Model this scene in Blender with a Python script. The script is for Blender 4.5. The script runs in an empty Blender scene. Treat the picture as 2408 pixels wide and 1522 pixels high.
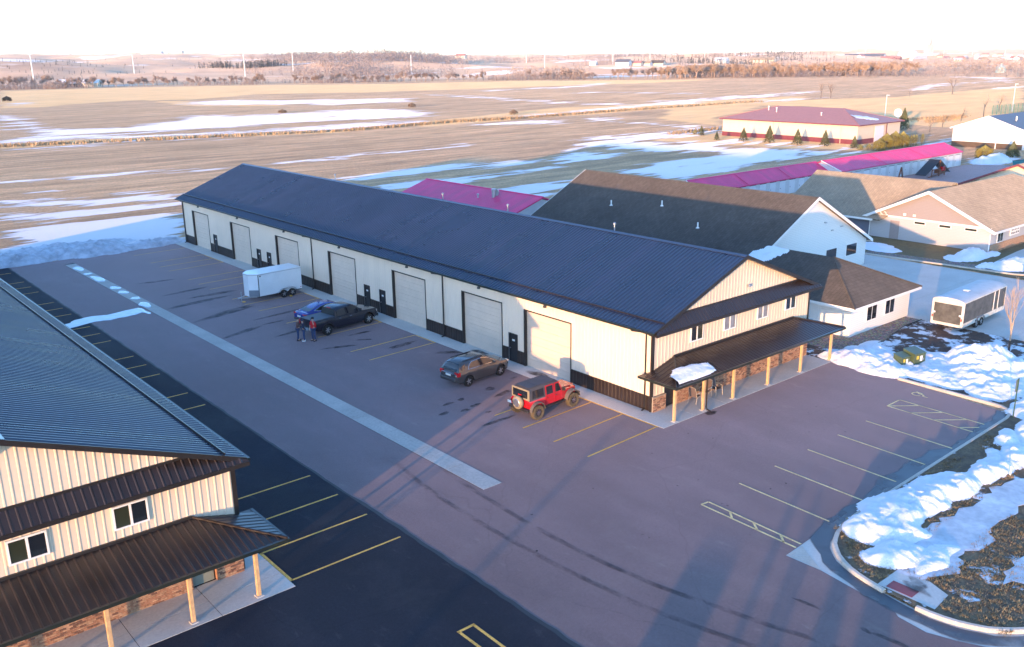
import bpy, math, random
import numpy as np
from mathutils import Matrix, Vector, noise as mnoise

scene = bpy.context.scene
R = math.radians
SUN_EL = R(3.9)
SUN_AZ = R(23.3)            # direction the light travels, counter-clockwise from +X

# ---------------------------------------------------------------- camera
CAM = Vector((-38.7225, -33.2296, 20.3708))
def make_camera():
    yaw, pitch, roll = 0.70113, 0.28569, -0.0128
    f = Vector((math.sin(yaw)*math.cos(pitch), math.cos(yaw)*math.cos(pitch), -math.sin(pitch)))
    r = Vector((math.cos(yaw), -math.sin(yaw), 0)); u = r.cross(f)
    r2 = math.cos(roll)*r + math.sin(roll)*u; u2 = -math.sin(roll)*r + math.cos(roll)*u
    m = Matrix((r2, u2, -f)).transposed().to_4x4(); m.translation = CAM
    cd = bpy.data.cameras.new('camera'); co = bpy.data.objects.new('camera', cd)
    scene.collection.objects.link(co); co.matrix_world = m
    cd.sensor_width = 36; cd.lens = 2150.58/2407*36; cd.clip_end = 20000; cd.clip_start = 0.5
    scene.camera = co
make_camera()

# ---------------------------------------------------------------- sky and sun
world = bpy.data.worlds.new('World'); scene.world = world; world.use_nodes = True
wn = world.node_tree
bg = wn.nodes['Background']; sky = wn.nodes.new('ShaderNodeTexSky'); sky.sky_type = 'NISHITA'
sky.sun_disc = False; sky.sun_elevation = SUN_EL
sky.sun_rotation = math.atan2(-math.cos(SUN_AZ), -math.sin(SUN_AZ))
sky.air_density = 0.6; sky.dust_density = 0.4; sky.ozone_density = 2.3; sky.altitude = 300
wn.links.new(sky.outputs[0], bg.inputs[0]); bg.inputs[1].default_value = 0.15
sd = bpy.data.lights.new('sun', 'SUN'); so = bpy.data.objects.new('sun', sd); scene.collection.objects.link(so)
sd.energy = 1.1; sd.angle = R(0.6); sd.color = (1.0, 0.54, 0.24)
ldir = Vector((math.cos(SUN_AZ)*math.cos(SUN_EL), math.sin(SUN_AZ)*math.cos(SUN_EL), -math.sin(SUN_EL)))
so.rotation_euler = ldir.to_track_quat('-Z', 'Y').to_euler(); so.location = (-60, -60, 60)
vs = scene.view_settings; scene.display_settings.display_device = 'sRGB'
vs.view_transform = 'Standard'; vs.look = 'None'; vs.gamma = 1; vs.use_curve_mapping = False; vs.exposure = 3.0
scene.render.engine = 'CYCLES'; cy = scene.cycles
cy.use_denoising = True; cy.max_bounces = 6; cy.diffuse_bounces = 3; cy.glossy_bounces = 3
cy.transmission_bounces = 4; cy.volume_bounces = 0; cy.transparent_max_bounces = 6; cy.caustics_reflective = False; cy.caustics_refractive = False

# ---------------------------------------------------------------- materials
def lin(h):
    c = [int(h[i:i+2], 16)/255 for i in (0, 2, 4)]
    return tuple(v/12.92 if v <= .04045 else ((v+.055)/1.055)**2.4 for v in c)
class NT:
    def __init__(s, m): s.t = m.node_tree; s.n = s.t.nodes; s.l = s.t.links; s.p = s.n['Principled BSDF']
    def new(s, ty, **kw):
        n = s.n.new('ShaderNode'+ty)
        for k, v in kw.items(): setattr(n, k, v)
        return n
    def link(s, a, b): s.l.new(a, b)
    def pos(s, scale=(1, 1, 1), rot=0, coord=None):
        m = s.new('Mapping'); m.inputs['Scale'].default_value = scale; m.inputs['Rotation'].default_value = (0, 0, rot)
        if coord == 'obj': s.link(s.new('TexCoord').outputs['Object'], m.inputs[0])
        else: s.link(s.new('NewGeometry').outputs['Position'], m.inputs[0])
        return m.outputs[0]
    def noise(s, vec, scale, detail=3, rough=.55):
        n = s.new('TexNoise'); n.inputs['Scale'].default_value = scale; n.inputs['Detail'].default_value = detail
        n.inputs['Roughness'].default_value = rough; s.link(vec, n.inputs['Vector']); return n.outputs[0]
    def ramp(s, fac, stops):
        r = s.new('ValToRGB'); e = r.color_ramp.elements
        while len(e) < len(stops): e.new(.5)
        for el, (p, c) in zip(e, stops):
            el.position = p; el.color = (*c, 1) if hasattr(c, '__len__') else (c, c, c, 1)
        s.link(fac, r.inputs[0]); return r.outputs[0]
    def mix(s, fac, a, b, blend='MIX'):
        m = s.new('Mix', data_type='RGBA', blend_type=blend)
        for v, i in ((fac, 0), (a, 6), (b, 7)):
            if hasattr(v, 'links'): s.link(v, m.inputs[i])
            elif i == 0: m.inputs[0].default_value = v
            else: m.inputs[i].default_value = (*v, 1)
        return m.outputs[2]
    def math(s, op, a, b=0.0, c=None):
        m = s.new('Math', operation=op)
        for i, v in enumerate((a, b) if c is None else (a, b, c)):
            if hasattr(v, 'links'): s.link(v, m.inputs[i])
            else: m.inputs[i].default_value = v
        return m.outputs[0]
    def attr(s, name): return s.new('Attribute', attribute_name=name).outputs['Fac']
    def dusty(s, w=1.0, r_=.5, tint=(1, .9, .8)):  # low-sun glow put into the surface as a tinted sheen
        s.p.inputs['Diffuse Roughness'].default_value = 1; s.p.inputs['Sheen Weight'].default_value = w; s.p.inputs['Sheen Roughness'].default_value = r_; s.p.inputs['Sheen Tint'].default_value = (*tint, 1)
    def bump(s, h, strength=.3, dist=.02):
        b = s.new('Bump'); b.inputs['Strength'].default_value = strength; b.inputs['Distance'].default_value = dist
        s.link(h, b.inputs['Height']); s.link(b.outputs[0], s.p.inputs['Normal'])
MATS = {}
def mat(name, col, rough=.7, metal=0.0, spec=.5, var=.12, vscale=1.5, bump=0, bscale=20, fine=0, fscale=25, coat=0, coord=None):
    m = bpy.data.materials.new(name); m.use_nodes = True; t = NT(m); p = t.p
    p.inputs['Roughness'].default_value = rough; p.inputs['Metallic'].default_value = metal
    p.inputs['Specular IOR Level'].default_value = spec; p.inputs['Coat Weight'].default_value = coat
    p.inputs['Coat Roughness'].default_value = .08
    if var or fine:
        v = t.pos(coord=coord); n = t.noise(v, vscale, 4)
        c = t.ramp(n, [(.3, tuple(x*(1-var) for x in col)), (.7, tuple(min(1, x*(1+var)) for x in col))])
        if fine:
            f = t.noise(v, fscale, 2); c = t.mix(1.0, c, t.ramp(f, [(.3, 1-fine), (.7, 1+fine)]), 'MULTIPLY')
        t.link(c, p.inputs['Base Color'])
    else: p.inputs['Base Color'].default_value = (*col, 1)
    if bump: t.bump(t.noise(t.pos(coord=coord), bscale, 3), bump, .02)
    MATS[name] = m; return m

# ---------------------------------------------------------------- mesh helpers
class MB:
    def __init__(s): s.v = []; s.f = []
    def add(s, vs_, fs_):
        o = len(s.v); s.v.extend(tuple(map(float, v)) for v in vs_); s.f.extend(tuple(i+o for i in f) for f in fs_); return s
    def box(s, a, b, rotz=0, c=None):
        (x0, y0, z0), (x1, y1, z1) = a, b
        vs_ = [(x, y, z) for z in (z0, z1) for x, y in ((x0, y0), (x1, y0), (x1, y1), (x0, y1))]
        if rotz:
            cx, cy_ = c if c else ((x0+x1)/2, (y0+y1)/2); ca, sa = math.cos(rotz), math.sin(rotz)
            vs_ = [(cx+(x-cx)*ca-(y-cy_)*sa, cy_+(x-cx)*sa+(y-cy_)*ca, z) for x, y, z in vs_]
        return s.add(vs_, [(3, 2, 1, 0), (4, 5, 6, 7), (0, 1, 5, 4), (1, 2, 6, 5), (2, 3, 7, 6), (3, 0, 4, 7)])
    def hexa(s, bottom, top):
        return s.add(list(bottom)+list(top), [(3, 2, 1, 0), (4, 5, 6, 7), (0, 1, 5, 4), (1, 2, 6, 5), (2, 3, 7, 6), (3, 0, 4, 7)])
    def prism(s, poly, d):            # poly of 3d points, extruded by vector d
        n = len(poly); d = Vector(d); a = [Vector(q) for q in poly]
        return s.add(a+[q+d for q in a], [tuple(range(n-1, -1, -1)), tuple(range(n, 2*n))]+[(i, (i+1) % n, n+(i+1) % n, n+i) for i in range(n)])
    def poly(s, pts): return s.add(pts, [tuple(range(len(pts)))])
    def tube(s, pts, rad, n=6, cap=True):
        pts = [Vector(q) for q in pts]; k = len(pts)
        rad = rad if hasattr(rad, '__len__') else [rad]*k
        o = len(s.v); up = Vector((0, 0, 1))
        for i, q in enumerate(pts):
            t = (pts[min(i+1, k-1)]-pts[max(i-1, 0)]).normalized()
            a = t.cross(up if abs(t.z) < .9 else Vector((1, 0, 0))).normalized(); b = t.cross(a)
            for j in range(n):
                w = 2*math.pi*j/n; s.v.append(tuple(q+rad[i]*(math.cos(w)*a+math.sin(w)*b)))
        for i in range(k-1):
            for j in range(n): s.f.append((o+i*n+j, o+i*n+(j+1) % n, o+(i+1)*n+(j+1) % n, o+(i+1)*n+j))
        if cap: s.f.append(tuple(o+j for j in range(n))); s.f.append(tuple(o+(k-1)*n+j for j in range(n-1, -1, -1)))
        return s
    def lathe(s, prof, c=(0, 0, 0), axis='z', n=16):    # prof [(r, h)]
        o = len(s.v)
        for r_, h in prof:
            for j in range(n):
                w = 2*math.pi*j/n; a, b = r_*math.cos(w), r_*math.sin(w)
                q = {'z': (a, b, h), 'y': (a, h, b), 'x': (h, a, b)}[axis]; s.v.append((c[0]+q[0], c[1]+q[1], c[2]+q[2]))
        for i in range(len(prof)-1):
            for j in range(n): s.f.append((o+i*n+j, o+i*n+(j+1) % n, o+(i+1)*n+(j+1) % n, o+(i+1)*n+j))
        s.f.append(tuple(o+j for j in range(n-1, -1, -1))); s.f.append(tuple(o+(len(prof)-1)*n+j for j in range(n)))
        return s
    def mesh(s, name):
        me = bpy.data.meshes.new(name); me.from_pydata(s.v, [], s.f); me.update(); return me
    def build(s, name, m, parent=None, smooth=False, recalc=True):
        me = s.mesh(name)
        if recalc:
            import bmesh
            bm = bmesh.new(); bm.from_mesh(me); bmesh.ops.recalc_face_normals(bm, faces=bm.faces); bm.to_mesh(me); bm.free()
        return obj(name, me, m, parent, smooth)
def obj(name, me, m, parent=None, smooth=False):
    o = bpy.data.objects.new(name, me); scene.collection.objects.link(o)
    if m is not None and not me.materials: me.materials.append(MATS[m] if isinstance(m, str) else m)
    if parent is not None: o.parent = parent
    if smooth: me.polygons.foreach_set('use_smooth', [True]*len(me.polygons))
    return o
def bevel(o, w=.03, seg=2):
    b = o.modifiers.new('bevel', 'BEVEL'); b.width = w; b.segments = seg; b.limit_method = 'ANGLE'; b.angle_limit = R(35); return o
def tag(o, label=None, cat=None, group=None, kind=None):
    if label: o['label'] = label
    if cat: o['category'] = cat
    if group: o['group'] = group
    if kind: o['kind'] = kind
    return o
def thing(name, label, cat, loc=(0, 0, 0), rotz=0, group=None):
    o = bpy.data.objects.new(name, None); scene.collection.objects.link(o); o.location = loc; o.rotation_euler = (0, 0, rotz)
    o.empty_display_size = .3
    return tag(o, label, cat, group)
def copy_tree(o, parent=None):
    c = o.copy(); scene.collection.objects.link(c); c.parent = parent
    for ch in o.children: copy_tree(ch, c)
    return c
def struct(o): o['kind'] = 'structure'; return o
rnd = random.Random(7)
# ---------------------------------------------------------------- material library (base colours)
mat('tan_metal', (.80, .64, .49), .45, spec=.4, var=.03, vscale=.6)
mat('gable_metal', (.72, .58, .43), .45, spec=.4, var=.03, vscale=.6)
mat('brown_metal', (.026, .017, .014), .36, spec=.5, var=.18, vscale=.5)
mat('roof_metal', (.013, .021, .052), .33, spec=.9, var=.15, vscale=.35, coat=.25)  # navy base carries the blue sky that this dark roof reflects
mat('dark_trim', (.022, .018, .016), .4, var=.1)
mat('gutter_metal', (.02, .026, .022), .3, var=.1)
mat('overhead_paint', (.74, .575, .44), .5, var=.04)
mat('door_paint', (.014, .015, .017), .35, var=.1)
mat('grey_door_paint', (.20, .23, .20), .5, var=.05)
mat('white_trim', (.80, .78, .74), .5, var=.04)
mat('steel', (.55, .56, .58), .35, metal=.9, var=.08)
mat('lamp_metal', (.06, .05, .04), .4)
mat('glass', (.012, .016, .022), .06, spec=.8, var=0)
mat('glass_warm', (.03, .035, .02), .08, spec=.8, var=0)
mat('curtain_glass', (.22, .22, .23), .12, spec=.7, var=.3, vscale=2)
mat('timber', (.56, .36, .18), .75, var=.15, vscale=6)
mat('brick_red', (.34, .17, .10), .85, var=.35, vscale=7, fine=.15, fscale=40)
mat('brick_light', (.42, .25, .15), .85, var=.3, vscale=8, fine=.15, fscale=40)
mat('brick_dark', (.16, .08, .055), .85, var=.3, vscale=8, fine=.15, fscale=40)
mat('mortar', (.36, .30, .24), .95, var=.1)
mat('concrete', (.54, .52, .48), .85, var=.09, vscale=.35, fine=.07, fscale=9, bump=.15, bscale=30)
mat('wall_core', (.10, .09, .08), .8, var=0)
mat('yellow_paint', (.80, .43, .08), .75, var=.22, vscale=1.2, fine=.25, fscale=14)
mat('pale_yellow_paint', (.88, .60, .27), .75, var=.22, vscale=1.2, fine=.25, fscale=14)
mat('white_siding', (.78, .76, .72), .6, var=.02)
mat('magenta_metal', (.74, .03, .15), .38, spec=.6, var=.08, vscale=.5)
mat('maroon_metal', (.20, .045, .055), .5, var=.1)
mat('maroon_roof', (.48, .20, .15), .55, var=.07)
mat('cream_metal', (.72, .60, .44), .5, var=.04)
mat('storage_wall', (.62, .62, .62), .5, var=.04)
mat('storage_door', (.74, .74, .75), .45, var=.04)
mat('grey_roof', (.13, .13, .14), .55, var=.08)
mat('brown_wall', (.11, .075, .05), .8, var=.1)
mat('chrome', (.75, .75, .76), .15, metal=1, var=0)
mat('rubber', (.018, .017, .016), .85, var=.2, vscale=8)
mat('mud_rubber', (.11, .085, .05), .95, var=.35, vscale=7)
mat('plastic_black', (.02, .02, .022), .55, var=.1)
mat('red_lamp', (.55, .01, .015), .25, var=0)
mat('amber_lamp', (.7, .25, .03), .3, var=0)
mat('alloy', (.62, .62, .63), .3, metal=.85, var=.05)
mat('plate_white', (.75, .75, .72), .5, var=0)
def shingle(name, a, b, sc=1.0):
    m = bpy.data.materials.new(name); m.use_nodes = True; t = NT(m); t.p.inputs['Roughness'].default_value = .92; t.p.inputs['Specular IOR Level'].default_value = .15
    v = t.pos(); br = t.new('TexBrick'); t.link(v, br.inputs['Vector'])
    br.inputs['Scale'].default_value = 1.0; br.inputs['Brick Width'].default_value = .5*sc; br.inputs['Row Height'].default_value = .28*sc
    br.inputs['Mortar Size'].default_value = .012; br.inputs['Color1'].default_value = (*a, 1); br.inputs['Color2'].default_value = (*b, 1)
    br.inputs['Mortar'].default_value = (*[x*.55 for x in a], 1); br.inputs['Bias'].default_value = -.1
    n = t.noise(v, 2.2, 4); c = t.mix(1.0, br.outputs[0], t.ramp(n, [(.3, .9), (.7, 1.08)]), 'MULTIPLY')
    n2 = t.noise(v, .35, 3); c = t.mix(1.0, c, t.ramp(n2, [(.3, .88), (.7, 1.1)]), 'MULTIPLY')
    t.link(c, t.p.inputs['Base Color']); t.dusty(.05, .5, (1, .85, .7)); t.bump(t.noise(v, 6, 3), .6, .03)
    MATS[name] = m
shingle('shingle_brown', (.088, .079, .071), (.070, .063, .058))
shingle('shingle_tan', (.31, .255, .19), (.265, .22, .165))
def siding(name, col, row=.16):
    m = bpy.data.materials.new(name); m.use_nodes = True; t = NT(m); t.p.inputs['Roughness'].default_value = .7
    v = t.pos(); sx = t.new('SeparateXYZ'); t.link(v, sx.inputs[0])
    f = t.math('FRACT', t.math('DIVIDE', sx.outputs[2], row))
    c = t.mix(1.0, col, t.ramp(f, [(.0, .62), (.12, 1.0), (1.0, 1.04)]), 'MULTIPLY'); t.link(c, t.p.inputs['Base Color'])
    t.bump(f, .5, .03); MATS[name] = m
siding('siding_grey', (.46, .455, .46)); siding('siding_mauve', (.31, .27, .26)); siding('siding_white', (.80, .78, .73)); siding('siding_blue', (.16, .18, .24))
def asphalt(name, col, wear, rough=.85):
    m = bpy.data.materials.new(name); m.use_nodes = True; t = NT(m); t.p.inputs['Specular IOR Level'].default_value = .35
    v = t.pos(); big = t.noise(v, .07, 5, .6); mid = t.noise(t.pos((1, .28, 1), R(20)), .6, 4, .6); fin = t.noise(v, 9, 3)
    c = t.ramp(big, [(.3, tuple(x*.74 for x in col)), (.7, tuple(x*1.26 for x in col))])
    c = t.mix(1.0, c, t.ramp(mid, [(.25, .72), (.75, 1.24)]), 'MULTIPLY'); c = t.mix(1.0, c, t.ramp(fin, [(.3, .86), (.7, 1.12)]), 'MULTIPLY')
    sp = t.noise(t.pos((1, .35, 1), R(35)), 1.3, 6, .72); c = t.mix(t.ramp(sp, [(.60, 0), (.74, .5)]), c, wear)   # scuffs
    cr = t.new('TexVoronoi', feature='DISTANCE_TO_EDGE'); cr.inputs['Scale'].default_value = .09; wv = t.new('VectorMath', operation='ADD')
    nz = t.new('TexNoise'); nz.inputs['Scale'].default_value = .5; t.link(v, nz.inputs[0]); t.link(v, wv.inputs[0]); t.link(nz.outputs[1], wv.inputs[1]); t.link(wv.outputs[0], cr.inputs[0])
    c = t.mix(t.ramp(cr.outputs[0], [(.001, .35), (.003, 0)]), c, tuple(x*.45 for x in col))
    ag = t.noise(v, 60, 2, .6); c = t.mix(1.0, c, t.ramp(ag, [(.25, .72), (.75, 1.3)]), 'MULTIPLY')
    sa = t.noise(v, .22, 6, .7); c = t.mix(t.ramp(sa, [(.52, 0), (.72, .22)]), c, wear)          # pale salt residue
    t.link(c, t.p.inputs['Base Color']); t.link(t.ramp(mid, [(.3, rough-.12), (.7, rough+.08)]), t.p.inputs['Roughness'])
    t.dusty(.33, .5, (1, .74, .74)); t.bump(t.noise(v, 30, 2), .5, .03); MATS[name] = m
asphalt('asphalt_old', (.108, .084, .092), (.20, .18, .17))
asphalt('asphalt_new', (.021, .026, .038), (.075, .08, .09), .8)
MATS['asphalt_new'].node_tree.nodes['Principled BSDF'].inputs['Specular IOR Level'].default_value = .12
MATS['asphalt_new'].node_tree.nodes['Principled BSDF'].inputs['Sheen Weight'].default_value = .0
mat('asphalt_seam', (.02, .02, .021), .6, var=.2)
def soft(name, col, rough, scale, lo, hi, stretch=(1, 1, 1), rot=0):      # stain that thins out unevenly
    m = bpy.data.materials.new(name); m.use_nodes = True; t = NT(m); t.p.inputs['Base Color'].default_value = (*col, 1); t.p.inputs['Roughness'].default_value = rough
    t.link(t.math('MULTIPLY', t.ramp(t.noise(t.pos(stretch, rot), scale, 4, .65), [(lo, 0), (hi, 1)]), t.math('MULTIPLY', t.attr('cover'), .72)), t.p.inputs['Alpha']); MATS[name] = m
soft('wet_stain', (.03, .026, .028), .6, 1.4, .28, .62)
soft('tyre_mark', (.07, .055, .058), .8, 1.1, .40, .72, (1, .5, 1), R(30))
def snowmat(name, col=(.84, .85, .88), dirt=(.42, .36, .30), dirtiness=.0, sc=1.0):
    m = bpy.data.materials.new(name); m.use_nodes = True; t = NT(m); p = t.p; p.inputs['Roughness'].default_value = .75
    p.inputs['Subsurface Weight'].default_value = .0
    v = t.pos(); n = t.noise(v, .9*sc, 5, .65)
    c = t.mix(t.ramp(n, [(.56-dirtiness*.25, 0), (.72, .15+.8*dirtiness)]), col, dirt); t.link(c, p.inputs['Base Color'])
    t.bump(t.math('ADD', t.noise(v, 2.2*sc, 5, .6), t.math('MULTIPLY', t.noise(t.pos((1, 2.2, 1), R(24)), 6*sc, 4, .7), .5)), .6, .16); MATS[name] = m
snowmat('snow'); snowmat('snow_dirty', dirtiness=.35); snowmat('snow_grey', (.62, .63, .68), (.20, .19, .2), .7)
def gravelmat():
    m = bpy.data.materials.new('gravel'); m.use_nodes = True; t = NT(m); t.p.inputs['Roughness'].default_value = .9
    v = t.pos(); vo = t.new('TexVoronoi'); vo.inputs['Scale'].default_value = 7; t.link(v, vo.inputs[0])
    c = t.mix(1.0, (.36, .30, .25), t.ramp(vo.outputs[0], [(.0, 1.15), (.7, .35)]), 'MULTIPLY')
    c = t.mix(.35, c, vo.outputs[1], 'OVERLAY'); t.link(c, t.p.inputs['Base Color']); t.bump(vo.outputs[0], -.8, .06); MATS['gravel'] = m
gravelmat()
mat('grass_dead', (.21, .155, .085), .95, var=.3, vscale=.8, fine=.3, fscale=14, bump=.8, bscale=9)
mat('mulch', (.12, .075, .05), .95, var=.35, vscale=.7, fine=.35, fscale=10, bump=.8, bscale=8)
mat('blade', (.25, .185, .095), .9, var=.45, vscale=1.1)
mat('leaf_litter', (.30, .19, .10), .9, var=.4, vscale=1.7)
mat('bark', (.17, .125, .10), .9, var=.2, vscale=2)
mat('bark_light', (.42, .31, .22), .9, var=.15, vscale=3)
mat('twig', (.36, .26, .20), .9, var=.2, vscale=.05)
mat('twig_warm', (.48, .34, .24), .9, var=.2, vscale=.05)
mat('needle', (.12, .125, .05), .8, var=.4, vscale=.9)
mat('needle_dark', (.05, .055, .042), .85, var=.4, vscale=.08)
mat('needle_gold', (.30, .25, .06), .8, var=.35, vscale=.9)
mat('pole_white', (.72, .70, .66), .5, var=.05)
mat('green_box', (.075, .105, .05), .45, var=.12)
mat('skin', (.52, .32, .23), .6, var=.05)
mat('denim', (.035, .06, .14), .85, var=.25, vscale=5)
mat('black_cloth', (.015, .015, .02), .85, var=.2)
mat('navy_cloth', (.02, .028, .06), .85, var=.2)
mat('brown_leather', (.13, .055, .045), .6, var=.2, vscale=4)
mat('red_cloth', (.60, .012, .02), .8, var=.15, vscale=4)

def vary(name, amt, ramt=.08):        # sheets differ a little from one another and along their length
    m = MATS[name]; t = NT(m); src = t.p.inputs['Base Color'].links[0].from_socket; oi = t.new('ObjectInfo').outputs['Random']
    t.link(t.mix(1.0, src, t.ramp(oi, [(0, 1-amt), (1, 1+amt)]), 'MULTIPLY'), t.p.inputs['Base Color'])
    r0 = t.p.inputs['Roughness'].default_value; n = t.noise(t.pos((.6, .25, .6)), .8, 4); t.link(t.math('ADD', t.math('MULTIPLY', t.math('ADD', n, oi), ramt), r0-ramt), t.p.inputs['Roughness'])
for n_, a_ in (('roof_metal', .18), ('brown_metal', .12), ('magenta_metal', .10), ('tan_metal', .025), ('gable_metal', .03), ('overhead_paint', .02)): vary(n_, a_, .14 if 'roof' in n_ else .08)
# ---------------------------------------------------------------- ground sheet out to the horizon
SNOW = [[[47.3,382.7],[46.8,366.6],[45.5,331.0],[39.3,283.0],[49.5,275.5],[60.6,271.5],[74.5,284.7],[100.1,313.1],[108.0,296.4],[151.2,291.3],[120.6,239.4],[102.4,245.8],[80.0,239.6],[65.9,243.4],[51.5,244.2],[40.1,246.1],[32.0,259.0],[34.3,293.4],[39.8,326.7],[38.1,339.9]],[[18.8,249.6],[30.6,253.3],[43.8,245.5],[51.6,232.9],[71.1,229.3],[92.0,225.4],[110.9,223.0],[102.5,208.8],[88.0,217.6],[66.8,219.2],[45.4,226.1],[33.5,236.2],[24.0,234.1],[15.5,234.5]],[[12.2,218.8],[24.5,216.0],[42.3,216.8],[62.8,209.8],[60.9,205.3],[40.1,210.2],[23.4,211.8],[10.7,211.9]],[[135.3,417.1],[154.9,425.7],[204.0,380.8],[174.4,330.7],[152.3,371.3],[131.1,385.9]],[[70.2,477.8],[80.0,489.5],[79.2,472.1],[68.3,463.1]],[[8.6,145.0],[18.4,145.4],[34.0,142.4],[38.6,142.8],[36.5,138.0],[27.1,139.5],[17.3,142.0],[8.0,142.8]],[[42.7,140.3],[52.3,141.5],[61.7,139.6],[59.5,135.8],[49.7,136.6],[42.1,139.1]],[[-3.0,147.8],[3.1,144.2],[2.5,142.1],[-3.6,145.2]],[[6.9,117.7],[11.1,116.8],[12.8,115.1],[11.1,113.5],[6.2,115.6]],[[-2.5,130.6],[1.1,129.3],[0.7,127.8],[-2.8,129.3]],[[-3.6,121.9],[-1.2,120.6],[-1.7,118.9],[-4.0,120.2]],[[144.3,302.0],[162.3,296.0],[175.9,278.0],[164.6,251.6],[152.4,238.4],[132.5,237.5],[110.6,240.9]],[[101.9,225.1],[118.9,225.4],[138.3,218.5],[141.5,209.0],[121.7,211.6],[103.5,209.1],[94.2,211.0]],[[188.3,381.9],[211.6,376.2],[231.7,361.3],[211.8,335.0],[190.6,328.8],[175.8,337.9],[165.7,340.8]],[[139.4,193.4],[155.7,191.7],[168.9,186.9],[160.5,175.2],[146.9,181.5],[137.2,186.1]],[[263.8,395.8],[263.8,353.8],[251.4,291.2],[249.2,258.3],[253.6,230.6],[247.4,225.0],[240.2,249.2],[243.6,282.5],[254.7,342.2],[257.7,387.2]],[[160.4,209.1],[182.5,214.2],[219.8,220.0],[297.8,236.9],[273.7,217.5],[234.8,217.6],[195.6,211.9],[169.1,207.1]],[[318.5,411.5],[370.1,409.0],[450.9,439.0],[435.9,424.4],[357.0,394.8],[307.6,397.9]],[[178.2,187.1],[187.3,188.2],[178.1,175.6],[178.2,159.1],[175.0,138.4],[170.9,135.1],[171.3,159.2],[170.5,171.6]],[[334.2,341.9],[346.9,309.3],[349.4,279.3],[342.0,273.4],[339.3,302.6],[325.1,332.8]],[[112.0,126.5],[128.5,133.1],[138.7,132.0],[154.6,132.5],[166.3,131.0],[148.8,116.9],[140.1,120.0],[131.8,116.4],[131.1,102.5],[116.3,90.6],[113.1,101.2],[112.4,112.2],[110.1,117.3]],[[110.1,117.3],[100.1,108.1],[105.5,102.3],[97.3,97.6],[90.1,97.1],[77.2,92.1],[65.2,91.4],[54.1,88.2],[48.8,90.9],[56.8,93.9],[68.1,94.8],[79.5,96.8],[87.2,100.2],[102.6,115.1]],[[42.3,107.4],[54.1,109.3],[68.1,108.8],[82.4,109.4],[86.1,105.5],[78.1,102.0],[64.3,103.8],[53.6,103.4],[43.7,103.0]],[[42.1,97.6],[54.9,95.9],[64.7,95.1],[58.7,92.0],[48.4,91.3],[41.4,94.5]],[[82.4,83.2],[94.5,84.7],[109.2,84.9],[82.4,63.3],[82.5,70.4],[82.0,77.1]],[[52.4,79.5],[62.3,79.8],[68.6,79.0],[63.9,75.5],[52.1,67.0],[52.4,72.3]],[[56.8,143.2],[69.0,144.2],[80.1,142.2],[95.0,142.4],[92.6,139.4],[77.1,137.8],[66.3,139.9],[54.8,139.6]],[[151.0,128.2],[166.4,133.3],[179.0,131.2],[162.5,118.6],[149.5,119.5],[139.2,118.1]],[[275.0,234.3],[328.6,243.2],[401.1,242.5],[385.3,232.5],[320.3,228.6],[265.6,226.3]],[[295.3,205.7],[344.7,205.3],[335.0,199.3],[289.1,199.7]],[[131.5,108.8],[140.8,110.1],[133.9,100.6],[129.9,92.1],[134.8,81.0],[145.6,66.3],[141.8,64.2],[129.2,70.2],[116.0,68.4],[102.3,68.8],[86.7,66.5],[81.7,68.9],[100.5,85.0],[112.7,83.7],[120.7,88.0],[115.7,98.0]],[[145.1,103.5],[149.3,102.3],[144.1,97.7],[141.2,99.8]],[[147.3,98.7],[150.2,96.6],[145.0,92.2],[142.2,94.2]],[[147.1,91.5],[150.7,89.2],[144.9,85.8],[142.2,87.8]],[[148.0,85.0],[152.0,82.2],[146.1,79.3],[143.2,81.6]],[[148.2,77.0],[151.0,75.0],[146.9,72.5],[145.0,74.6]],[[190.8,82.4],[194.5,72.7],[186.5,69.0],[184.7,79.2]],[[164.8,69.0],[171.2,67.3],[185.7,68.6],[167.9,60.3],[161.7,64.7]],[[148.7,49.2],[151.7,46.0],[153.2,42.3],[133.7,35.9],[136.3,43.4]],[[495.5,231.7],[550.3,241.8],[532.6,233.5],[442.8,203.7]],[[493.1,188.0],[521.5,183.9],[500.2,175.5],[479.2,182.1]],[[691.2,300.2],[675.0,251.1],[577.4,219.8],[557.8,226.8],[637.3,244.7]],[[-14.6,94.1],[-7.6,98.0],[2.2,97.8],[8.9,96.4],[0.7,73.6],[-6.0,73.1],[-12.7,73.2],[-18.8,74.5]],[[-8.2,123.5],[-0.8,117.3],[14.1,111.7],[12.3,105.3],[0.0,109.5],[-9.6,117.3]],[[-11.4,108.7],[-1.2,105.3],[10.5,101.3],[9.1,97.2],[-4.1,99.1],[-12.7,102.9]],[[-6.4,96.7],[7.4,92.6],[5.7,87.2],[-7.8,89.6]]]
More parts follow.
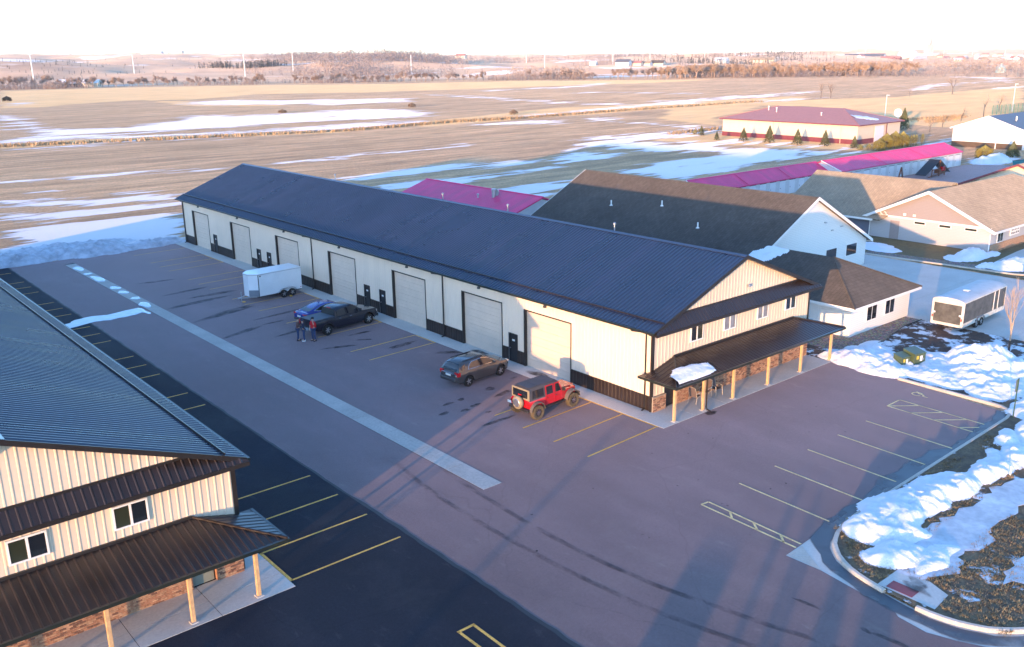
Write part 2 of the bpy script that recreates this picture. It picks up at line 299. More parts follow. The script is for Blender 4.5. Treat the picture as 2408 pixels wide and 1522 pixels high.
GOLD = [[[118.0,712.3],[205.4,708.6],[285.9,657.9],[356.7,585.5],[456.1,550.9],[518.2,469.1],[564.0,421.9],[455.5,412.4],[389.4,428.3],[296.6,443.6],[255.2,450.4],[204.7,486.1],[150.8,447.1],[131.6,467.0],[101.4,458.0],[76.2,435.4],[59.7,440.4]],[[145.4,417.3],[133.4,472.4],[124.7,381.6],[149.5,348.1],[162.7,353.6]],[[240.5,204.8],[279.9,206.4],[314.3,200.8],[362.5,178.9],[532.9,188.4],[291.4,93.6],[215.8,83.4],[217.4,98.7],[240.1,110.6],[282.1,166.1],[274.9,184.7],[212.0,156.9],[181.0,133.2],[189.9,161.5]],[[126.9,214.6],[212.4,237.5],[279.0,228.5],[359.8,217.6],[334.6,201.6],[222.2,201.7],[122.9,197.4]],[[15.5,234.5],[35.6,230.6],[63.0,220.0],[99.7,204.0],[95.1,196.2],[62.8,209.8],[38.2,215.3],[12.2,218.8]],[[133.7,118.1],[159.8,125.4],[160.6,117.2],[161.2,78.6],[153.8,70.9],[144.4,69.1],[140.2,80.8],[135.6,101.5]]]

XS = [0, 300, 600, 900, 1200, 1500, 1800, 2100, 2407]
AZS = [R(a) for a in (11.87, 18.2, 25.2, 32.6, 40.3, 47.95, 55.4, 62.3, 68.6)]
RINGS = [0, 780, 950, 1150, 1500, 1900, 2300, 2800, 3300, 3900, 4600, 7000]
HT = {  # ground height by azimuth for each ring: a shallow river valley, then rolling hills
 0: [0]*9, 780: [0]*9,
 950:  [-1, 0, 0, 0, 0, 0, 0, 1, 1],
 1150: [3, 2, 1, 3, 2, 1, 0, 1, 1],
 1500: [15, 13, 12, 19, 5, 4, 3, 0, 0],
 1900: [24, 22, 20, 27, 8, 12, 6, 1, 0],
 2300: [23, 22, 20, 26, 9, 19, 8, 2, 1],
 2800: [31, 28, 24, 24, 11, 14, 9, 6, 3],
 3300: [37, 33, 28, 24, 13, 13, 11, 9, 8],
 3900: [38, 35, 29, 22, 15, 14, 12, 12, 15],
 4600: [34, 30, 26, 20, 14, 13, 11, 14, 19],
 7000: [0]*9}
def fbm(x, y, s, o=3): return mnoise.fractal(Vector((x*s, y*s, 3.7)), .9, 2.0, o)
def terrain(x, y):
    dx, dy = x-CAM.x, y-CAM.y; r = math.hypot(dx, dy)
    if r < 790: return 0.0
    az = math.atan2(dx, dy); az = min(max(az, AZS[0]), AZS[-1])
    k = max(i for i in range(len(RINGS)) if RINGS[i] <= min(r, 6999)); t = (min(r, 7000)-RINGS[k])/(RINGS[k+1]-RINGS[k]); t = t*t*(3-2*t)
    h0 = np.interp(az, AZS, HT[RINGS[k]]); h1 = np.interp(az, AZS, HT[RINGS[k+1]])
    w = min(1, (r-790)/500)
    return float(h0*(1-t)+h1*t + w*(fbm(x, y, 1/420)*10 + fbm(x, y, 1/150, 3)*4.5))
def poly_sd(px, py, poly):
    P = np.array(poly); Q = np.roll(P, -1, 0); d = np.full(px.shape, 1e18); ins = np.zeros(px.shape, bool)
    for (ax, ay), (bx, by) in zip(P, Q):
        ex, ey = bx-ax, by-ay; t = np.clip(((px-ax)*ex+(py-ay)*ey)/(ex*ex+ey*ey+1e-9), 0, 1)
        d = np.minimum(d, (px-ax-t*ex)**2+(py-ay-t*ey)**2)
        c = ((ay > py) != (by > py)) & (px < ex*(py-ay)/(by-ay+1e-12)+ax); ins ^= c
    return np.where(ins, 1, -1)*np.sqrt(d)
def make_ground():
    az = np.concatenate([np.linspace(R(4), R(76), 460), np.linspace(R(78), R(362), 130)])
    rr = np.concatenate([[1.0, 8, 14], np.geomspace(20, 9000, 430)])
    A, RR = np.meshgrid(az, rr); X = CAM.x+np.sin(A)*RR; Y = CAM.y+np.cos(A)*RR
    Z = np.array([terrain(a, b) for a, b in zip(X.ravel(), Y.ravel())]).reshape(X.shape)-.03
    nr, na = X.shape; idx = np.arange(nr*na).reshape(nr, na); n2 = np.roll(idx, -1, 1)
    F = np.stack([idx[:-1], n2[:-1], n2[1:], idx[1:]], -1).reshape(-1, 4)
    me = bpy.data.meshes.new('ground'); me.vertices.add(nr*na); me.vertices.foreach_set('co', np.stack([X, Y, Z], -1).ravel())
    me.loops.add(F.size); me.loops.foreach_set('vertex_index', F.ravel()); me.polygons.add(len(F))
    me.polygons.foreach_set('loop_start', np.arange(len(F))*4); me.polygons.foreach_set('use_smooth', np.ones(len(F), bool))
    me.update(calc_edges=True); me.validate()
    px, py = X.ravel(), Y.ravel(); rad = RR.ravel(); sel = rad < 1000
    def field(polys, soft_):
        out = np.full(px.shape, -1.0)
        for P in polys:
            P = np.array(P); bb = sel & (px > P[:, 0].min()-60) & (px < P[:, 0].max()+60) & (py > P[:, 1].min()-60) & (py < P[:, 1].max()+60)
            if bb.any(): out[bb] = np.maximum(out[bb], np.clip(poly_sd(px[bb], py[bb], P)/soft_[bb], -1, 1))
        return out
    sn = field(SNOW, rad*.03+1.0); gd = field(GOLD, rad*.02+2)
    for nm, arr in (('snow', sn*.5+.5), ('gold', gd*.5+.5)):
        a = me.attributes.new(nm, 'FLOAT', 'POINT'); a.data.foreach_set('value', arr.astype(np.float32))
    m = bpy.data.materials.new('field'); m.use_nodes = True; t = NT(m); t.p.inputs['Roughness'].default_value = .95; t.p.inputs['Specular IOR Level'].default_value = .1
    row = t.pos((.22, 1, 1), R(16)); v = t.pos()      # rows of the stubble run this way
    n1 = t.noise(row, .09, 5, .6); n2_ = t.noise(row, .9, 4, .65); n3 = t.noise(v, .012, 4); fin = t.noise(t.pos((.5, 1, 1), R(16)), 4, 3, .7); nm_ = t.noise(t.pos((.13, 1, 1), R(16)), .33, 4, .65)
    c = t.ramp(n1, [(.25, (.40, .245, .13)), (.5, (.63, .39, .215)), (.75, (.74, .49, .28))])
    c = t.mix(1.0, c, t.ramp(n3, [(.3, (.86, .84, .84)), (.7, (1.1, 1.08, 1.02))]), 'MULTIPLY')
    c = t.mix(1.0, c, t.ramp(nm_, [(.3, .55), (.7, 1.28)]), 'MULTIPLY'); c = t.mix(1.0, c, t.ramp(n2_, [(.3, .74), (.7, 1.18)]), 'MULTIPLY'); c = t.mix(1.0, c, t.ramp(fin, [(.3, .6), (.7, 1.35)]), 'MULTIPLY')
    gcol = t.mix(1.0, (.84, .53, .23), t.ramp(t.noise(t.pos((.35, 1, 1), R(12)), .12, 4), [(.3, .85), (.7, 1.15)]), 'MULTIPLY')
    c = t.mix(t.ramp(t.math('ADD', t.attr('gold'), t.math('MULTIPLY', t.math('SUBTRACT', n1, .5), .9)), [(.42, 0), (.6, 1)]), c, gcol)
    # far land: pale grass with darker scrub
    dist = t.new('VectorMath', operation='DISTANCE'); t.link(v, dist.inputs[0]); dist.inputs[1].default_value = (CAM.x, CAM.y, 0)
    far = t.ramp(t.math('DIVIDE', dist.outputs['Value'], 4000), [(.19, 0), (.24, 1)])
    fc = t.ramp(t.noise(v, .006, 5, .6), [(.3, (.24, .14, .105)), (.48, (.44, .28, .19)), (.62, (.56, .38, .25)), (.8, (.36, .235, .17))])
    fsn = t.ramp(t.noise(t.pos((1, 2.2, 1), R(30)), .0045, 5, .62), [(.585, 0), (.62, .85)])
    c = t.mix(far, c, t.mix(fsn, fc, (.80, .80, .84)))
    # lingering snow, broken up by the rows
    brk = t.math('ADD', t.math('ADD', t.math('MULTIPLY', t.math('SUBTRACT', n2_, .5), .6), t.math('MULTIPLY', t.math('SUBTRACT', nm_, .5), 2.2)), t.math('MULTIPLY', t.math('SUBTRACT', n1, .5), 1.8))
    sm = t.math('ADD', t.attr('snow'), t.math('MULTIPLY', brk, .8))
    near = t.math('MULTIPLY', t.ramp(t.noise(row, .28, 5, .68), [(.66, 0), (.71, .8)]), t.math('SUBTRACT', 1.0, far))
    sm2 = t.math('MAXIMUM', t.ramp(sm, [(.49, 0), (.60, 1)]), t.math('MULTIPLY', near, t.ramp(t.noise(v, .01, 2), [(.5, 0), (.6, 1)])))
    c = t.mix(t.math('MULTIPLY', sm2, .93), c, (.70, .71, .74)); t.link(c, t.p.inputs['Base Color'])
    t.bump(t.math('MULTIPLY', t.math('ADD', t.math('MULTIPLY', n2_, .6), fin), t.math('SUBTRACT', 1.0, t.math('MULTIPLY', sm2, .8))), .9, .35)
    t.dusty(.26, .5, (1, .86, .62)); t.link(t.math('MULTIPLY', t.math('SUBTRACT', 1.0, sm2), .26), t.p.inputs['Sheen Weight']); MATS['field'] = m; struct(obj('ground', me, 'field'))
make_ground()
# ---------------------------------------------------------------- ribbed sheet metal, laid panel by panel
PANEL_CACHE = {}
def ribbed_mesh(name, u0, u1, bot, top, pitch=.3048, h=.022, w1=.05, w2=.02):
    b = bot if callable(bot) else (lambda u: bot); t = top if callable(top) else (lambda u: top)
    prof = [(u0, 0)]; k = math.ceil((u0-1e-6)/pitch-.5)
    while True:
        c = (k+.5)*pitch
        if c > u1: break
        for du, n in ((-w1, 0), (-w2, h), (w2, h), (w1, 0)):
            if u0+.002 < c+du < u1-.002: prof.append((c+du, n))
        k += 1
    prof.append((u1, 0)); m = MB(); vs_ = []; fs_ = []
    for u, n in prof: vs_ += [(u, b(u), n), (u, max(b(u)+.001, t(u)), n)]
    for i in range(len(prof)-1): fs_.append((2*i, 2*i+2, 2*i+3, 2*i+1))
    m.add(vs_, fs_); return m.mesh(name)
def panel_row(name, mt, parent, origin, U, V, N, u0, u1, bot, top, w=.9144, pitch=.3048, h=.022):
    Mx = Matrix((Vector(U), Vector(V), Vector(N))).transposed().to_4x4()
    k = math.floor(u0/w+1e-6); const = not callable(bot) and not callable(top)
    while k*w < u1-1e-4:
        a, b_ = max(u0, k*w), min(u1, (k+1)*w); k += 1
        if b_-a < .01: continue
        if const and abs(b_-a-w) < 1e-4:
            key = (name, mt, round(bot, 3), round(top, 3), pitch)
            if key not in PANEL_CACHE: PANEL_CACHE[key] = ribbed_mesh(name, 0, w, bot, top, pitch, h)
            me, sh = PANEL_CACHE[key], a
        else: me, sh = ribbed_mesh(name, a, b_, bot, top, pitch, h), 0
        o = obj(name, me, mt, parent); q = Mx.copy(); q.translation = Vector(origin)+Vector(U)*sh; o.matrix_local = q
def box(name, a, b, m, parent, bv=0):
    lo = tuple(min(p, q) for p, q in zip(a, b)); hi = tuple(max(p, q) for p, q in zip(a, b))
    o = MB().box(lo, hi).build(name, m, parent, recalc=False)
    if bv: bevel(o, bv, 1)
    return o
W, H, RZ = 16.05, 5.22, 8.3
SL = (RZ-5.05)/(W/2+.45)
def zr(u): return 5.05+(min(u, W-u)+.45)*SL
def window_unit(parent, x0, x1, z0, z1, y, m1, m2, face=-1, axis='y'):
    # white frame with two panes; lies on a wall facing -y (axis y) or -x (axis x)
    def P(a, d, z): return (a, y+d*face, z) if axis == 'y' else (y+d*face, a, z)
    fr = MB()
    for a0, a1, b0, b1 in ((x0, x1, z0, z0+.07), (x0, x1, z1-.07, z1), (x0, x0+.07, z0+.07, z1-.07), (x1-.07, x1, z0+.07, z1-.07), ((x0+x1)/2-.045, (x0+x1)/2+.045, z0+.07, z1-.07)):
        p, q = P(a0, -.02, b0), P(a1, .07, b1); fr.box(tuple(map(min, p, q)), tuple(map(max, p, q)))
    f = fr.build('window', 'white_trim', parent)
    for a0, a1, m in ((x0+.07, (x0+x1)/2-.045, m1), ((x0+x1)/2+.045, x1-.07, m2)):
        p, q = P(a0, .02, z0+.07), P(a1, .045, z1-.07); box('pane', p, q, m, f)
    return f
BRICKS = {}
def brick_mesh(l):
    k = round(l, 3)
    if k not in BRICKS: BRICKS[k] = MB().box((-l/2, -.02, -.031), (l/2, .03, .031)).mesh('brick')
    return BRICKS[k]
def brick_face(parent, u0, u1, y, z1, Xf, singles=None):
    """running-bond brick facing on a wall facing -y; the 300 nearest the corner may be separate"""
    box('mortar_backing', (Xf(u0), y, 0), (Xf(u1), y+.1, z1-.004), 'mortar', parent)
    rows = int(z1/.0754); joined = {'brick_red': MB(), 'brick_light': MB(), 'brick_dark': MB()}; r_ = random.Random(3); out = []
    for k in range(rows):
        u = u0-(.115 if k % 2 else 0)
        while u < u1-.02:
            a, b_ = max(u0, u), min(u1, u+.22); u += .23
            if b_-a < .03: continue
            m = r_.choices(('brick_red', 'brick_light', 'brick_dark'), (5, 3, 1.6))[0]
            out.append((a, b_, .038+k*.0754, m, r_.uniform(-.006, .006)))
    for a, b_, z, m, d in out:
        if singles and singles[0] > 0 and z > .15 and singles[1](a):
            singles[0] -= 1; o = obj('brick', brick_mesh(b_-a), None, parent)
            o.location = (Xf((a+b_)/2), y+d, z)
            if not o.data.materials: o.data.materials.append(None)
            o.material_slots[0].link = 'OBJECT'; o.material_slots[0].material = MATS[m]
        else: joined[m].box((min(Xf(a), Xf(b_)), y-.02+d, z-.031), (max(Xf(a), Xf(b_)), y+.02, z+.031))
    for m, mb in joined.items():
        if mb.v: tag(mb.build('brickwork', m, parent, recalc=False), kind='stuff')
def porch(S, Xf, mirror, ye, posts, singles=None):
    e0, e1, t0, t1, zt, ze = -.78, W+.78, 1.87, W-1.87, 3.08, 2.36
    sx = -1 if mirror else 1
    fl = math.hypot(ye, zt-ze); run = t0-e0
    V = Vector((0, ye, zt-ze)).normalized(); N = Vector((0, -(zt-ze), ye)).normalized()
    if N.z < 0: N = -N
    top = lambda u: min(fl, fl*(u-e0)/run, fl*(e1-u)/run)
    panel_row('porch_roof_panel', 'brown_metal', S, (W if mirror else 0, -ye, ze), (sx, 0, 0), V, N, e0, e1, 0.0, top)
    for e, s in ((e0, 1), (e1, -1)):                    # hipped ends
        el = math.hypot(run, zt-ze); U = Vector((0, 1, 0)); V2 = Vector((s*sx*run, 0, zt-ze)).normalized(); N2 = Vector((-s*sx*(zt-ze), 0, run)).normalized()
        panel_row('porch_roof_panel', 'brown_metal', S, (Xf(e), -ye, ze), U, V2, N2, 0, ye+.02, 0.0, lambda q: el*min(1, q/ye))
        MB().tube([(Xf(e), -ye, ze+.03), (Xf(t0 if s > 0 else t1), -.03, zt+.03)], .05, 5).build('hip_cap', 'brown_metal', S)
        # return of the end roof behind the corner of the wall
        q = Xf(e); w0 = Xf(0 if s > 0 else W)
        MB().add([(q, 0.0, ze), (w0, 0.0, ze+.21), (w0, .42, ze), (q, .42, ze)], [(0, 1, 2, 3)]).add([(q, .42, ze-.1), (w0, .42, ze-.1), (w0, .42, ze), (q, .42, ze)], [(0, 1, 2, 3)]).build('porch_return', 'brown_metal', S)
    box('porch_flashing', (Xf(t0), -.12, zt-.02), (Xf(t1), -.021, zt+.09), 'dark_trim', S)
    x0, x1 = sorted((Xf(e0), Xf(e1)))
    box('porch_soffit', (x0+.1, -ye+.1, ze-.09), (x1-.1, -.1, ze-.05), 'brown_metal', S)
    box('porch_gutter', (x0-.06, -ye-.07, ze-.12), (x1+.06, -ye+.05, ze+.02), 'gutter_metal', S)
    for q, s in ((x0, -1), (x1, 1)): box('porch_gutter', (q-.06, -ye+.051, ze-.12), (q+.06, .4, ze+.02), 'gutter_metal', S)
    for u in posts:
        o = box('porch_post', (Xf(u)-.075, -ye+.5, .05), (Xf(u)+.075, -ye+.65, ze-.09), 'timber', S, .008)
        box('post_base', (Xf(u)-.14, -ye+.42, 0.0), (Xf(u)+.14, -ye+.72, .05), 'concrete', S)
    # brick wainscot with the entrance recess
    brick_face(S, .0, 1.1, -.14, .92, Xf, singles); brick_face(S, 2.18, W, -.14, .92, Xf, singles)
    box('brick_return', (Xf(1.1), -.15, 0), (Xf(1.13), .3, .92), 'brick_red', S); box('brick_return', (Xf(2.15), -.15, 0), (Xf(2.179), .3, .92), 'brick_red', S)
    for a, b_ in ((-.02, 1.11), (2.17, W+.02)): box('brick_sill', (Xf(a), -.18, .921), (Xf(b_), -.022, .96), 'mortar', S)
def entrance_door(S, Xf, u0, u1, m, y=.16):
    f = MB().box((min(Xf(u0), Xf(u1)), y-.06, 0), (max(Xf(u0), Xf(u1)), y+.02, 2.15)).build('entrance_door', 'dark_trim', S)
    a, b_ = sorted((Xf(u0+.06), Xf(u1-.06))); box('door_leaf', (a, y-.09, .02), (b_, y-.061, 2.08), m, f)
    for k in range(2): box('door_inset', (a+.14+k*.42, y-.105, .35), (a+.42+k*.42, y-.0905, 1.85), m, f, .012)
    box('door_handle', (b_-.12, y-.14, .98), (b_-.07, y-.0906, 1.06), 'steel', f)
def shop(name, label, ox, oy, L, mirror, wins, posts, ye, door_m, detail, singles=None):
    S = thing(name, label, 'building', (ox, oy, 0)); Xf = (lambda u: W-u) if mirror else (lambda u: u); sx = -1 if mirror else 1
    # closed core behind the cladding
    co = .26 if detail else .02
    a, b_ = (co, W-.02); pr = [(Xf(a), .3, 0), (Xf(b_), .3, 0), (Xf(b_), .3, zr(b_)-.25), (Xf(W/2), .3, RZ-.3), (Xf(a), .3, zr(a)-.25)]
    MB().prism(pr, (0, L-.32, 0)).build('wall', 'wall_core', S)
    MB().prism([(Xf(0), L-.02, 0), (Xf(W), L-.02, 0), (Xf(W), L-.02, zr(W)-.2), (Xf(W/2), L-.02, RZ-.2), (Xf(0), L-.02, zr(0)-.2)], (0, .02, 0)).build('far_gable', 'tan_metal', S)
    box('back_wall', (Xf(W)-.01*sx, .02, 0), (Xf(W), L-.03, zr(W)-.15), 'tan_metal', S)
    # long front wall
    if detail:
        OH = [(63.75, 68.24), (53.45, 58.09), (43.17, 47.8), (33.06, 37.66), (22.81, 27.44), (13.65, 18.27), (6.79, 11.38)]
        MD = [(61.87, 62.85), (51.25, 52.18), (49.02, 49.94), (30.92, 31.85), (28.55, 29.48), (12.04, 13.0)]
        ops = [(p, q, 4.03) for p, q in OH]+[(p, q, 2.06) for p, q in MD]
        edges = sorted({0.02, L-.02} | {e for o in ops for e in o[:2]})
        for e0, e1 in zip(edges, edges[1:]):
            op = [o for o in ops if o[0] <= e0+1e-3 and o[1] >= e1-1e-3]; zb = op[0][2] if op else .96
            panel_row('wall_panel', 'tan_metal', S, (Xf(0), 0, 0), (0, 1, 0), (0, 0, 1), (-1, 0, 0), e0, e1, zb, zr(0)-.12)
            if not op: panel_row('wainscot_panel', 'brown_metal', S, (Xf(0), 0, 0), (0, 1, 0), (0, 0, 1), (-1, 0, 0), e0, e1, .03, .94); box('wainscot_trim', (-.032, e0, .935), (.001, e1, .965), 'dark_trim', S)
        for p, q in OH:
            fo = MB().box((-.035, p, 0), (.25, p+.07, 4.03)).box((-.035, q-.12, 0), (.25, q, 4.03)).box((-.035, p+.07, 3.95), (.25, q-.12, 4.03)).build('overhead_door', 'dark_trim', S)
            nsec = 7; sh = 3.94/nsec; key = ('sec', round(q-p, 2))
            if key not in PANEL_CACHE: PANEL_CACHE[key] = MB().box((.17, .072, .006), (.2, q-p-.122, sh-.006)).box((.16, .072, sh*.47), (.1701, q-p-.122, sh*.5)).mesh('door_section')
            for k in range(nsec): o = obj('door_section', PANEL_CACHE[key], 'overhead_paint', fo); o.location = (0, p, k*sh)
            box('threshold', (-.02, p+.07, -.02), (.25, q-.12, .012), 'concrete', fo)
        for p, q in MD:
            f = MB().box((-.035, p, 0), (.12, p+.06, 2.06)).box((-.035, q-.06, 0), (.12, q, 2.06)).box((-.035, p+.06, 2.0), (.12, q-.06, 2.06)).build('service_door', 'dark_trim', S)
            box('door_leaf', (.03, p+.06, .02), (.06, q-.06, 2.0), 'door_paint', f)
            box('unit_sign', (.022, p+.36, 1.5), (.0299, p+.62, 1.63), 'plate_white', f); box('door_handle', (-.03, q-.2, .95), (.0299, q-.12, 1.0), 'steel', f)
            box('jamb_glint', (-.0385, q-.075, .03), (-.0352, q-.045, 2.04), 'steel', f)  # thin steel strip standing in for light reflected off the jamb
        for yv, zz in zip((66.24, 56.11, 45.8, 35.56, 25.2, 16.15, 9.24), (4.68,)*7):
            MB().hexa([(-.16, yv-.11, zz-.12), (0, yv-.11, zz-.12), (0, yv+.11, zz-.12), (-.16, yv+.11, zz-.12)], [(-.05, yv-.11, zz+.12), (0, yv-.11, zz+.12), (0, yv+.11, zz+.12), (-.05, yv+.11, zz+.12)]).build('wall_light', 'lamp_metal', S)
        for yv in (40.5, 20.5, .48, 70.6):
            MB().tube([(-.47, yv+.9 if yv < 60 else yv-.5, 4.95), (-.47, yv+.8 if yv < 60 else yv-.45, 4.86), (-.1, yv+.02, 4.84), (-.08, yv, 4.7), (-.08, yv, .22), (-.1, yv, .1), (-.3, yv, .06)], .05, 6).build('downspout', 'dark_trim', S)
    else:
        panel_row('wall_panel', 'tan_metal', S, (Xf(0), 0, 0), (0, 1, 0), (0, 0, 1), (-sx, 0, 0), 0.02, L-.02, .96, zr(0)-.12)
        panel_row('wainscot_panel', 'brown_metal', S, (Xf(0), 0, 0), (0, 1, 0), (0, 0, 1), (-sx, 0, 0), 0.02, L-.02, .03, .95)
    # gable wall, lower band and triangle
    og = (W if mirror else 0, 0, 0); UG = (sx, 0, 0)
    panel_row('gable_panel', 'gable_metal', S, og, UG, (0, 0, 1), (0, -1, 0), .02, 1.13, .93, 5.1)
    panel_row('gable_panel', 'gable_metal', S, og, UG, (0, 0, 1), (0, -1, 0), 1.13, 2.15, 2.16, 5.1)
    panel_row('gable_panel', 'gable_metal', S, og, UG, (0, 0, 1), (0, -1, 0), 2.15, W-.02, .93, 5.1)
    panel_row('gable_panel', 'gable_metal', S, og, UG, (0, 0, 1), (0, -1, 0), .02, W-.02, 5.101, lambda u: zr(u)-.1)
    for u, d in ((0, -1), (W, 1)): q = Xf(u); box('corner_trim', (q-.09, -.035, .02), (q+.09, .1, 5.1), 'dark_trim', S)
    box('corner_trim', (Xf(0)-.02, L-.1, .02), (Xf(0)+.1, L+.02, 5.1), 'dark_trim', S)
    # pent roof across the gable
    V = Vector((0, .62, .66)).normalized(); N = Vector((0, -.66, .62)).normalized()
    panel_row('pent_roof_panel', 'brown_metal', S, (og[0], -.64, 4.98), UG, V, N, -.45, W+.45, 0.0, lambda u: min(.905, max(.06, (zr(u)-.02-4.98)/.66*.905)))
    xa, xb = -.45, W+.45
    box('pent_fascia', (xa-.02, -.68, 4.82), (xb+.02, -.62, 4.99), 'dark_trim', S); box('pent_soffit', (xa, -.62, 4.84), (xb, -.03, 4.88), 'brown_metal', S)
    box('pent_flashing', (1.2, -.07, 5.6), (W-1.2, -.022, 5.7), 'dark_trim', S)
    for q in (xa, xb): MB().prism([(q-.015, -.62, 4.84), (q-.015, -.02, 4.84), (q-.015, -.02, 5.04), (q-.015, -.62, 4.99)], (.03, 0, 0)).build('pent_end', 'dark_trim', S)
    # main roof
    sl = math.hypot(W/2+.45, RZ-5.05)
    for s, q in ((1, -.45), (-1, W+.45)):
        V = Vector((s*(W/2+.45), 0, RZ-5.05)).normalized(); N = Vector((-s*(RZ-5.05), 0, W/2+.45)).normalized()
        panel_row('roof_panel', 'roof_metal', S, (q, 0, 5.05), (0, 1, 0), V, N, -.45, L+.45, 0.0, sl, h=.055)
        MB().hexa([(q, -.43, 4.9), (W/2, -.43, RZ-.15), (W/2, L+.43, RZ-.15), (q, L+.43, 4.9)], [(q, -.43, 5.03), (W/2, -.43, RZ-.02), (W/2, L+.43, RZ-.02), (q, L+.43, 5.03)]).build('roof_deck', 'brown_metal', S)
        for yy in (-.5, L+.43): MB().hexa([(q, yy, 4.88), (W/2, yy, RZ-.17), (W/2, yy+.07, RZ-.17), (q, yy+.07, 4.88)], [(q, yy, 5.1), (W/2, yy, RZ+.05), (W/2, yy+.07, RZ+.05), (q, yy+.07, 5.1)]).build('rake_trim', 'dark_trim', S)
        g = q-s*.07; box('gutter', (g-.06, -.5, 4.93), (g+.06, L+.5, 5.06), 'gutter_metal', S)
        a = Vector((q, 0, 5.05))+V*.95+N*.05; MB().hexa(*[[tuple(a+V*dv+N*dn+Vector((0, yy, 0))) for dv, yy in ((-.03, -.42), (.03, -.42), (.03, L+.42), (-.03, L+.42))] for dn in (0, .09)]).build('snow_guard', 'brown_metal', S)
        c = Vector((W/2, 0, RZ+.045)); MB().hexa(*[[tuple(c-V*dv+Vector((0, yy, dz))) for dv, yy in ((.25, -.47), (0, -.47), (0, L+.47), (.25, L+.47))] for dz in (0, .02)]).build('ridge_cap', 'roof_metal', S)
    box('gable_light', (Xf(8.94)-.14, -.16, 6.1), (Xf(8.94)+.14, -.023, 6.3), 'steel', S, .03)
    for u0, u1, z0, z1, m1, m2 in wins: p, q = sorted((Xf(u0), Xf(u1))); window_unit(S, p, q, z0, z1, -.02, m1, m2)
    porch(S, Xf, mirror, ye, posts, singles); entrance_door(S, Xf, 1.14, 2.14, door_m)
    for v_ in ((52, 33, 24, 12) if detail else ()): MB().lathe([(.05, 0), (.05, .7), (.1, .72), (.1, .85), (.02, .9)], (9.3, v_, zr(9.3)-.05), 'z', 8).build('vent_pipe', 'steel', S)
    return S
SHOP = shop('metal_shop', 'long tan metal shop building with dark ribbed roof and seven overhead doors', 0, 0, 71.05, False,
     [(3.3, 4.49, 3.63, 4.65, 'glass', 'glass_warm'), (6.52, 7.74, 3.68, 4.7, 'curtain_glass', 'curtain_glass'), (10.01, 11.21, 3.72, 4.74, 'curtain_glass', 'curtain_glass'), (13.15, 14.36, 3.75, 4.77, 'glass', 'glass_warm')],
     (-.13, 2.49, 5.38, 8.99, 12.65, 16.2), 2.42, 'door_paint', True)
SHOPN = shop('metal_shop', 'nearest metal shop at lower left, its blue-glinting ribbed roof cut by the frame', -25.67-W, -.25, 71.05, True,
     [(3.43, 4.73, 3.55, 4.5, 'glass_warm', 'glass'), (6.97, 8.29, 3.5, 4.45, 'glass_warm', 'glass'), (10.4, 11.7, 3.5, 4.45, 'glass_warm', 'glass'), (13.2, 14.5, 3.5, 4.45, 'glass', 'glass')],
     (.36, 3.0, 5.96, 9.4, 12.8, 16.1), 2.85, 'grey_door_paint', False, [300, lambda u: u < 9.5])
# ---------------------------------------------------------------- pavements
def sheet(name, pts, z, m, parent=None):
    o = MB().poly([(x, y, z) for x, y in pts]).build(name, m, parent, recalc=False); return struct(o) if parent is None else o
CURB = [(16.0, -6.9), (15.95, -10.2), (15.9, -13.2), (15.6, -13.75), (15.1, -14.1), (14.4, -14.3), (11, -14.36), (7.2, -14.42), (2.7, -14.5), (-2.0, -14.58), (-4.02, -14.75), (-4.97, -15.02), (-5.75, -15.4), (-6.4, -15.95), (-6.95, -16.7), (-7.28, -17.55), (-7.5, -18.6)]
CURB2 = [(-7.64, -19.95), (-7.62, -20.7), (-7.4, -21.6), (-6.95, -22.45), (-6.15, -23.2), (-4.6, -24.1), (-2.0, -24.9), (4, -25.6), (30, -27)]
EDGE = [(15.35, -13.55), (14.2, -13.95), (10.15, -14.0), (4.0, -14.05), (-1.04, -14.15), (-4.06, -14.25), (-6.78, -14.42), (-7.95, -14.47), (-7.9, -16.1), (-8.2, -18.2), (-8.25, -19.35), (-8.6, -19.75), (-8.75, -20.9), (-8.4, -21.9), (-7.9, -22.9), (-6.9, -24.0), (-5.0, -25.2), (0, -26.2), (30, -28)]
sheet('parking_lot', [(-18.88, 70.4), (-1.3, 70.9), (-1.3, -2.05), (15.95, -1.95), (15.95, -7)]+EDGE+[(30, -60), (-18.9, -60), (-18.85, -13)], 0.0, 'asphalt_old')
sheet('new_asphalt', [(-60, 69.5), (-18.88, 70.4), (-18.85, -13), (-18.9, -60), (-60, -60)], 0.004, 'asphalt_new')
seam = MB(); prev = None; r_ = random.Random(5)
for k in range(150):
    y = 70.3-k*.6; a = -18.9+r_.uniform(-.04, .03); w = .05+r_.random()*.05+(.06 if y < 2 else 0); q = [(a-.05, y, .008), (a+w, y, .008)]
    if prev: seam.add([prev[0], prev[1], q[1], q[0]], [(0, 1, 2, 3)])
    prev = q
struct(seam.build('paving_joint', 'asphalt_seam', recalc=False))
mat('gutter_concrete', (.44, .40, .355), .9, var=.12, vscale=.5, fine=.12, fscale=7, bump=.15, bscale=30)
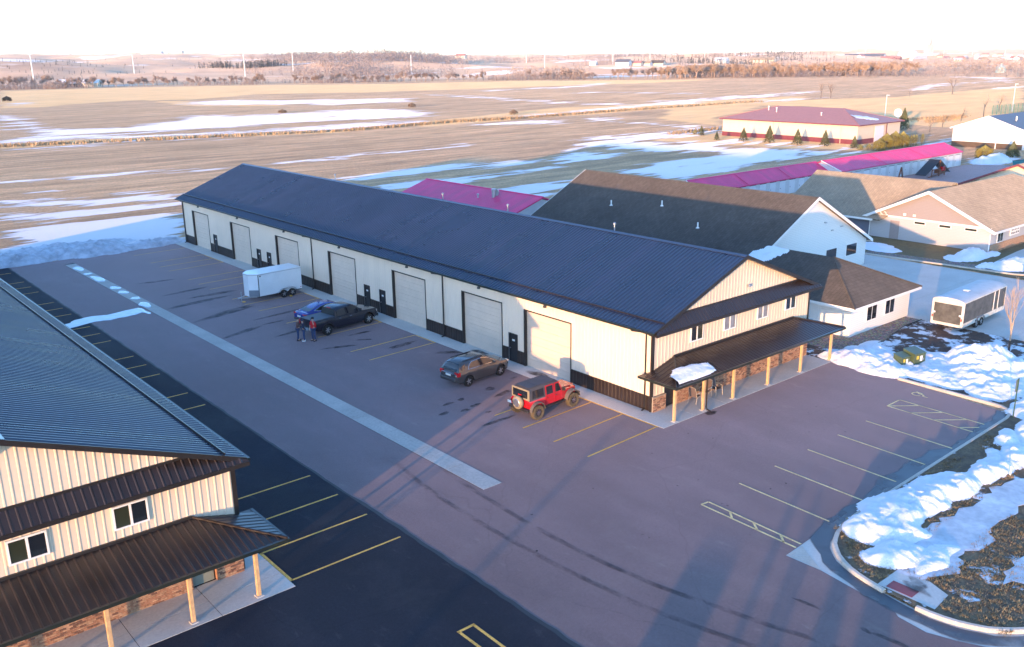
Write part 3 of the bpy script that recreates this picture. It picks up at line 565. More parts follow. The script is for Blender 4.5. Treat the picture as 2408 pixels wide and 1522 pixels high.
# concrete valley gutter down the middle, cast in lengths
vg = struct(MB().poly([(-13.72, -1.23, .002), (-12.5, -1.26, .002), (-12.75, 25, .002), (-13.15, 68.3, .002), (-14.2, 67.8, .002), (-13.9, 30, .002)]).build('valley_gutter', 'asphalt_seam', recalc=False))
y = -1.25
while y < 67.5:
    y1 = min(y+3.05, 67.6); f = lambda yy: (-13.68-.0068*max(0, yy), -12.52-.0092*max(0, yy)); (a, b_), (c, d) = f(y), f(y1)
    MB().hexa([(a, y, -.05), (b_, y, -.05), (d, y1-.02, -.05), (c, y1-.02, -.05)], [(a, y, .008), (b_, y, .008), (d, y1-.02, .008), (c, y1-.02, .008)]).build('slab', 'gutter_concrete', vg); y = y1
def slabs(name, x0, x1, y0, y1, sx, sy, top=.02):
    p = struct(MB().box((x0+.01, y0+.01, -.06), (x1-.01, y1-.01, top-.016)).build(name, 'asphalt_seam', recalc=False)); nx, ny = max(1, round((x1-x0)/sx)), max(1, round((y1-y0)/sy)); dx, dy = (x1-x0)/nx, (y1-y0)/ny
    me = MB().box((.012, .012, -.06), (dx-.012, dy-.012, top)).mesh('slab')
    for i in range(nx):
        for j in range(ny): o = obj('slab', me, 'concrete', p); o.location = (x0+i*dx, y0+j*dy, 0)
slabs('apron', -1.36, -.0, 0.0, 71.0, 2, 3.0); slabs('porch_floor', -1.36, 16.05, -2.13, -.0, 2.9, 3)
slabs('neighbour_porch_floor', -25.67-W-1.3, -24.62, -2.87, -.25, 2.9, 1.35); slabs('neighbour_apron', -25.67, -24.62, -.25, 70.8, 2, 3.0)
# painted stalls
def line(x0, y0, x1, y1, w=.105, m='yellow_paint', z=.008):
    d = Vector((x1-x0, y1-y0)).normalized(); n = Vector((-d.y, d.x))*w/2
    o = MB().poly([(x0+n.x, y0+n.y, z), (x0-n.x, y0-n.y, z), (x1-n.x, y1-n.y, z), (x1+n.x, y1+n.y, z)]).build('parking_line', m, None, recalc=False); return struct(o)
for y in (67.6, 62.5, 59.9, 57.4, 52.4, 49.9, 47.3, 42.4, 39.9, 37.2, 32.2, 27.05, 22.3, 19.75, 5.95, 3.42, .84, -1.78): line(-7.2, y-.15, -1.42, y+.1)
line(-1.42, -1.78, -1.42, 5.9); line(-1.42, 19.75, -1.42, 22.3); line(-1.42, 37.2, -1.42, 40.0); line(-1.42, 27.05, -1.42, 29.6); line(-1.42, 57.4, -1.42, 62.5)
for y in (67.46, 62.4, 59.8, 57.15, 52.1, 49.5, 46.95, 41.95, 39.4, 36.85, 31.85, 29.3, 26.7, 21.85, 19.1, 5.85, 3.08, .42, -2.36): line(-24.55, y, -19.27, y, z=.0125)
line(-24.55, .45, -24.55, -2.4, .13, z=.0125)
for x in (-3.9, -.92, 2.1, 5.05, 8.03): line(x+.05, -9.1-.0*x, x-.1, -14.1, m='pale_yellow_paint')
for a in ((-7.0, -9.26, -7.1, -14.4), (-6.53, -9.31, -6.68, -14.38), (-7.0, -9.26, -6.53, -9.31), (-6.6, -10.6, -7.0, -11.0), (-6.62, -11.9, -7.05, -12.4), (-6.67, -13.35, -7.1, -13.8)): line(*a, m='pale_yellow_paint')
for a in ((11.15, -8.74, 10.95, -13.85), (12.64, -8.74, 12.5, -13.8), (11.15, -8.74, 12.64, -8.74), (11.2, -8.8, 12.6, -10.0), (11.08, -10.2, 12.55, -11.42), (11.05, -11.6, 12.5, -12.85), (11.0, -13.05, 11.85, -13.8)): line(*a, m='pale_yellow_paint')
for a in ((-21.54, -9.62, -21.5, -14.6), (-20.86, -9.62, -20.9, -14.6), (-21.6, -9.62, -20.8, -9.62)): line(*a, w=.12, z=.0125)
# wheelchair mark: wheel arc, back, seat, foot
wc = MB(); arc = [(14.36+.30*math.cos(t), -8.98+.30*math.sin(t)) for t in np.linspace(R(-40), R(235), 16)]
def stroke(mb, pts, w=.09, z=.008):
    for (x0, y0), (x1, y1) in zip(pts, pts[1:]):
        d = Vector((x1-x0, y1-y0)).normalized(); n = Vector((-d.y, d.x))*w/2; e = d*w*.3
        mb.add([(x0+n.x-e.x, y0+n.y-e.y, z), (x0-n.x-e.x, y0-n.y-e.y, z), (x1-n.x+e.x, y1-n.y+e.y, z), (x1+n.x+e.x, y1+n.y+e.y, z)], [(0, 1, 2, 3)]); z += .0002
stroke(wc, arc); stroke(wc, [(14.72, -8.78), (14.5, -9.0), (14.45, -9.32), (14.22, -9.4), (14.2, -9.68)], .1, .013)
struct(wc.build('wheelchair_symbol', 'pale_yellow_paint', recalc=False))
# stains and tyre marks: thin sheets that fade at their rims
def stain(name, cx, cy_, a, b_, rot, m='wet_stain', seed=0, n=26, z=.005, amp=.25):
    r_ = random.Random(seed); ph = [r_.uniform(0, 6.28) for _ in range(4)]; mb = MB(); vs_ = [(cx, cy_, z)]; cov = [1.0]
    for ring, k in ((.72, 1.0), (1.0, 0.0)):
        for j in range(n):
            t = 2*math.pi*j/n; q = ring*(1+amp*(.5*math.sin(2*t+ph[0])+.35*math.sin(3*t+ph[1])+.25*math.sin(5*t+ph[2]))); x, y = a*q*math.cos(t), b_*q*math.sin(t)
            vs_.append((cx+x*math.cos(rot)-y*math.sin(rot), cy_+x*math.sin(rot)+y*math.cos(rot), z)); cov.append(k)
    fs_ = [(0, 1+j, 1+(j+1) % n) for j in range(n)]+[(1+j, 1+n+j, 1+n+(j+1) % n, 1+(j+1) % n) for j in range(n)]
    mb.add(vs_, fs_); me = mb.mesh(name); at = me.attributes.new('cover', 'FLOAT', 'POINT'); at.data.foreach_set('value', cov); struct(obj(name, me, m))
def track(name, pts, w, m='tyre_mark', z=.006):
    vs_, cov, fs_ = [], [], []; n = len(pts)
    for i, (x, y) in enumerate(pts):
        a, b_ = pts[max(0, i-1)], pts[min(n-1, i+1)]; d = Vector((b_[0]-a[0], b_[1]-a[1])).normalized(); q = Vector((-d.y, d.x))
        for k, c in ((-.5, 0), (-.22, 1), (.22, 1), (.5, 0)): vs_.append((x+q.x*w*k, y+q.y*w*k, z)); cov.append(c*(min(1, i/2, (n-1-i)/2)))
        if i: o = 4*i; fs_ += [(o-4+j, o-3+j, o+1+j, o+j) for j in range(3)]
    me = MB().add(vs_, fs_).mesh(name); at = me.attributes.new('cover', 'FLOAT', 'POINT'); at.data.foreach_set('value', cov); struct(obj(name, me, m))
track('tyre_track', [(-13.66, 2.76), (-13.83, 1.23), (-14.05, -1.03), (-14.16, -3.0), (-14.25, -4.95), (-14.25, -6.5), (-14.2, -8.4), (-14.08, -10.1), (-13.9, -11.2), (-13.78, -12.3), (-13.48, -13.6), (-13.17, -14.8), (-12.88, -16), (-12.6, -17.1), (-12.2, -18.3), (-11.6, -20.5), (-10.9, -23)], .36)
track('tyre_track', [(-14.46, 6.55), (-15.13, 4.07), (-15.45, 2.22), (-15.74, -.37), (-15.8, -2.2), (-15.84, -4.2), (-15.8, -6.35), (-15.71, -8.7), (-15.52, -10.5), (-15.32, -12.5), (-15, -14), (-14.7, -15.3), (-14.3, -16.7), (-13.7, -19), (-12.9, -22)], .36)
for i, (x, y, a, b_, rot) in enumerate([(-4.55, 9.5, .42, .3, 0), (-4.5, 8.3, .75, .28, .15), (-7.06, 9.24, .3, .22, 0), (-8.1, 9.17, .42, .2, 0), (-7, 7.87, .42, .22, .1), (-7.97, 7.64, .36, .2, 0), (-9.24, 8.06, .5, .18, .1), (-7.11, 6.5, .22, .15, 0), (-2.1, 10.07, .3, .14, 0), (-7.6, 5.05, 1.35, .2, .03), (-2, 17.2, 1.2, .3, -.6),
        (-4.2, 25.7, 1.05, .22, 0), (-7.2, 23.7, 1.4, .25, -.3), (-4.9, 24.0, .6, .2, -.6), (-7.8, 33, 1.0, .2, 0), (-9.8, 53.7, 1.8, .3, -.2), (-9.8, 43.4, 3, .5, .15), (-9.4, 38.4, 3.2, .6, .35), (-10.8, 32.2, 1.9, .4, .3), (-7.6, 45.2, 2.6, .35, 0), (-9, 48, 2.5, .3, .1), (-6, 35, 2.5, .3, .1), (2.5, -2.42, .48, .3, -.3), (-10.4, -17, .62, .1, 1.65), (-10.3, -19.4, .3, .1, 1.4), (-10.15, -20.4, .9, .14, 1.7), (-3.5, 21, 1.5, .3, .1), (-8, 29.5, 1.8, .25, .2)]):
    stain('wet_patch', x, y, a, b_, rot, 'wet_stain', i)
for i, (x, y, a, b_) in enumerate([(-.45, 15.8, .38, .9), (-.5, 9.4, .38, 1.2)]): stain('wet_patch', x, y, a, b_, 0, 'wet_stain', 40+i, z=.024)
for i in range(30): stain('oil_spot', r_.uniform(-17, 8), r_.uniform(-13, -3), r_.uniform(.04, .1), r_.uniform(.03, .07), r_.random()*3, 'wet_stain', 90+i, 10)
# ice left in the gutter and the melt strip across the new paving
mat('ice', (.46, .50, .56), .25, spec=.6, var=.12, vscale=1.2)
for i, (y, l, x) in enumerate([(64.8, 1.3, -13.6), (61.7, .5, -13.65), (58.8, 1.8, -13.58), (53.9, .8, -13.52), (51.6, .7, -13.5), (48.6, .5, -13.42), (45.7, 1.1, -13.6)]):
    n = 20; ring = [(x+.42*math.cos(t)*(1+.2*math.sin(3*t+i)), y+l*math.sin(t)*(1+.15*math.sin(2*t+i))) for t in np.linspace(0, 2*math.pi, n, False)]
    mb = MB().add([(a, b_, .009) for a, b_ in ring]+[(x+(a-x)*.8, y+(b_-y)*.8, .03) for a, b_ in ring], [(j, (j+1) % n, n+(j+1) % n, n+j) for j in range(n)]+[tuple(range(n, 2*n))]); struct(mb.build('ice_patch', 'ice', smooth=False))
r_ = random.Random(21)
top = [(-24.6, 43.4), (-22, 43.6), (-20.2, 44.1), (-19.6, 44.9), (-18.2, 45.0), (-17, 44.7), (-16, 44.9), (-15, 45.0), (-14.3, 45.1)]
bot = [(-14.2, 42.5), (-14.6, 43.4), (-15.2, 43.0), (-16.2, 42.9), (-17.4, 42.8), (-18.6, 43.1), (-19.6, 42.7), (-21.5, 42.4), (-24.6, 42.4)]
def flat_snow(name, pts, z, m, th=.04, sub=1, jit=.1):
    out = []
    for (x0, y0), (x1, y1) in zip(pts, pts[1:]+pts[:1]):
        k = max(2, int(math.hypot(x1-x0, y1-y0)/.4))
        for j in range(k): t = j/k; out.append((x0+(x1-x0)*t+r_.uniform(-jit, jit), y0+(y1-y0)*t+r_.uniform(-jit, jit)))
    cx = sum(a for a, b in out)/len(out); cy_ = sum(b for a, b in out)/len(out); n = len(out)
    mb = MB().add([(a, b, z) for a, b in out]+[(a+(cx-a)*.04, b+(cy_-b)*.06, z+th) for a, b in out], [(j, (j+1) % n, n+(j+1) % n, n+j) for j in range(n)]+[tuple(range(n, 2*n))])
    return mb.build(name, m)
struct(flat_snow('ice_patch', top+bot, .004, 'ice', .02))
# kerbs with gutter pan
def sweep(name, pts, prof, m, parent=None):
    vs_, fs_ = [], []; n = len(pts); k = len(prof)
    for i, (x, y) in enumerate(pts):
        a, b_ = pts[max(0, i-1)], pts[min(n-1, i+1)]; d = Vector((b_[0]-a[0], b_[1]-a[1])).normalized(); q = Vector((-d.y, d.x))
        for o, z in prof: vs_.append((x+q.x*o, y+q.y*o, z))
        if i: fs_ += [((i-1)*k+j, (i-1)*k+(j+1) % k, i*k+(j+1) % k, i*k+j) for j in range(k)]
    fs_ += [tuple(range(k)), tuple((n-1)*k+j for j in range(k-1, -1, -1))]; return MB().add(vs_, fs_).build(name, m, parent)
mat('curb_concrete', (.52, .47, .40), .85, var=.12, vscale=.8, fine=.1, fscale=12)
def resample(pts, step):
    out = [pts[0]]; rem = step
    for (x0, y0), (x1, y1) in zip(pts, pts[1:]):
        L_ = math.hypot(x1-x0, y1-y0); t = rem
        while t < L_: out.append((x0+(x1-x0)*t/L_, y0+(y1-y0)*t/L_)); t += step
        rem = t-L_
    return out+[pts[-1]]
CPROF = [(-.1, -.1), (-.1, .09), (-.05, .14), (.08, .15), (.1, .13), (.1, -.1)]
for pts in (CURB, CURB2):
    rs = resample(pts, .5); root = None
    for k in range(0, len(rs)-1, 6):
        seg = rs[k:k+7]
        if len(seg) < 2: continue
        seg = seg[:-1]+[(seg[-1][0]+(seg[-2][0]-seg[-1][0])*.03, seg[-1][1]+(seg[-2][1]-seg[-1][1])*.03)]
        if root is None: root = struct(sweep('kerb', seg, CPROF, 'curb_concrete'))
        else: sweep('kerb_stone', seg, CPROF, 'curb_concrete', root)
gut = EDGE[:]; inner = CURB[3:]+CURB2
sheet('gutter_pan', EDGE+[(30, -27)]+inner[::-1][1:], -.006, 'concrete')
mat('gutter_shade', (.03, .04, .06), .1, spec=.9, var=.3, vscale=.6)
def melt():  # wet gutter with its shade put into the dark blue-grey
    m = bpy.data.materials.new('shaded_wet_gutter'); m.use_nodes = True; t = NT(m); t.p.inputs['Base Color'].default_value = (.05, .055, .07, 1); t.p.inputs['Roughness'].default_value = .4
    t.link(t.math('MULTIPLY', t.ramp(t.noise(t.pos(), .5, 4), [(.3, .4), (.55, .95)]), t.attr('cover')), t.p.inputs['Alpha']); MATS['shaded_wet_gutter'] = m
melt()
rs = resample([(15.2, -13.85), (13, -14.1), (10, -14.2), (6, -14.12), (2, -14.1), (-2, -14.25), (-4.5, -14.45), (-6.0, -14.9), (-7.0, -15.8), (-7.55, -16.9), (-7.85, -18.3), (-8.05, -19.5), (-8.15, -20.6), (-7.95, -21.7), (-7.3, -23), (-5.5, -24.4), (0, -25.8)], .6)
wd = [.4+.3*fbm(x*3, y*3, .25)+(.35 if 1 < x < 7 else 0) for x, y in rs]
vs_, cov, fs_ = [], [], []
for i, (x, y) in enumerate(rs):
    a, b_ = rs[max(0, i-1)], rs[min(len(rs)-1, i+1)]; d = Vector((b_[0]-a[0], b_[1]-a[1])).normalized(); q = Vector((d.y, -d.x)) if False else Vector((-d.y, d.x))
    for k, c in ((-wd[i], 0), (-wd[i]*.8, .9), (.3, 1), (.36, 0)): vs_.append((x+q.x*k, y+q.y*k, .006)); cov.append(c)
    if i: o = 4*i; fs_ += [(o-4+j, o-3+j, o+1+j, o+j) for j in range(3)]
me = MB().add(vs_, fs_).mesh('gutter_shade'); at = me.attributes.new('cover', 'FLOAT', 'POINT'); at.data.foreach_set('value', cov); struct(obj('gutter_shade', me, 'shaded_wet_gutter'))  # dark band along the gutter, shade painted in with the wet
# ---------------------------------------------------------------- verges, lawns, drives
def lawnmat(name, base, base2, snowamt, sc=.55):
    m = bpy.data.materials.new(name); m.use_nodes = True; t = NT(m); t.p.inputs['Roughness'].default_value = .9
    v = t.pos(); n = t.noise(v, sc, 5, .65); f = t.noise(v, 9, 4, .7); g_ = t.noise(v, 1.7, 4)
    c = t.mix(t.ramp(g_, [(.35, 0), (.65, 1)]), base, base2); c = t.mix(1.0, c, t.ramp(f, [(.25, .5), (.75, 1.4)]), 'MULTIPLY')
    s = t.ramp(n, [(snowamt, 0), (snowamt+.05, 1)]); c = t.mix(s, c, (.80, .82, .86)); t.link(c, t.p.inputs['Base Color'])
    t.bump(t.math('ADD', t.math('MULTIPLY', s, 1.4), t.math('MULTIPLY', f, .7)), .8, .08); MATS[name] = m
lawnmat('lawn_mud', (.12, .065, .04), (.055, .035, .028), .50); lawnmat('lawn_dead', (.21, .155, .08), (.13, .09, .05), .62, .4); lawnmat('verge_soil', (.20, .14, .075), (.10, .07, .045), .58, .5)
lawnmat('lawn_olive', (.17, .14, .06), (.13, .105, .05), .70, .3)
sheet('verge', [(15.9, -13.2), (15.6, -13.75), (15.1, -14.1), (14.4, -14.3), (7.2, -14.42), (2.7, -14.5), (-2, -14.58), (-4.02, -14.75), (-4.97, -15.02), (-5.75, -15.4), (-6.4, -15.95), (-6.95, -16.7), (-7.28, -17.55), (-7.5, -18.6), (-7.64, -19.95), (-7.62, -20.7), (-7.4, -21.6), (-6.95, -22.45), (-6.15, -23.2), (-4.6, -24.1), (-2, -24.9), (4, -25.6), (30, -27), (30, -13.2)], .1, 'verge_soil')
sheet('lawn', [(16.05, 12), (16.05, -13.2), (30, -13.2), (30.3, -8.9), (30.25, 0), (30.6, 0), (30.6, 12)], .012, 'lawn_mud')
mat('walk_ice', (.50, .52, .56), .4, spec=.5, var=.3, vscale=.5, fine=.15, fscale=3, bump=.5, bscale=2.5)
# public walk under ice, ramp with red warning tile
rp_ = struct(MB().add([(x, y, .116) for x, y in [(-7.3, -18.2), (-5.8, -18.2), (-5.6, -19.5), (-6.0, -20.4), (-7.3, -20.5)]], [(4, 3, 2, 1, 0)]).build('sidewalk', 'concrete', recalc=False))
for pts, jt in (([(-5.9, -18.4), (-4.6, -17.9), (-3.2, -17.4), (-1.4, -17.4), (.6, -17.5), (2.4, -17.7), (4.4, -17.6), (7, -18.1), (9.5, -18.2), (9.4, -19.9), (7, -19.7), (4.4, -19.2), (2.6, -19.5), (1, -19.3), (-1, -19.7), (-2.6, -19.4), (-4.2, -19.9), (-5.6, -19.3)], .2), ([(-3.6, -21.4), (-2.2, -21.0), (-.6, -21.3), (.4, -22.2), (-.8, -22.9), (-2.6, -22.6)], .25), ([(1.6, -21.2), (4.2, -20.8), (6, -21.4), (4.6, -22.6), (2.2, -22.4)], .25)):
    struct(flat_snow('ice_sheet', pts, .112, 'walk_ice', .02, jit=jt))
mat('red_tile', (.26, .045, .05), .6, var=.25, vscale=3)
box('warning_tile', (-7.2, -19.55, .119), (-6.6, -18.5, .127), 'red_tile', None); struct(bpy.data.objects['warning_tile'])
stain('melt_puddle', -6.3, -19.3, .75, .4, 1.2, 'wet_stain', 5, z=.131, amp=.6)
# drainage corner of pale concrete
sheet('corner_slab', [(-7.89, -14.49), (-6.76, -14.49), (-7.2, -15.1)], .0005, 'curb_concrete'); sheet('corner_slab', [(-7.89, -14.55), (-7.22, -15.13), (-7.86, -16.1)], .0005, 'curb_concrete')
sheet('gravel_bed', [(18.2, 1.6), (21.8, 1.6), (21.8, -.02), (30.6, -.02), (30.2, -1.3), (27.5, -1.25), (24.7, -1.7), (22.8, -2.15), (20.1, -1.9), (18.4, -.6)], .02, 'gravel')
MB().tube([(20.1, -1.95, .03), (22.8, -2.2, .05), (24.7, -1.75, .05), (27.5, -1.3, .05), (30.2, -1.35, .04)], .06, 5).build('edging', 'dark_trim'); struct(bpy.data.objects['edging'])
slabs('drive', 30.25, 49.4, -28, 11.95, 4.8, 5, .03); slabs('drive', 45.4, 49.4, 11.96, 44, 4, 5, .03)
sheet('street', [(30, -28.1), (120, -28.1), (120, -60), (30, -60)], -.004, 'asphalt_old')
sheet('side_yard', [(49.9, 44), (49.9, -3), (52.5, -5), (75, -2), (92, 5.6), (59.3, 5.6), (59.3, 44)], .02, 'lawn_olive')
rs = [(49.55, 40), (49.6, 14), (51.0, 0), (53, -4), (60, -6)]; k_ = sweep('kerb', resample(rs, 2), CPROF, 'curb_concrete'); struct(k_)
sheet('gravel_bed', [(50.1, 15), (51.6, 14.5), (53, 2.5), (52.2, -.5), (51.5, -.5)], .032, 'gravel')
sheet('front_walk', [(53.4, 2.2), (55, 3.6), (62, 4.2), (75, 4.4), (75, 3.2), (63, 2.6), (56, 1.6), (54.5, .6)], .04, 'concrete')
sheet('clinic_lot', [(56.5, .2), (62, 1.8), (90, 2.5), (110, -28), (50.8, -28), (51.4, -4.6)], .008, 'asphalt_old')
sheet('storage_yard', [(66, 41.9), (134, 41.9), (140, 34), (128, 28), (95, 30), (66, 34)], .015, 'gravel_yard' if 'gravel_yard' in MATS else 'asphalt_old')
# ---------------------------------------------------------------- snow banks
def pile(name, label, bumps, m, res=.11, base=0.0, rough=.14, cut=.02, group='ploughed snow piles', cat='snow pile', seed=0, ns=.9):
    x0 = min(b[0]-max(b[2], b[3])*1.25 for b in bumps); x1 = max(b[0]+max(b[2], b[3])*1.25 for b in bumps); y0 = min(b[1]-max(b[2], b[3])*1.25 for b in bumps); y1 = max(b[1]+max(b[2], b[3])*1.25 for b in bumps)
    nx, ny = int((x1-x0)/res)+2, int((y1-y0)/res)+2; Hh = np.zeros((nx, ny))
    for i in range(nx):
        for j in range(ny):
            x, y = x0+i*res, y0+j*res; h = 0.0
            wx_ = x+.5*fbm(x+seed, y, .5, 2); wy_ = y+.5*fbm(x, y+9+seed, .5, 2)
            for cx, cy_, rx, ry, rot, hh in bumps:
                dx, dy = wx_-cx, wy_-cy_; u = (dx*math.cos(rot)+dy*math.sin(rot))/rx; v = (-dx*math.sin(rot)+dy*math.cos(rot))/ry; d = u*u+v*v
                if d < 1: h = max(h, hh*(1-d)**.8)
            if h > 0: h *= 1+.35*fbm(x+seed, y, ns, 4); h += (rough*fbm(x, y+seed, 2.1*ns, 4)+.03*abs(fbm(x*.7+seed, y*1.6, 3.2, 3))-.02*abs(fbm(x, y, 6.5, 2)))*min(1, h*4)
            Hh[i, j] = h
    idx = {}; vs_, fs_ = [], []
    def vid(i, j):
        if (i, j) not in idx: idx[i, j] = len(vs_); h = Hh[i, j]; vs_.append((x0+i*res, y0+j*res, base+(h if h > cut else -.02)))
        return idx[i, j]
    for i in range(nx-1):
        for j in range(ny-1):
            if max(Hh[i, j], Hh[i+1, j], Hh[i, j+1], Hh[i+1, j+1]) > cut: fs_.append((vid(i, j), vid(i+1, j), vid(i+1, j+1), vid(i, j+1)))
    me = MB().add(vs_, fs_).mesh(name); o = obj(name, me, m, None, True); return tag(o, label, cat, group)
pile('snow_pile', 'long white snow pile at the far end of the covered porch', [(17.9, -3.6, 1.9, 3.4, .25, .62), (19.4, -3.2, 1.9, 2.0, 0, .42), (16.9, -5.6, 1.3, 2.0, .2, .4), (20.5, -2.6, 2.2, 1.0, .3, .2)], 'snow')
pile('snow_pile', 'tallest mound of snow beside the bare young tree', [(23.0, -9.2, 2.9, 2.6, .3, 1.15), (20.4, -9.8, 2.8, 2.4, .2, .6), (18.2, -8.6, 1.8, 2.2, 0, .42), (21.2, -7.0, 2.6, 1.3, .3, .25), (19, -12, 2.6, 1.6, 0, .4), (24, -12, 3, 1.7, 0, .35)], 'snow', seed=4)
pile('snow_pile', 'long snow ridge behind the curved kerb at lower right', [(-3.1, -16.3, 1.9, 1.5, -.4, .5), (-1.4, -15.9, 2.2, 1.2, .1, .55), (1.2, -16.1, 2.4, 1.15, -.05, .5), (3.8, -16.4, 2.2, 1.0, -.15, .45), (6.2, -16.9, 1.8, .9, -.2, .4), (-4.6, -17.7, 1.5, .8, -.5, .3), (-3.6, -18.8, 1.6, .55, .1, .16), (.5, -15.2, 3.0, .8, 0, .3), (3.2, -15.5, 2.0, .7, 0, .28)], 'snow', base=.1, seed=8)
pile('snow_pile', 'low broken snow along the kerb near the green sign post', [(9.5, -16.9, 2.2, .9, .1, .32), (11.3, -15.5, 1.4, .8, .4, .28), (13.6, -16.4, 2.3, 1.2, .2, .4), (8.0, -15.9, 1.4, .5, .1, .2), (17, -15.2, 2.5, 1.6, 0, .4)], 'snow', base=.1, seed=12)
pile('snow_pile', 'snow heap at the corner of the grey clinic lawn', [(56.2, 6.3, 2.9, 1.6, .2, .8), (54.4, 6.9, 2.0, 1.0, .1, .35), (58.4, 5.3, 2.2, .7, 0, .3)], 'snow', res=.25, seed=15)
pile('snow_pile', 'wide snow bank beside the drive in front of the grey clinic', [(55.2, .9, 3.6, 1.8, -.5, .8), (57.6, -.8, 3, 1.6, -.4, .7), (53, 3.2, 1.8, .9, -.3, .3)], 'snow', res=.25, seed=17)
pile('snow_pile', 'thin snow drift on the lawn behind the white building corner', [(53.6, 15.3, 1.9, 3.2, -.3, .3)], 'snow', res=.25, seed=19)
pile('snow_bank', 'grey dirty snow bank across the far end of the parking lot', [(-17, 73.2, 7, 2.6, .05, .9), (-10, 72.2, 6.5, 2.2, -.05, .75), (-3.5, 72.3, 4, 1.8, .1, .5), (-22, 73.5, 7, 2.8, 0, .9), (-13, 77, 9, 3, 0, .4), (-30, 74, 9, 3, 0, .8)], 'snow_grey', res=.3, seed=21, rough=.3, group=None, cat='snow bank')
pile('snow_pile', 'low white mound just beyond the left part of the storage row', [(70, 52.5, 5.5, 2.2, .1, 1.0)], 'snow', res=.35, seed=23)
pile('snow_pile', 'snow mounds by the storage row beyond its red roof', [(97, 54, 8, 2.2, .1, 1.1), (90, 53, 4, 2, 0, .8)], 'snow', res=.35, seed=25)
pile('soil_heap', 'brown soil heap behind the pink-roofed storage row', [(83, 55, 7, 2.5, .1, .9)], 'mulch', res=.35, seed=27, group=None, cat='soil heap')
pile('snow_pile', 'snow mounds on the far side of the storage yard', [(139.5, 41, 3.2, 2, .2, 1.2), (143, 40, 3.5, 2.4, .2, 1.5)], 'snow', res=.35, seed=29)
def roof_snow(name, label, f, u0, u1, v0, v1, shape, m='snow', nu=44, nv=30, th=.16):
    vs_, fs_ = [], []; keep = {}
    for i in range(nu+1):
        for j in range(nv+1):
            u, v = u0+(u1-u0)*i/nu, v0+(v1-v0)*j/nv; s = shape((u-u0)/(u1-u0), (v-v0)/(v1-v0))+.16*fbm(u*1.7, v*1.7, 1.0, 3)
            p_ = f(u, v); vs_.append((p_[0], p_[1], p_[2]+(-.01 if s <= 0 else min(th, .07+s*th*1.6)+.03*fbm(u, v, 2.5, 3)))); keep[i, j] = s > 0
    k = lambda i, j: i*(nv+1)+j
    for i in range(nu):
        for j in range(nv):
            if keep[i, j] or keep[i+1, j] or keep[i, j+1] or keep[i+1, j+1]: fs_.append((k(i, j), k(i+1, j), k(i+1, j+1), k(i, j+1)))
    return tag(obj(name, MB().add(vs_, fs_).mesh(name), m, None, True), label, 'snow')
roof_snow('roof_snow', 'melting snow slab on the near corner of the porch roof', lambda u, v: (u, v, 2.36+(v+2.42)*.2975+.03), -.3, 3.6, -2.3, -.7, lambda a, b: .42-abs(a-.42)*.55-max(0, b-.55)*1.6*(1+a)-max(0, .22-a)*2.4*(b)-max(0, a-.75)*1.2-max(0, .08-b)*6)
# dead grass tufts and leaf litter on the verge
def tufts(name, label, region, n, m, hmin, hmax, seed):
    r_ = random.Random(seed); mb = MB(); c = 0
    while c < n:
        x, y = region(r_)
        if fbm(x+seed, y, .55, 3) < -.12: continue
        c += 1; h = r_.uniform(hmin, hmax)
        for _ in range(4):
            a = r_.uniform(0, 6.28); l = r_.uniform(.03, .1); w = r_.uniform(.012, .03); bx, by = x+r_.uniform(-.06, .06), y+r_.uniform(-.06, .06)
            dx, dy = math.cos(a), math.sin(a); mb.add([(bx-dy*w, by+dx*w, .1), (bx+dy*w, by-dx*w, .1), (bx+dx*l+dy*w*.4, by+dy*l-dx*w*.4, .1+h*r_.uniform(.6, 1))], [(0, 1, 2)])
    return tag(mb.build(name, m, None, recalc=False), label, 'grass', kind='stuff')
def inreg(r_):
    while True:
        x, y = r_.uniform(-7.4, 11), r_.uniform(-25, -14.6)
        if y > -19.2 and x > -5.2 and y < -17.7 and x < 8: continue
        if x < -7.1+max(0, (-15.2-y))*.0+max(0, y+17.5)*.9 or (y < -23 and x < -6): continue
        if -20.5 < y < -18.2 and x < -5.7: continue
        if -17.2 < y < -15.2 and -4.2 < x < 7.5 and r_.random() < .85: continue
        return x, y
tufts('dead_grass', 'flattened tan dead grass on the verge inside the kerb', inreg, 5200, 'blade', .04, .12, 1)
tufts('leaf_litter', 'brown leaf litter scattered over the verge', inreg, 2600, 'leaf_litter', .02, .06, 2)
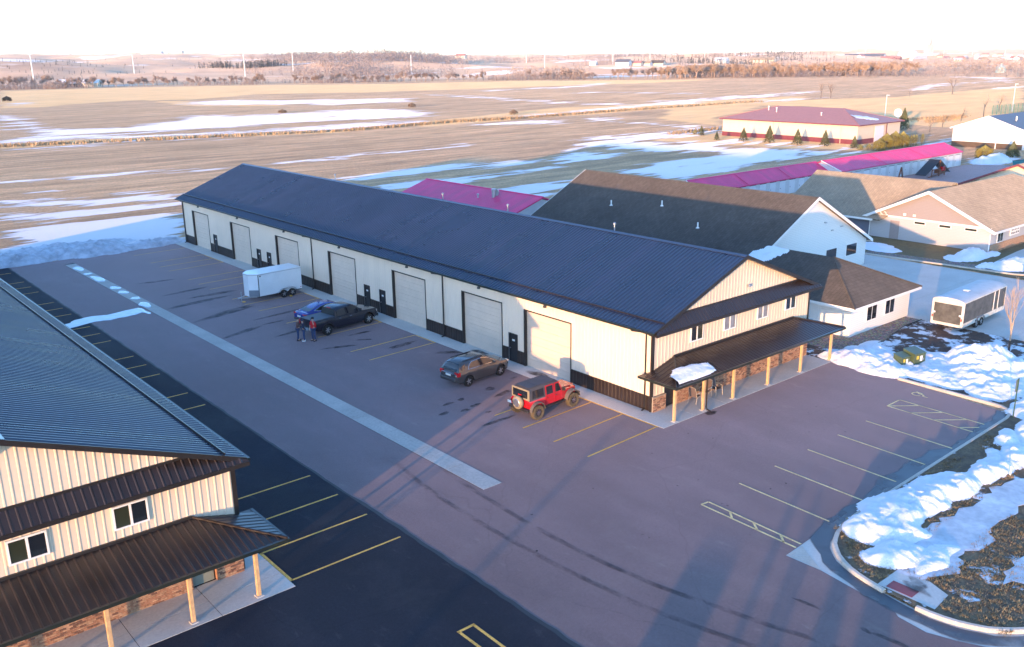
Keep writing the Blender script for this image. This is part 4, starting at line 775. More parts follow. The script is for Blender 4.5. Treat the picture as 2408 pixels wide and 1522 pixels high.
# ---------------------------------------------------------------- neighbouring buildings
def gable_roof(S, m, x0, x1, y0, y1, ze, zr_, axis, oh=.5, th=.18, trim='white_trim', pitch_y=None):
    """two slabs, rakes and fascia; axis is the ridge direction"""
    if axis == 'y': c = (x0+x1)/2; e = [(x0-oh, x1+oh), (y0-oh, y1+oh)]; s = (zr_-ze)/((x1-x0)/2); zo = ze-oh*s
    else: c = (y0+y1)/2; e = [(x0-oh, x1+oh), (y0-oh, y1+oh)]; s = (zr_-ze)/((y1-y0)/2); zo = ze-oh*s
    for side in (0, 1):
        if axis == 'y': q = e[0][side]; P = [(q, e[1][0], zo), (c, e[1][0], zr_), (c, e[1][1], zr_), (q, e[1][1], zo)]
        else: q = e[1][side]; P = [(e[0][0], q, zo), (e[0][0], c, zr_), (e[0][1], c, zr_), (e[0][1], q, zo)]
        MB().hexa([(x, y, z-th) for x, y, z in P], P).build('roof', m, S)
        for k, j in ((0, 1), (3, 2)):
            a, b_ = Vector(P[k]), Vector(P[j]); d = Vector((0, -.03, 0)) if axis == 'y' else Vector((-.03, 0, 0)); d = d if k == 0 else -d
            MB().hexa([a+d+Vector((0, 0, -.26)), b_+d+Vector((0, 0, -.26)), b_-d*.5+Vector((0, 0, -.26)), a-d*.5+Vector((0, 0, -.26))], [a+d+Vector((0, 0, .03)), b_+d+Vector((0, 0, .03)), b_-d*.5+Vector((0, 0, .03)), a-d*.5+Vector((0, 0, .03))]).build('rake_board', trim, S)
        a, b_ = Vector(P[0]), Vector(P[3]); o = Vector((-.05 if side == 0 else .05, 0, 0)) if axis == 'y' else Vector((0, -.05 if side == 0 else .05, 0))
        MB().hexa([a+Vector((0, 0, -.24)), b_+Vector((0, 0, -.24)), b_+o+Vector((0, 0, -.24)), a+o+Vector((0, 0, -.24))], [a+Vector((0, 0, .0)), b_+Vector((0, 0, .0)), b_+o+Vector((0, 0, .0)), a+o+Vector((0, 0, .0))]).build('fascia', trim, S)
def gable_body(S, m, x0, x1, y0, y1, ze, zr_, axis, top_m=None):
    if axis == 'y': pr = [(x0, y0, 0), (x1, y0, 0), (x1, y0, ze), ((x0+x1)/2, y0, zr_), (x0, y0, ze)]; d = (0, y1-y0, 0)
    else: pr = [(x0, y0, 0), (x0, y1, 0), (x0, y1, ze), (x0, (y0+y1)/2, zr_), (x0, y0, ze)]; d = (x1-x0, 0, 0)
    pr = [(a, b, max(0, c-.19) if i > 1 else c) for i, (a, b, c) in enumerate(pr)]; return MB().prism(pr, d).build('wall', m, S)
def hip_roof(S, m, x0, x1, y0, y1, ze, zr_, oh=.6, ends=(1, 1), trim='white_trim', axis='y'):
    if axis == 'x': f = lambda a, b, c: (b, a, c); u0, u1, v0, v1 = y0-oh, y1+oh, x0-oh, x1+oh
    else: f = lambda a, b, c: (a, b, c); u0, u1, v0, v1 = x0-oh, x1+oh, y0-oh, y1+oh
    c = (u0+u1)/2; run = (u1-u0)/2; r0 = v0+(run if ends[0] else 0); r1 = v1-(run if ends[1] else 0)
    A, B, C_, D_ = (u0, v0, ze), (u1, v0, ze), (u1, v1, ze), (u0, v1, ze); P, Q = (c, r0, zr_), (c, r1, zr_)
    for poly in ([A, P, Q, D_], [B, C_, Q, P], [A, B, P], [D_, Q, C_]):
        MB().add([f(*q) for q in poly], [tuple(range(len(poly)))]).build('roof', m, S, recalc=True)
    MB().add([f(*q) for q in (A, B, C_, D_)]+[f(q[0], q[1], ze-.22) for q in (A, B, C_, D_)], [(0, 1, 5, 4), (1, 2, 6, 5), (2, 3, 7, 6), (3, 0, 4, 7), (4, 5, 6, 7)]).build('fascia', trim, S)
    for a, b_ in ((A, P), (B, P), (C_, Q), (D_, Q)):
        if a[1] in (v0,) and not ends[0] or a[1] == v1 and not ends[1]: continue
        MB().tube([f(*a), f(*b_)], .08, 5).build('hip_cap', m, S)
# white-sided building with brown shingles
PB = thing('sided_building', 'white-sided building under a steep brown shingle roof, behind the long shop', 'building')
gable_body(PB, 'siding_white', 25.7, 45.3, 12, 40.9, 2.75, 7.72, 'y'); gable_roof(PB, 'shingle_brown', 25.7, 45.3, 12, 40.9, 2.75, 7.72, 'y', .45)
for a, b_ in (((41.55, 43.5), (1.3, 2.5)), ((38.0, 39.9), (1.35, 2.5))):
    w_ = box('window', (a[0], 11.93, b_[0]), (a[1], 11.999, b_[1]), 'white_trim', PB); box('pane', (a[0]+.08, 11.915, b_[0]+.08), (a[1]-.08, 11.929, b_[1]-.08), 'glass', w_)
for x, y in ((29.3, 20.2), (31.5, 26.5), (30.5, 32.5)): z_ = 2.75+(x-25.7)*.507; MB().lathe([(.07, -.1), (.07, .55), (.02, .56)], (x, y, z_), 'z', 8).lathe([(.2, 0), (.12, .08)], (x, y, z_), 'z', 8).build('vent_pipe', 'white_trim', PB)
for x, z_ in ((40.4, 4.4), (37.5, 5.1), (38.8, 4.2)): box('gable_fixture', (x-.15, 11.85, z_), (x+.15, 11.99, z_+.08), 'steel', PB)
AN = thing('hipped_annex', 'low white annex with brown hipped roof beside the porch', 'building')
MB().box((21.85, 0, 0), (30.65, 11.97, 2.42)).build('wall', 'siding_white', AN); hip_roof(AN, 'shingle_brown', 21.85, 30.65, 0, 12.3, 2.42, 4.75, .6, (1, 0))
for a, b_ in ((24.05, 25.55), (26.75, 28.2)):
    w_ = box('window', (a, -.06, .75), (b_, -.001, 2.17), 'white_trim', AN)
    for k in range(2): q = a+.1+k*(b_-a-.1)/2; box('pane', (q, -.075, .87), (q+(b_-a-.3)/2, -.0601, 2.05), 'glass', w_)
g_ = box('garage_door', (21.8, 2.5, 0.03), (21.849, 7.6, 2.15), 'white_trim', AN)
for k in range(4): box('door_section', (21.77, 2.62, .05+k*.52), (21.7999, 7.48, .55+k*.52), 'white_siding', g_)
roof_snow('roof_snow', 'snow drift left on the shaded valley of the hipped annex roof', lambda u, v: (u, v, 2.42+(u-21.25)*.466+.03), 22.8, 26.1, 7.2, 11.5, lambda a, b: .26-abs(b-.55-.25*(1-a))*1.1-max(0, .25-a)*1.0)
# pink-roofed shed behind the long shop
def ribs_roof(S, x0, x1, y0, y1, ze, zr_, axis, m, oh=.3, pitch=.3048, w=.9144):
    c = (x0+x1)/2 if axis == 'y' else (y0+y1)/2; hw = (x1-x0)/2+oh if axis == 'y' else (y1-y0)/2+oh; zo = zr_-(zr_-ze)*hw/(hw-oh); sl = math.hypot(hw, zr_-zo)
    for s in (1, -1):
        if axis == 'y': o = (c-s*hw, 0, zo); U = (0, 1, 0); V = Vector((s*hw, 0, zr_-zo)).normalized(); N = Vector((-s*(zr_-zo), 0, hw)).normalized(); a, b_ = y0-oh, y1+oh
        else: o = (0, c-s*hw, zo); U = (1, 0, 0); V = Vector((0, s*hw, zr_-zo)).normalized(); N = Vector((0, -s*(zr_-zo), hw)).normalized(); a, b_ = x0-oh, x1+oh
        panel_row('roof_panel', m, S, o, U, V, N, a, b_, 0.0, sl, w, pitch, .02)
    if axis == 'y': MB().prism([(c-hw, a, zo-.12), (c, a, zr_-.14), (c+hw, a, zo-.12), (c+hw, a, zo-.02), (c, a, zr_-.02), (c-hw, a, zo-.02)], (0, b_-a, 0)).build('roof_deck', m, S); MB().tube([(c, a, zr_+.01), (c, b_, zr_+.01)], .09, 6).build('ridge_cap', m, S)
    else: MB().prism([(a, c-hw, zo-.12), (a, c, zr_-.14), (a, c+hw, zo-.12), (a, c+hw, zo-.02), (a, c, zr_-.02), (a, c-hw, zo-.02)], (b_-a, 0, 0)).build('roof_deck', m, S); MB().tube([(a, c, zr_+.01), (b_, c, zr_+.01)], .09, 6).build('ridge_cap', m, S)
QB = thing('metal_shed', 'shed with a bright pink metal roof showing over the long shop ridge', 'building')
gable_body(QB, 'storage_wall', 24.4, 36, 43, 65, 3.1, 4.95, 'y'); ribs_roof(QB, 24.4, 36, 43, 65, 3.1, 5.0, 'y', 'magenta_metal')
MB().lathe([(.24, -.2), (.24, .75), (.3, .76), (.3, .95), (.05, 1.0)], (28.6, 49.5, 4.45), 'z', 12).build('flue', 'steel', QB); MB().lathe([(.1, -.2), (.1, .35), (.15, .36), (.15, .5)], (27.9, 51.6, 4.2), 'z', 8).build('flue', 'steel', QB)
MB().lathe([(.42, 0), (.38, .07), (.2, .12)], (28.75, 49.2, 5.05), 'x', 16).build('satellite_dish', 'steel', QB)
# self-storage row in two lengths
def storage(name, label, x0, x1, y0, y1, ze, zr_, doors, dw):
    S = thing(name, label, 'building'); gable_body(S, 'storage_wall', x0, x1, y0, y1, ze, zr_, 'x'); ribs_roof(S, x0, x1, y0, y1, ze, zr_, 'x', 'magenta_metal', .15)
    for d in doors: o = box('storage_door', (d, y0-.03, .04), (d+dw, y0-.001, 2.05), 'storage_door', S); box('door_handle', (d+.18, y0-.07, .95), (d+.26, y0-.0301, 1.05), 'dark_trim', o); box('door_head', (d-.06, y0-.05, 2.05), (d+dw+.06, y0-.031, 2.12), 'dark_trim', o)
    MB().prism([(x0-.2, y0-.16, ze-.16), (x0-.2, (y0+y1)/2, zr_-.05), (x0-.2, (y0+y1)/2, zr_+.1), (x0-.2, y0-.16, ze+.02)], (.1, 0, 0)).build('rake_board', 'white_trim', S)
    for q in np.linspace(x0, x1, 4)[1:-1]: MB().hexa([(q-.06, y0-.15, ze), (q+.06, y0-.15, ze), (q+.06, (y0+y1)/2, zr_+.02), (q-.06, (y0+y1)/2, zr_+.02)], [(q-.06, y0-.15, ze+.06), (q+.06, y0-.15, ze+.06), (q+.06, (y0+y1)/2, zr_+.08), (q-.06, (y0+y1)/2, zr_+.08)]).build('roof_joint', 'magenta_metal', S)
    return S
storage('storage_row', 'nearer lower length of the pink-roofed storage row', 60, 91.5, 44.1, 49, 2.35, 3.65, [63.6+2.46*k for k in range(11)], 1.45)
storage('storage_row', 'farther taller length of the pink-roofed storage row with white end wall', 91.6, 132.4, 42.1, 49, 2.55, 3.85, [93.2+2.62*k for k in range(15)], 1.6)
# grey clinic with tan shingles
TB = thing('clinic', 'grey-sided clinic with mauve gable and tan shingle roofs', 'building')
MB().prism([(59.4, 6, 0), (59.4, 19.4, 0), (59.4, 19.4, 2.5), (59.4, 6, 2.5)], (21, 0, 0)).build('wall', 'siding_grey', TB)
MB().prism([(59.42, 6, 2.5), (59.42, 19.4, 2.5), (59.42, 12.7, 5.55)], (15, 0, 0)).build('gable_wall', 'siding_mauve', TB)
for s, (ya, yb) in ((0, (5.4, 12.7)), (1, (20.0, 12.7))):
    P = [(58.9, ya, 2.27), (58.9, yb, 5.75), (80.2, yb, 5.75), (87.6, ya, 2.27)]; MB().hexa([(x, y, z-.15) for x, y, z in P], P).build('roof', 'shingle_tan', TB)
    MB().hexa([(58.8, ya, 2.0), (58.8, yb, 5.46), (58.92, yb, 5.46), (58.92, ya, 2.0)], [(58.8, ya, 2.31), (58.8, yb, 5.79), (58.899, yb, 5.79), (58.899, ya, 2.31)]).build('rake_board', 'white_trim', TB)
    MB().hexa([(58.9, ya-.06, 2.05), (87.6, ya-.06, 2.05), (87.6, ya+.0, 2.05), (58.9, ya+.0, 2.05)], [(58.9, ya-.06, 2.27), (87.6, ya-.06, 2.27), (87.6, ya, 2.27), (58.9, ya, 2.27)]).build('fascia', 'white_trim', TB)
MB().add([(87.6, 5.4, 2.27), (87.6, 20, 2.27), (80.2, 12.7, 5.75)], [(0, 1, 2)]).build('roof', 'shingle_tan', TB)
box('band_board', (59.34, 5.95, 2.4), (59.399, 19.45, 2.58), 'white_trim', TB)
# rear wing
MB().prism([(59.6, 19.41, 0), (72, 19.41, 0), (72, 19.41, 2.5), (65.8, 19.41, 5.8), (59.6, 19.41, 2.5)], (0, 10.5, 0)).build('wall', 'siding_blue', TB)
for s, q in ((0, 58.5), (1, 73.1)):
    P = [(q, 14.5 if s else 17.8, 2.1), (65.8, 12.9, 6.0), (65.8, 30.5, 6.0), (q, 30.5, 2.1)]; MB().hexa([(x, y, z-.15) for x, y, z in P], P).build('roof', 'shingle_tan', TB)
MB().hexa([(58.42, 18.6, 1.9), (58.5, 18.6, 1.9), (58.5, 30.5, 1.9), (58.42, 30.5, 1.9)], [(58.42, 18.6, 2.1), (58.5, 18.6, 2.1), (58.5, 30.5, 2.1), (58.42, 30.5, 2.1)]).build('fascia', 'white_trim', TB)
for a, b_ in ((14.2, 12.9), (11.45, 10.1), (8.7, 7.35)):
    w_ = box('window', (59.33, b_, 1.95), (59.399, a, 2.32), 'white_trim', TB); box('pane', (59.318, b_+.08, 2.02), (59.3299, a-.08, 2.25), 'glass_warm', w_)
w_ = box('window', (59.53, 23.0, 1.7), (59.599, 24.6, 2.1), 'white_trim', TB); box('pane', (59.515, 23.1, 1.78), (59.5299, 24.5, 2.02), 'glass', w_)
box('side_door', (59.35, 15.85, .03), (59.399, 16.9, 2.05), 'siding_mauve', TB)
for y_ in (15.2, 14.1): box('wall_vent', (59.3, y_, 2.75), (59.41, y_+.28, 3.0), 'white_trim', TB)
for y_ in (18.1, 17.5): MB().tube([(59.3, y_+.2, 2.95), (59.3, y_, 2.85), (59.3, y_-.02, 2.68), (59.3, y_-.22, 2.6)], .05, 6).build('vent_elbow', 'white_trim', TB)
for y_, s in ((19.6, 1), (5.7, -1)): MB().tube([(59.0, y_, 2.15), (59.3, y_-s*.3, 1.95), (59.3, y_-s*.3, .1)], .06, 6).build('downspout', 'white_trim', TB)
w_ = box('window', (61.0, 5.93, .8), (62.4, 5.999, 2.0), 'white_trim', TB); box('pane', (61.1, 5.915, .9), (61.65, 5.9299, 1.9), 'glass_warm', w_); box('pane', (61.75, 5.915, .9), (62.3, 5.9299, 1.9), 'glass_warm', w_)
sg = box('wall_sign', (64.2, 5.9, 1.15), (66.4, 5.999, 2.05), 'white_trim', TB)
r_ = random.Random(12)
for row in range(2):
    for k in range(5): q = 64.35+k*.4; box('sign_mark', (q, 5.885, 1.3+row*.38), (q+r_.uniform(.18, .32), 5.8999, 1.42+row*.38+r_.uniform(0, .1)), 'dark_trim', sg)
box('stone_base', (59.6, 5.9, 0), (80, 5.999, .75), 'brick_light', TB)
# large tan building far behind, maroon hip roof
UB = thing('hip_roof_hall', 'large cream metal hall with dull maroon hipped roof, far right', 'building')
MB().box((155.7, 76, 0), (174.8, 113, 4.3)).build('wall', 'cream_metal', UB); hip_roof(UB, 'maroon_roof', 155.7, 174.8, 76, 113, 4.3, 7.25, .7, (1, 1), 'maroon_metal')
box('wainscot', (155.62, 75.92, 0), (155.699, 113.05, 1.05), 'maroon_metal', UB); box('wainscot', (155.7, 75.92, 0), (174.85, 75.999, 1.05), 'maroon_metal', UB)
o_ = box('overhead_door', (163, 75.85, 0), (167, 75.919, 3.7), 'storage_door', UB); box('downspout', (168.2, 75.8, 0), (168.4, 75.918, 4.2), 'maroon_metal', UB)
for y_ in (80, 98): box('downspout', (155.55, y_, 0), (155.619, y_+.12, 4.2), 'cream_metal', UB)
for x, y, h in ((162, 104, .8), (161, 101, .9), (160, 88, .5)): MB().lathe([(.12, -.3), (.12, h), (.2, h+.02), (.2, h+.2)], (x, y, 4.3+(x-155)*.29), 'z', 8).build('vent_pipe', 'white_trim', UB)
roof_snow('roof_snow', 'small snow patch on the end slope of the maroon hall roof', lambda u, v: (u, v, 4.3+(v-75.3)*.285+.03), 160.5, 167, 77, 81, lambda a, b: .32-abs(b-.9+a*.75)*1.1-max(0, a-.8), nu=24, nv=18)
# white gabled building at the right edge
VB = thing('white_barn', 'plain white gabled building with grey roof at the right edge', 'building')
gable_body(VB, 'white_siding', 166.4, 196, 45, 59.6, 4.2, 6.75, 'x'); gable_roof(VB, 'grey_roof', 166.4, 196, 45, 59.6, 4.2, 6.75, 'x', .5, trim='white_trim')
box('shaded_base_course', (166.32, 44.98, 0), (166.399, 59.62, 1.15), 'brown_wall', VB); box('downspout', (166.3, 50.2, 0), (166.319, 50.4, 1.15), 'white_trim', VB)  # brown wall base with its shadow put into the dark colour
MB().lathe([(.12, 0), (.12, .6), (.2, .62), (.2, .8)], (172, 49.0, 5.6), 'z', 8).build('vent_pipe', 'steel', VB)
# tan house with rust-red rake at the far right
XB = thing('tan_house', 'pale tan wall and roof edge with rust-red trim at the right edge', 'building')
gable_body(XB, 'cream_metal', 89.6, 118, 8.8, 22.6, 2.9, 5.9, 'x'); gable_roof(XB, 'shingle_tan', 89.6, 118, 8.8, 22.6, 2.9, 5.9, 'x', .5, trim='maroon_metal')
# ---------------------------------------------------------------- vehicles (built nose towards +x, then turned)
def paint(name, col, rough=.25, coat=.8): return mat(name, col, rough, spec=.5, var=.06, vscale=.8, coat=coat, coord='obj')
paint('paint_blue', (.008, .02, .22)); paint('paint_navy', (.006, .009, .02), .22, .5); paint('paint_grey', (.055, .052, .052)); paint('paint_red', (.52, .010, .022)); paint('paint_white', (.86, .85, .84), .35, .3)
mat('roof_grey', (.50, .50, .50), .6, var=.12, vscale=1); mat('soft_top', (.075, .07, .075), .85, var=.1); mat('khaki', (.27, .22, .14), .85, var=.2, vscale=3); mat('flare', (.13, .11, .095), .8, var=.12); mat('tonneau', (.07, .085, .10), .6, var=.08)
mat('black_panel', (.085, .082, .072), .5, spec=.5, var=.5, vscale=1.8); mat('dirty_white', (.62, .58, .50), .6, var=.2, vscale=3); mat('diamond_plate', (.30, .33, .37), .4, metal=.6, var=.1)
def sharp(o, a=38):
    o.data.polygons.foreach_set('use_smooth', [True]*len(o.data.polygons)); o.data.set_sharp_from_angle(angle=R(a)); return o
def loft(name, rings, m, parent, a=38):
    n = len(rings[0]); vs_ = [p for r_ in rings for p in r_]; fs_ = []
    for i in range(len(rings)-1):
        for j in range(n): fs_.append((i*n+j, i*n+(j+1) % n, (i+1)*n+(j+1) % n, (i+1)*n+j))
    fs_ += [tuple(range(n)), tuple((len(rings)-1)*n+j for j in range(n-1, -1, -1))]
    return sharp(MB().add(vs_, fs_).build(name, m, parent), a)
def ip(x, tab): return float(np.interp(x, [t[0] for t in tab], [t[1] for t in tab]))
def body_loft(parent, m, xs, hw, top, sill, axles, ra, name='body'):
    rings = []
    for x in xs:
        h, zt, zs = ip(x, hw), ip(x, top), ip(x, sill); zb = zs
        for xa, zc in axles:
            d = abs(x-xa)
            if d < ra: zb = max(zb, zc+math.sqrt(ra*ra-d*d))
        zb = min(zb, zt-.12); zm = max(zb+.04, min(zt-.16, .62*zt+.38*zs))
        half = [(0, zs+.02), (h-.34, zs+.02), (h-.32, zb), (h-.03, zb), (h-.005, zb+.03), (h, zm), (h-.025, zt-.09), (h-.075, zt-.02), (h*.55, zt+.012), (0, zt+.02)]
        rings.append([(x, -y, z) for y, z in half]+[(x, y, z) for y, z in reversed(half[1:-1])])
    return loft(name, rings, m, parent)
def cabin_loft(parent, m, prof, hb, hr, zb, zr_, name='cabin'):
    rings = []
    for x, zt in prof:
        t = (zt-zb)/(zr_-zb); y = hb-(hb-hr)*t; half = [(0, zb-.03), (hb, zb-.03), (y+.0, max(zb, zt-.05)), (y-.07, zt), (y*.55, zt+.025*t), (0, zt+.035*t)]
        rings.append([(x, -a, b_) for a, b_ in half]+[(x, a, b_) for a, b_ in reversed(half[1:-1])])
    return loft(name, rings, m, parent)
def side_window(parent, pts, hb, hr, zb, zr_, trim=None):
    for s in (-1, 1):
        f = lambda z, o: s*(hb-(hb-hr)*(z-zb)/(zr_-zb)+o)
        MB().prism([(x, f(z, .004), z) for x, z in pts], (0, s*.006, 0)).build('window', 'glass', parent)
        if trim:
            c = pts+pts[:1]; MB().tube([(x, f(z, .012), z) for x, z in c], .016, 4, False).build('window_trim', trim, parent)
def slope_window(parent, x0, z0, x1, z1, w0, w1, name):
    d = Vector((x1-x0, 0, z1-z0)).normalized(); n = Vector((-d.z, 0, d.x)); n = n if n.z > 0 else -n; o = n*.012
    MB().prism([Vector((x0, -w0, z0))+o, Vector((x0, w0, z0))+o, Vector((x1, w1, z1))+o, Vector((x1, -w1, z1))+o], n*.006).build(name, 'glass', parent)
def wheels(parent, axles, track, r, w, tyre='rubber', rim='alloy', spokes=6, rr=.66, hub=None):
    key = (r, w, tyre, rim); t_ = MB(); rm = MB(); R0 = r*rr
    t_.lathe([(R0, -w*.42), (r*.93, -w*.5), (r, -w*.36), (r, w*.36), (r*.93, w*.5), (R0, w*.42), (R0*.98, 0)], (0, 0, 0), 'y', 22)
    if tyre == 'mud_rubber':
        for k in range(22): a = 2*math.pi*k/22; c, s = math.cos(a), math.sin(a); t_.box((-.02, -w*.5, r-.02), (.03, -w*.08, r+.018)) if False else t_.hexa(*[[(q*c+h*s, y, -q*s+h*c) for q, y in ((-.025, -w*.5), (.025, -w*.5), (.025, w*.5), (-.025, w*.5))] for h in (r-.02, r+.014)])
    tm = t_.mesh('tyre')
    rm.lathe([(R0*1.0, -.02), (R0*1.0, w*.43), (R0*.9, w*.44), (R0*.86, w*.2), (.02, w*.18)], (0, 0, 0), 'y', 22)
    bm_ = MB()
    for k in range(spokes):
        a = 2*math.pi*k/spokes; c, s = math.cos(a), math.sin(a); ww = R0*.16
        bm_.hexa(*[[(q*c+h*s, y, -q*s+h*c) for q, h in ((-ww, .04), (ww, .04), (ww*.7, R0*.92), (-ww*.7, R0*.92))] for y in (w*.25, w*.40)])
    bm_.lathe([(R0*.26, w*.2), (R0*.24, w*.43), (.01, w*.44)], (0, 0, 0), 'y', 12); rim_dark = rm.mesh('wheel_well'); sp = bm_.mesh('rim')
    for xa in axles:
        for s in (-1, 1):
            o = obj('wheel', tm, tyre, parent); o.location = (xa, s*track, r); o.rotation_euler = (0, rnd.random()*3, 0 if s > 0 else math.pi)
            obj('rim_barrel', rim_dark, 'plastic_black', o); obj('rim', sp, rim, o)
def bits(parent, items):
    for nm, a, b_, m in items:
        for s in (-1, 1):
            if a[1] == b_[1] == 0: continue
            y0, y1 = sorted((a[1]*s, b_[1]*s)); bevel(MB().box((a[0], y0, a[2]), (b_[0], y1, b_[2])).build(nm, m, parent), .012, 1)
def one(parent, nm, a, b_, m, bv=.015): return bevel(MB().box(a, b_).build(nm, m, parent), bv, 2)
xsr = lambda a, b_, n: list(np.linspace(a, b_, n))
# --- blue sedan
V = thing('parked_sedan', 'bright blue sedan parked behind the dark pickup truck', 'car', (-4.15, 31.15, 0), R(4))
body_loft(V, 'paint_blue', xsr(-2.43, 2.43, 66), [(-2.43, .74), (-2.25, .86), (-1.5, .925), (1.5, .925), (2.2, .84), (2.43, .66)], [(-2.43, .86), (-2.3, .99), (-1.6, 1.03), (-.6, .97), (.9, .95), (1.2, .96), (2.1, .78), (2.43, .62)], [(-2.43, .42), (-2.2, .3), (-1, .22), (1, .22), (2.2, .26), (2.43, .36)], [(-1.42, .33), (1.42, .33)], .385)
cabin_loft(V, 'paint_blue', [(-2.05, 1.03), (-1.6, 1.18), (-1.0, 1.37), (-.4, 1.455), (.2, 1.45), (.6, 1.37), (1.0, 1.16), (1.35, .97)], .83, .60, .97, 1.46)
slope_window(V, -1.95, 1.07, -.86, 1.40, .66, .55, 'rear_window'); slope_window(V, 1.28, 1.0, .5, 1.405, .70, .56, 'windshield')
side_window(V, [(-1.55, 1.1), (-.85, 1.33), (-.3, 1.41), (.2, 1.40), (.62, 1.28), (1.02, 1.06), (.8, 1.02), (-1.1, 1.03)], .83, .60, .97, 1.46, 'chrome')
wheels(V, (-1.42, 1.42), .8, .33, .21); bits(V, [('tail_lamp', (-2.42, .45, .80), (-2.2, .84, .93), 'red_lamp'), ('headlight', (2.1, .5, .62), (2.36, .74, .72), 'chrome'), ('side_mirror', (.8, .9, 1.0), (.95, 1.06, 1.12), 'paint_blue'), ('door_handle', (-.35, .915, .83), (-.15, .94, .86), 'chrome'), ('door_handle', (.55, .915, .83), (.75, .94, .86), 'chrome')])
one(V, 'number_plate', (-2.46, -.24, .62), (-2.432, .24, .78), 'plate_white'); one(V, 'bumper', (-2.47, -.72, .36), (-2.35, .72, .52), 'plastic_black'); MB().tube([(-.55, 0, 1.48), (-.7, 0, 1.6)], [.05, .01], 5).build('antenna', 'paint_blue', V)
# --- dark pickup
V = thing('pickup_truck', 'dark navy crew-cab pickup truck with covered bed, three people behind it', 'truck', (-4.5, 28.08, 0), R(8.5))
AX = (-2.02, 2.02)
body_loft(V, 'paint_navy', xsr(-3.2, 2.98, 80), [(-3.2, .90), (-3.1, .96), (-2, 1.0), (2.2, 1.0), (2.8, .93), (2.98, .82)], [(-3.2, 1.30), (-1.24, 1.32), (-1.22, 1.26), (1.25, 1.24), (1.5, 1.26), (2.6, 1.18), (2.9, 1.1), (2.98, 1.0)], [(-3.2, .6), (-2.9, .5), (-1.2, .42), (1.2, .42), (2.6, .45), (2.98, .5)], [(AX[0], .42), (AX[1], .42)], .53)
cabin_loft(V, 'paint_navy', [(-1.26, 1.25), (-1.12, 1.8), (-.9, 1.9), (0, 1.93), (.5, 1.9), (.75, 1.8), (1.45, 1.25)], .90, .70, 1.24, 1.93)
side_window(V, [(-1.02, 1.32), (-.98, 1.72), (-.12, 1.80), (-.12, 1.32)], .90, .70, 1.24, 1.93); side_window(V, [(-.02, 1.32), (-.02, 1.80), (.52, 1.80), (.74, 1.70), (1.15, 1.32)], .90, .70, 1.24, 1.93)
slope_window(V, -1.23, 1.34, -1.13, 1.74, .74, .64, 'rear_window'); slope_window(V, 1.40, 1.30, .78, 1.78, .78, .62, 'windshield')
one(V, 'bed_cover', (-3.16, -.82, 1.325), (-1.27, .82, 1.36), 'tonneau', .01); one(V, 'rear_bumper', (-3.34, -.92, .48), (-3.18, .92, .68), 'chrome'); one(V, 'front_bumper', (2.9, -.9, .45), (3.06, .9, .68), 'plastic_black'); one(V, 'grille', (2.93, -.55, .74), (3.0, .55, 1.02), 'plastic_black'); one(V, 'brake_lamp', (-1.16, -.2, 1.83), (-1.08, .2, 1.87), 'red_lamp', .005); one(V, 'hitch_ball', (-3.45, -.05, .5), (-3.341, .05, .58), 'steel')
bits(V, [('tail_lamp', (-3.23, .84, .88), (-3.08, .97, 1.24), 'red_lamp'), ('headlight', (2.7, .62, .84), (2.97, .88, 1.02), 'chrome'), ('side_mirror', (.98, .99, 1.3), (1.12, 1.25, 1.55), 'paint_navy'), ('door_handle', (-.92, .995, 1.08), (-.7, 1.02, 1.12), 'chrome'), ('door_handle', (.1, .995, 1.08), (.32, 1.02, 1.12), 'chrome'), ('running_board', (-1.15, .92, .36), (1.3, 1.04, .41), 'plastic_black'), ('bed_rail', (-3.15, .825, 1.3), (-1.27, .93, 1.35), 'plastic_black')])
wheels(V, AX, .86, .42, .28, spokes=6, rr=.64)
for xa in AX:
    for s in (-1, 1): MB().tube([(xa+.56*math.cos(t), s*.995, .42+.56*math.sin(t)) for t in np.linspace(R(0), R(180), 15)], .035, 5).build('wheel_arch', 'plastic_black', V)
# --- grey crossover
V = thing('parked_crossover', 'grey crossover car with silver window line by the overhead doors', 'car', (-3.95, 11.7, 0), R(5.2))
body_loft(V, 'paint_grey', xsr(-2.4, 2.38, 66), [(-2.4, .72), (-2.25, .85), (-1.6, .92), (1.5, .92), (2.1, .83), (2.38, .64)], [(-2.4, .98), (-2.25, 1.1), (-1.5, 1.12), (1.0, 1.06), (1.2, 1.07), (2.1, .95), (2.38, .78)], [(-2.4, .5), (-2.2, .36), (-1, .28), (1, .28), (2.1, .32), (2.38, .42)], [(-1.43, .36), (1.43, .36)], .43)
cabin_loft(V, 'paint_grey', [(-2.28, 1.1), (-2.1, 1.42), (-1.85, 1.6), (-1.2, 1.68), (-.2, 1.69), (.3, 1.63), (.7, 1.45), (1.3, 1.07)], .86, .64, 1.07, 1.69)
slope_window(V, -2.24, 1.18, -1.94, 1.55, .66, .56, 'rear_window'); slope_window(V, 1.22, 1.12, .42, 1.59, .74, .58, 'windshield')
side_window(V, [(-1.45, 1.15), (-1.28, 1.42), (-1.05, 1.56), (-.2, 1.60), (.3, 1.52), (.62, 1.36), (.95, 1.14)], .86, .64, 1.07, 1.69, 'chrome'); side_window(V, [(-2.02, 1.2), (-1.9, 1.45), (-1.62, 1.52), (-1.7, 1.2)], .86, .64, 1.07, 1.69)
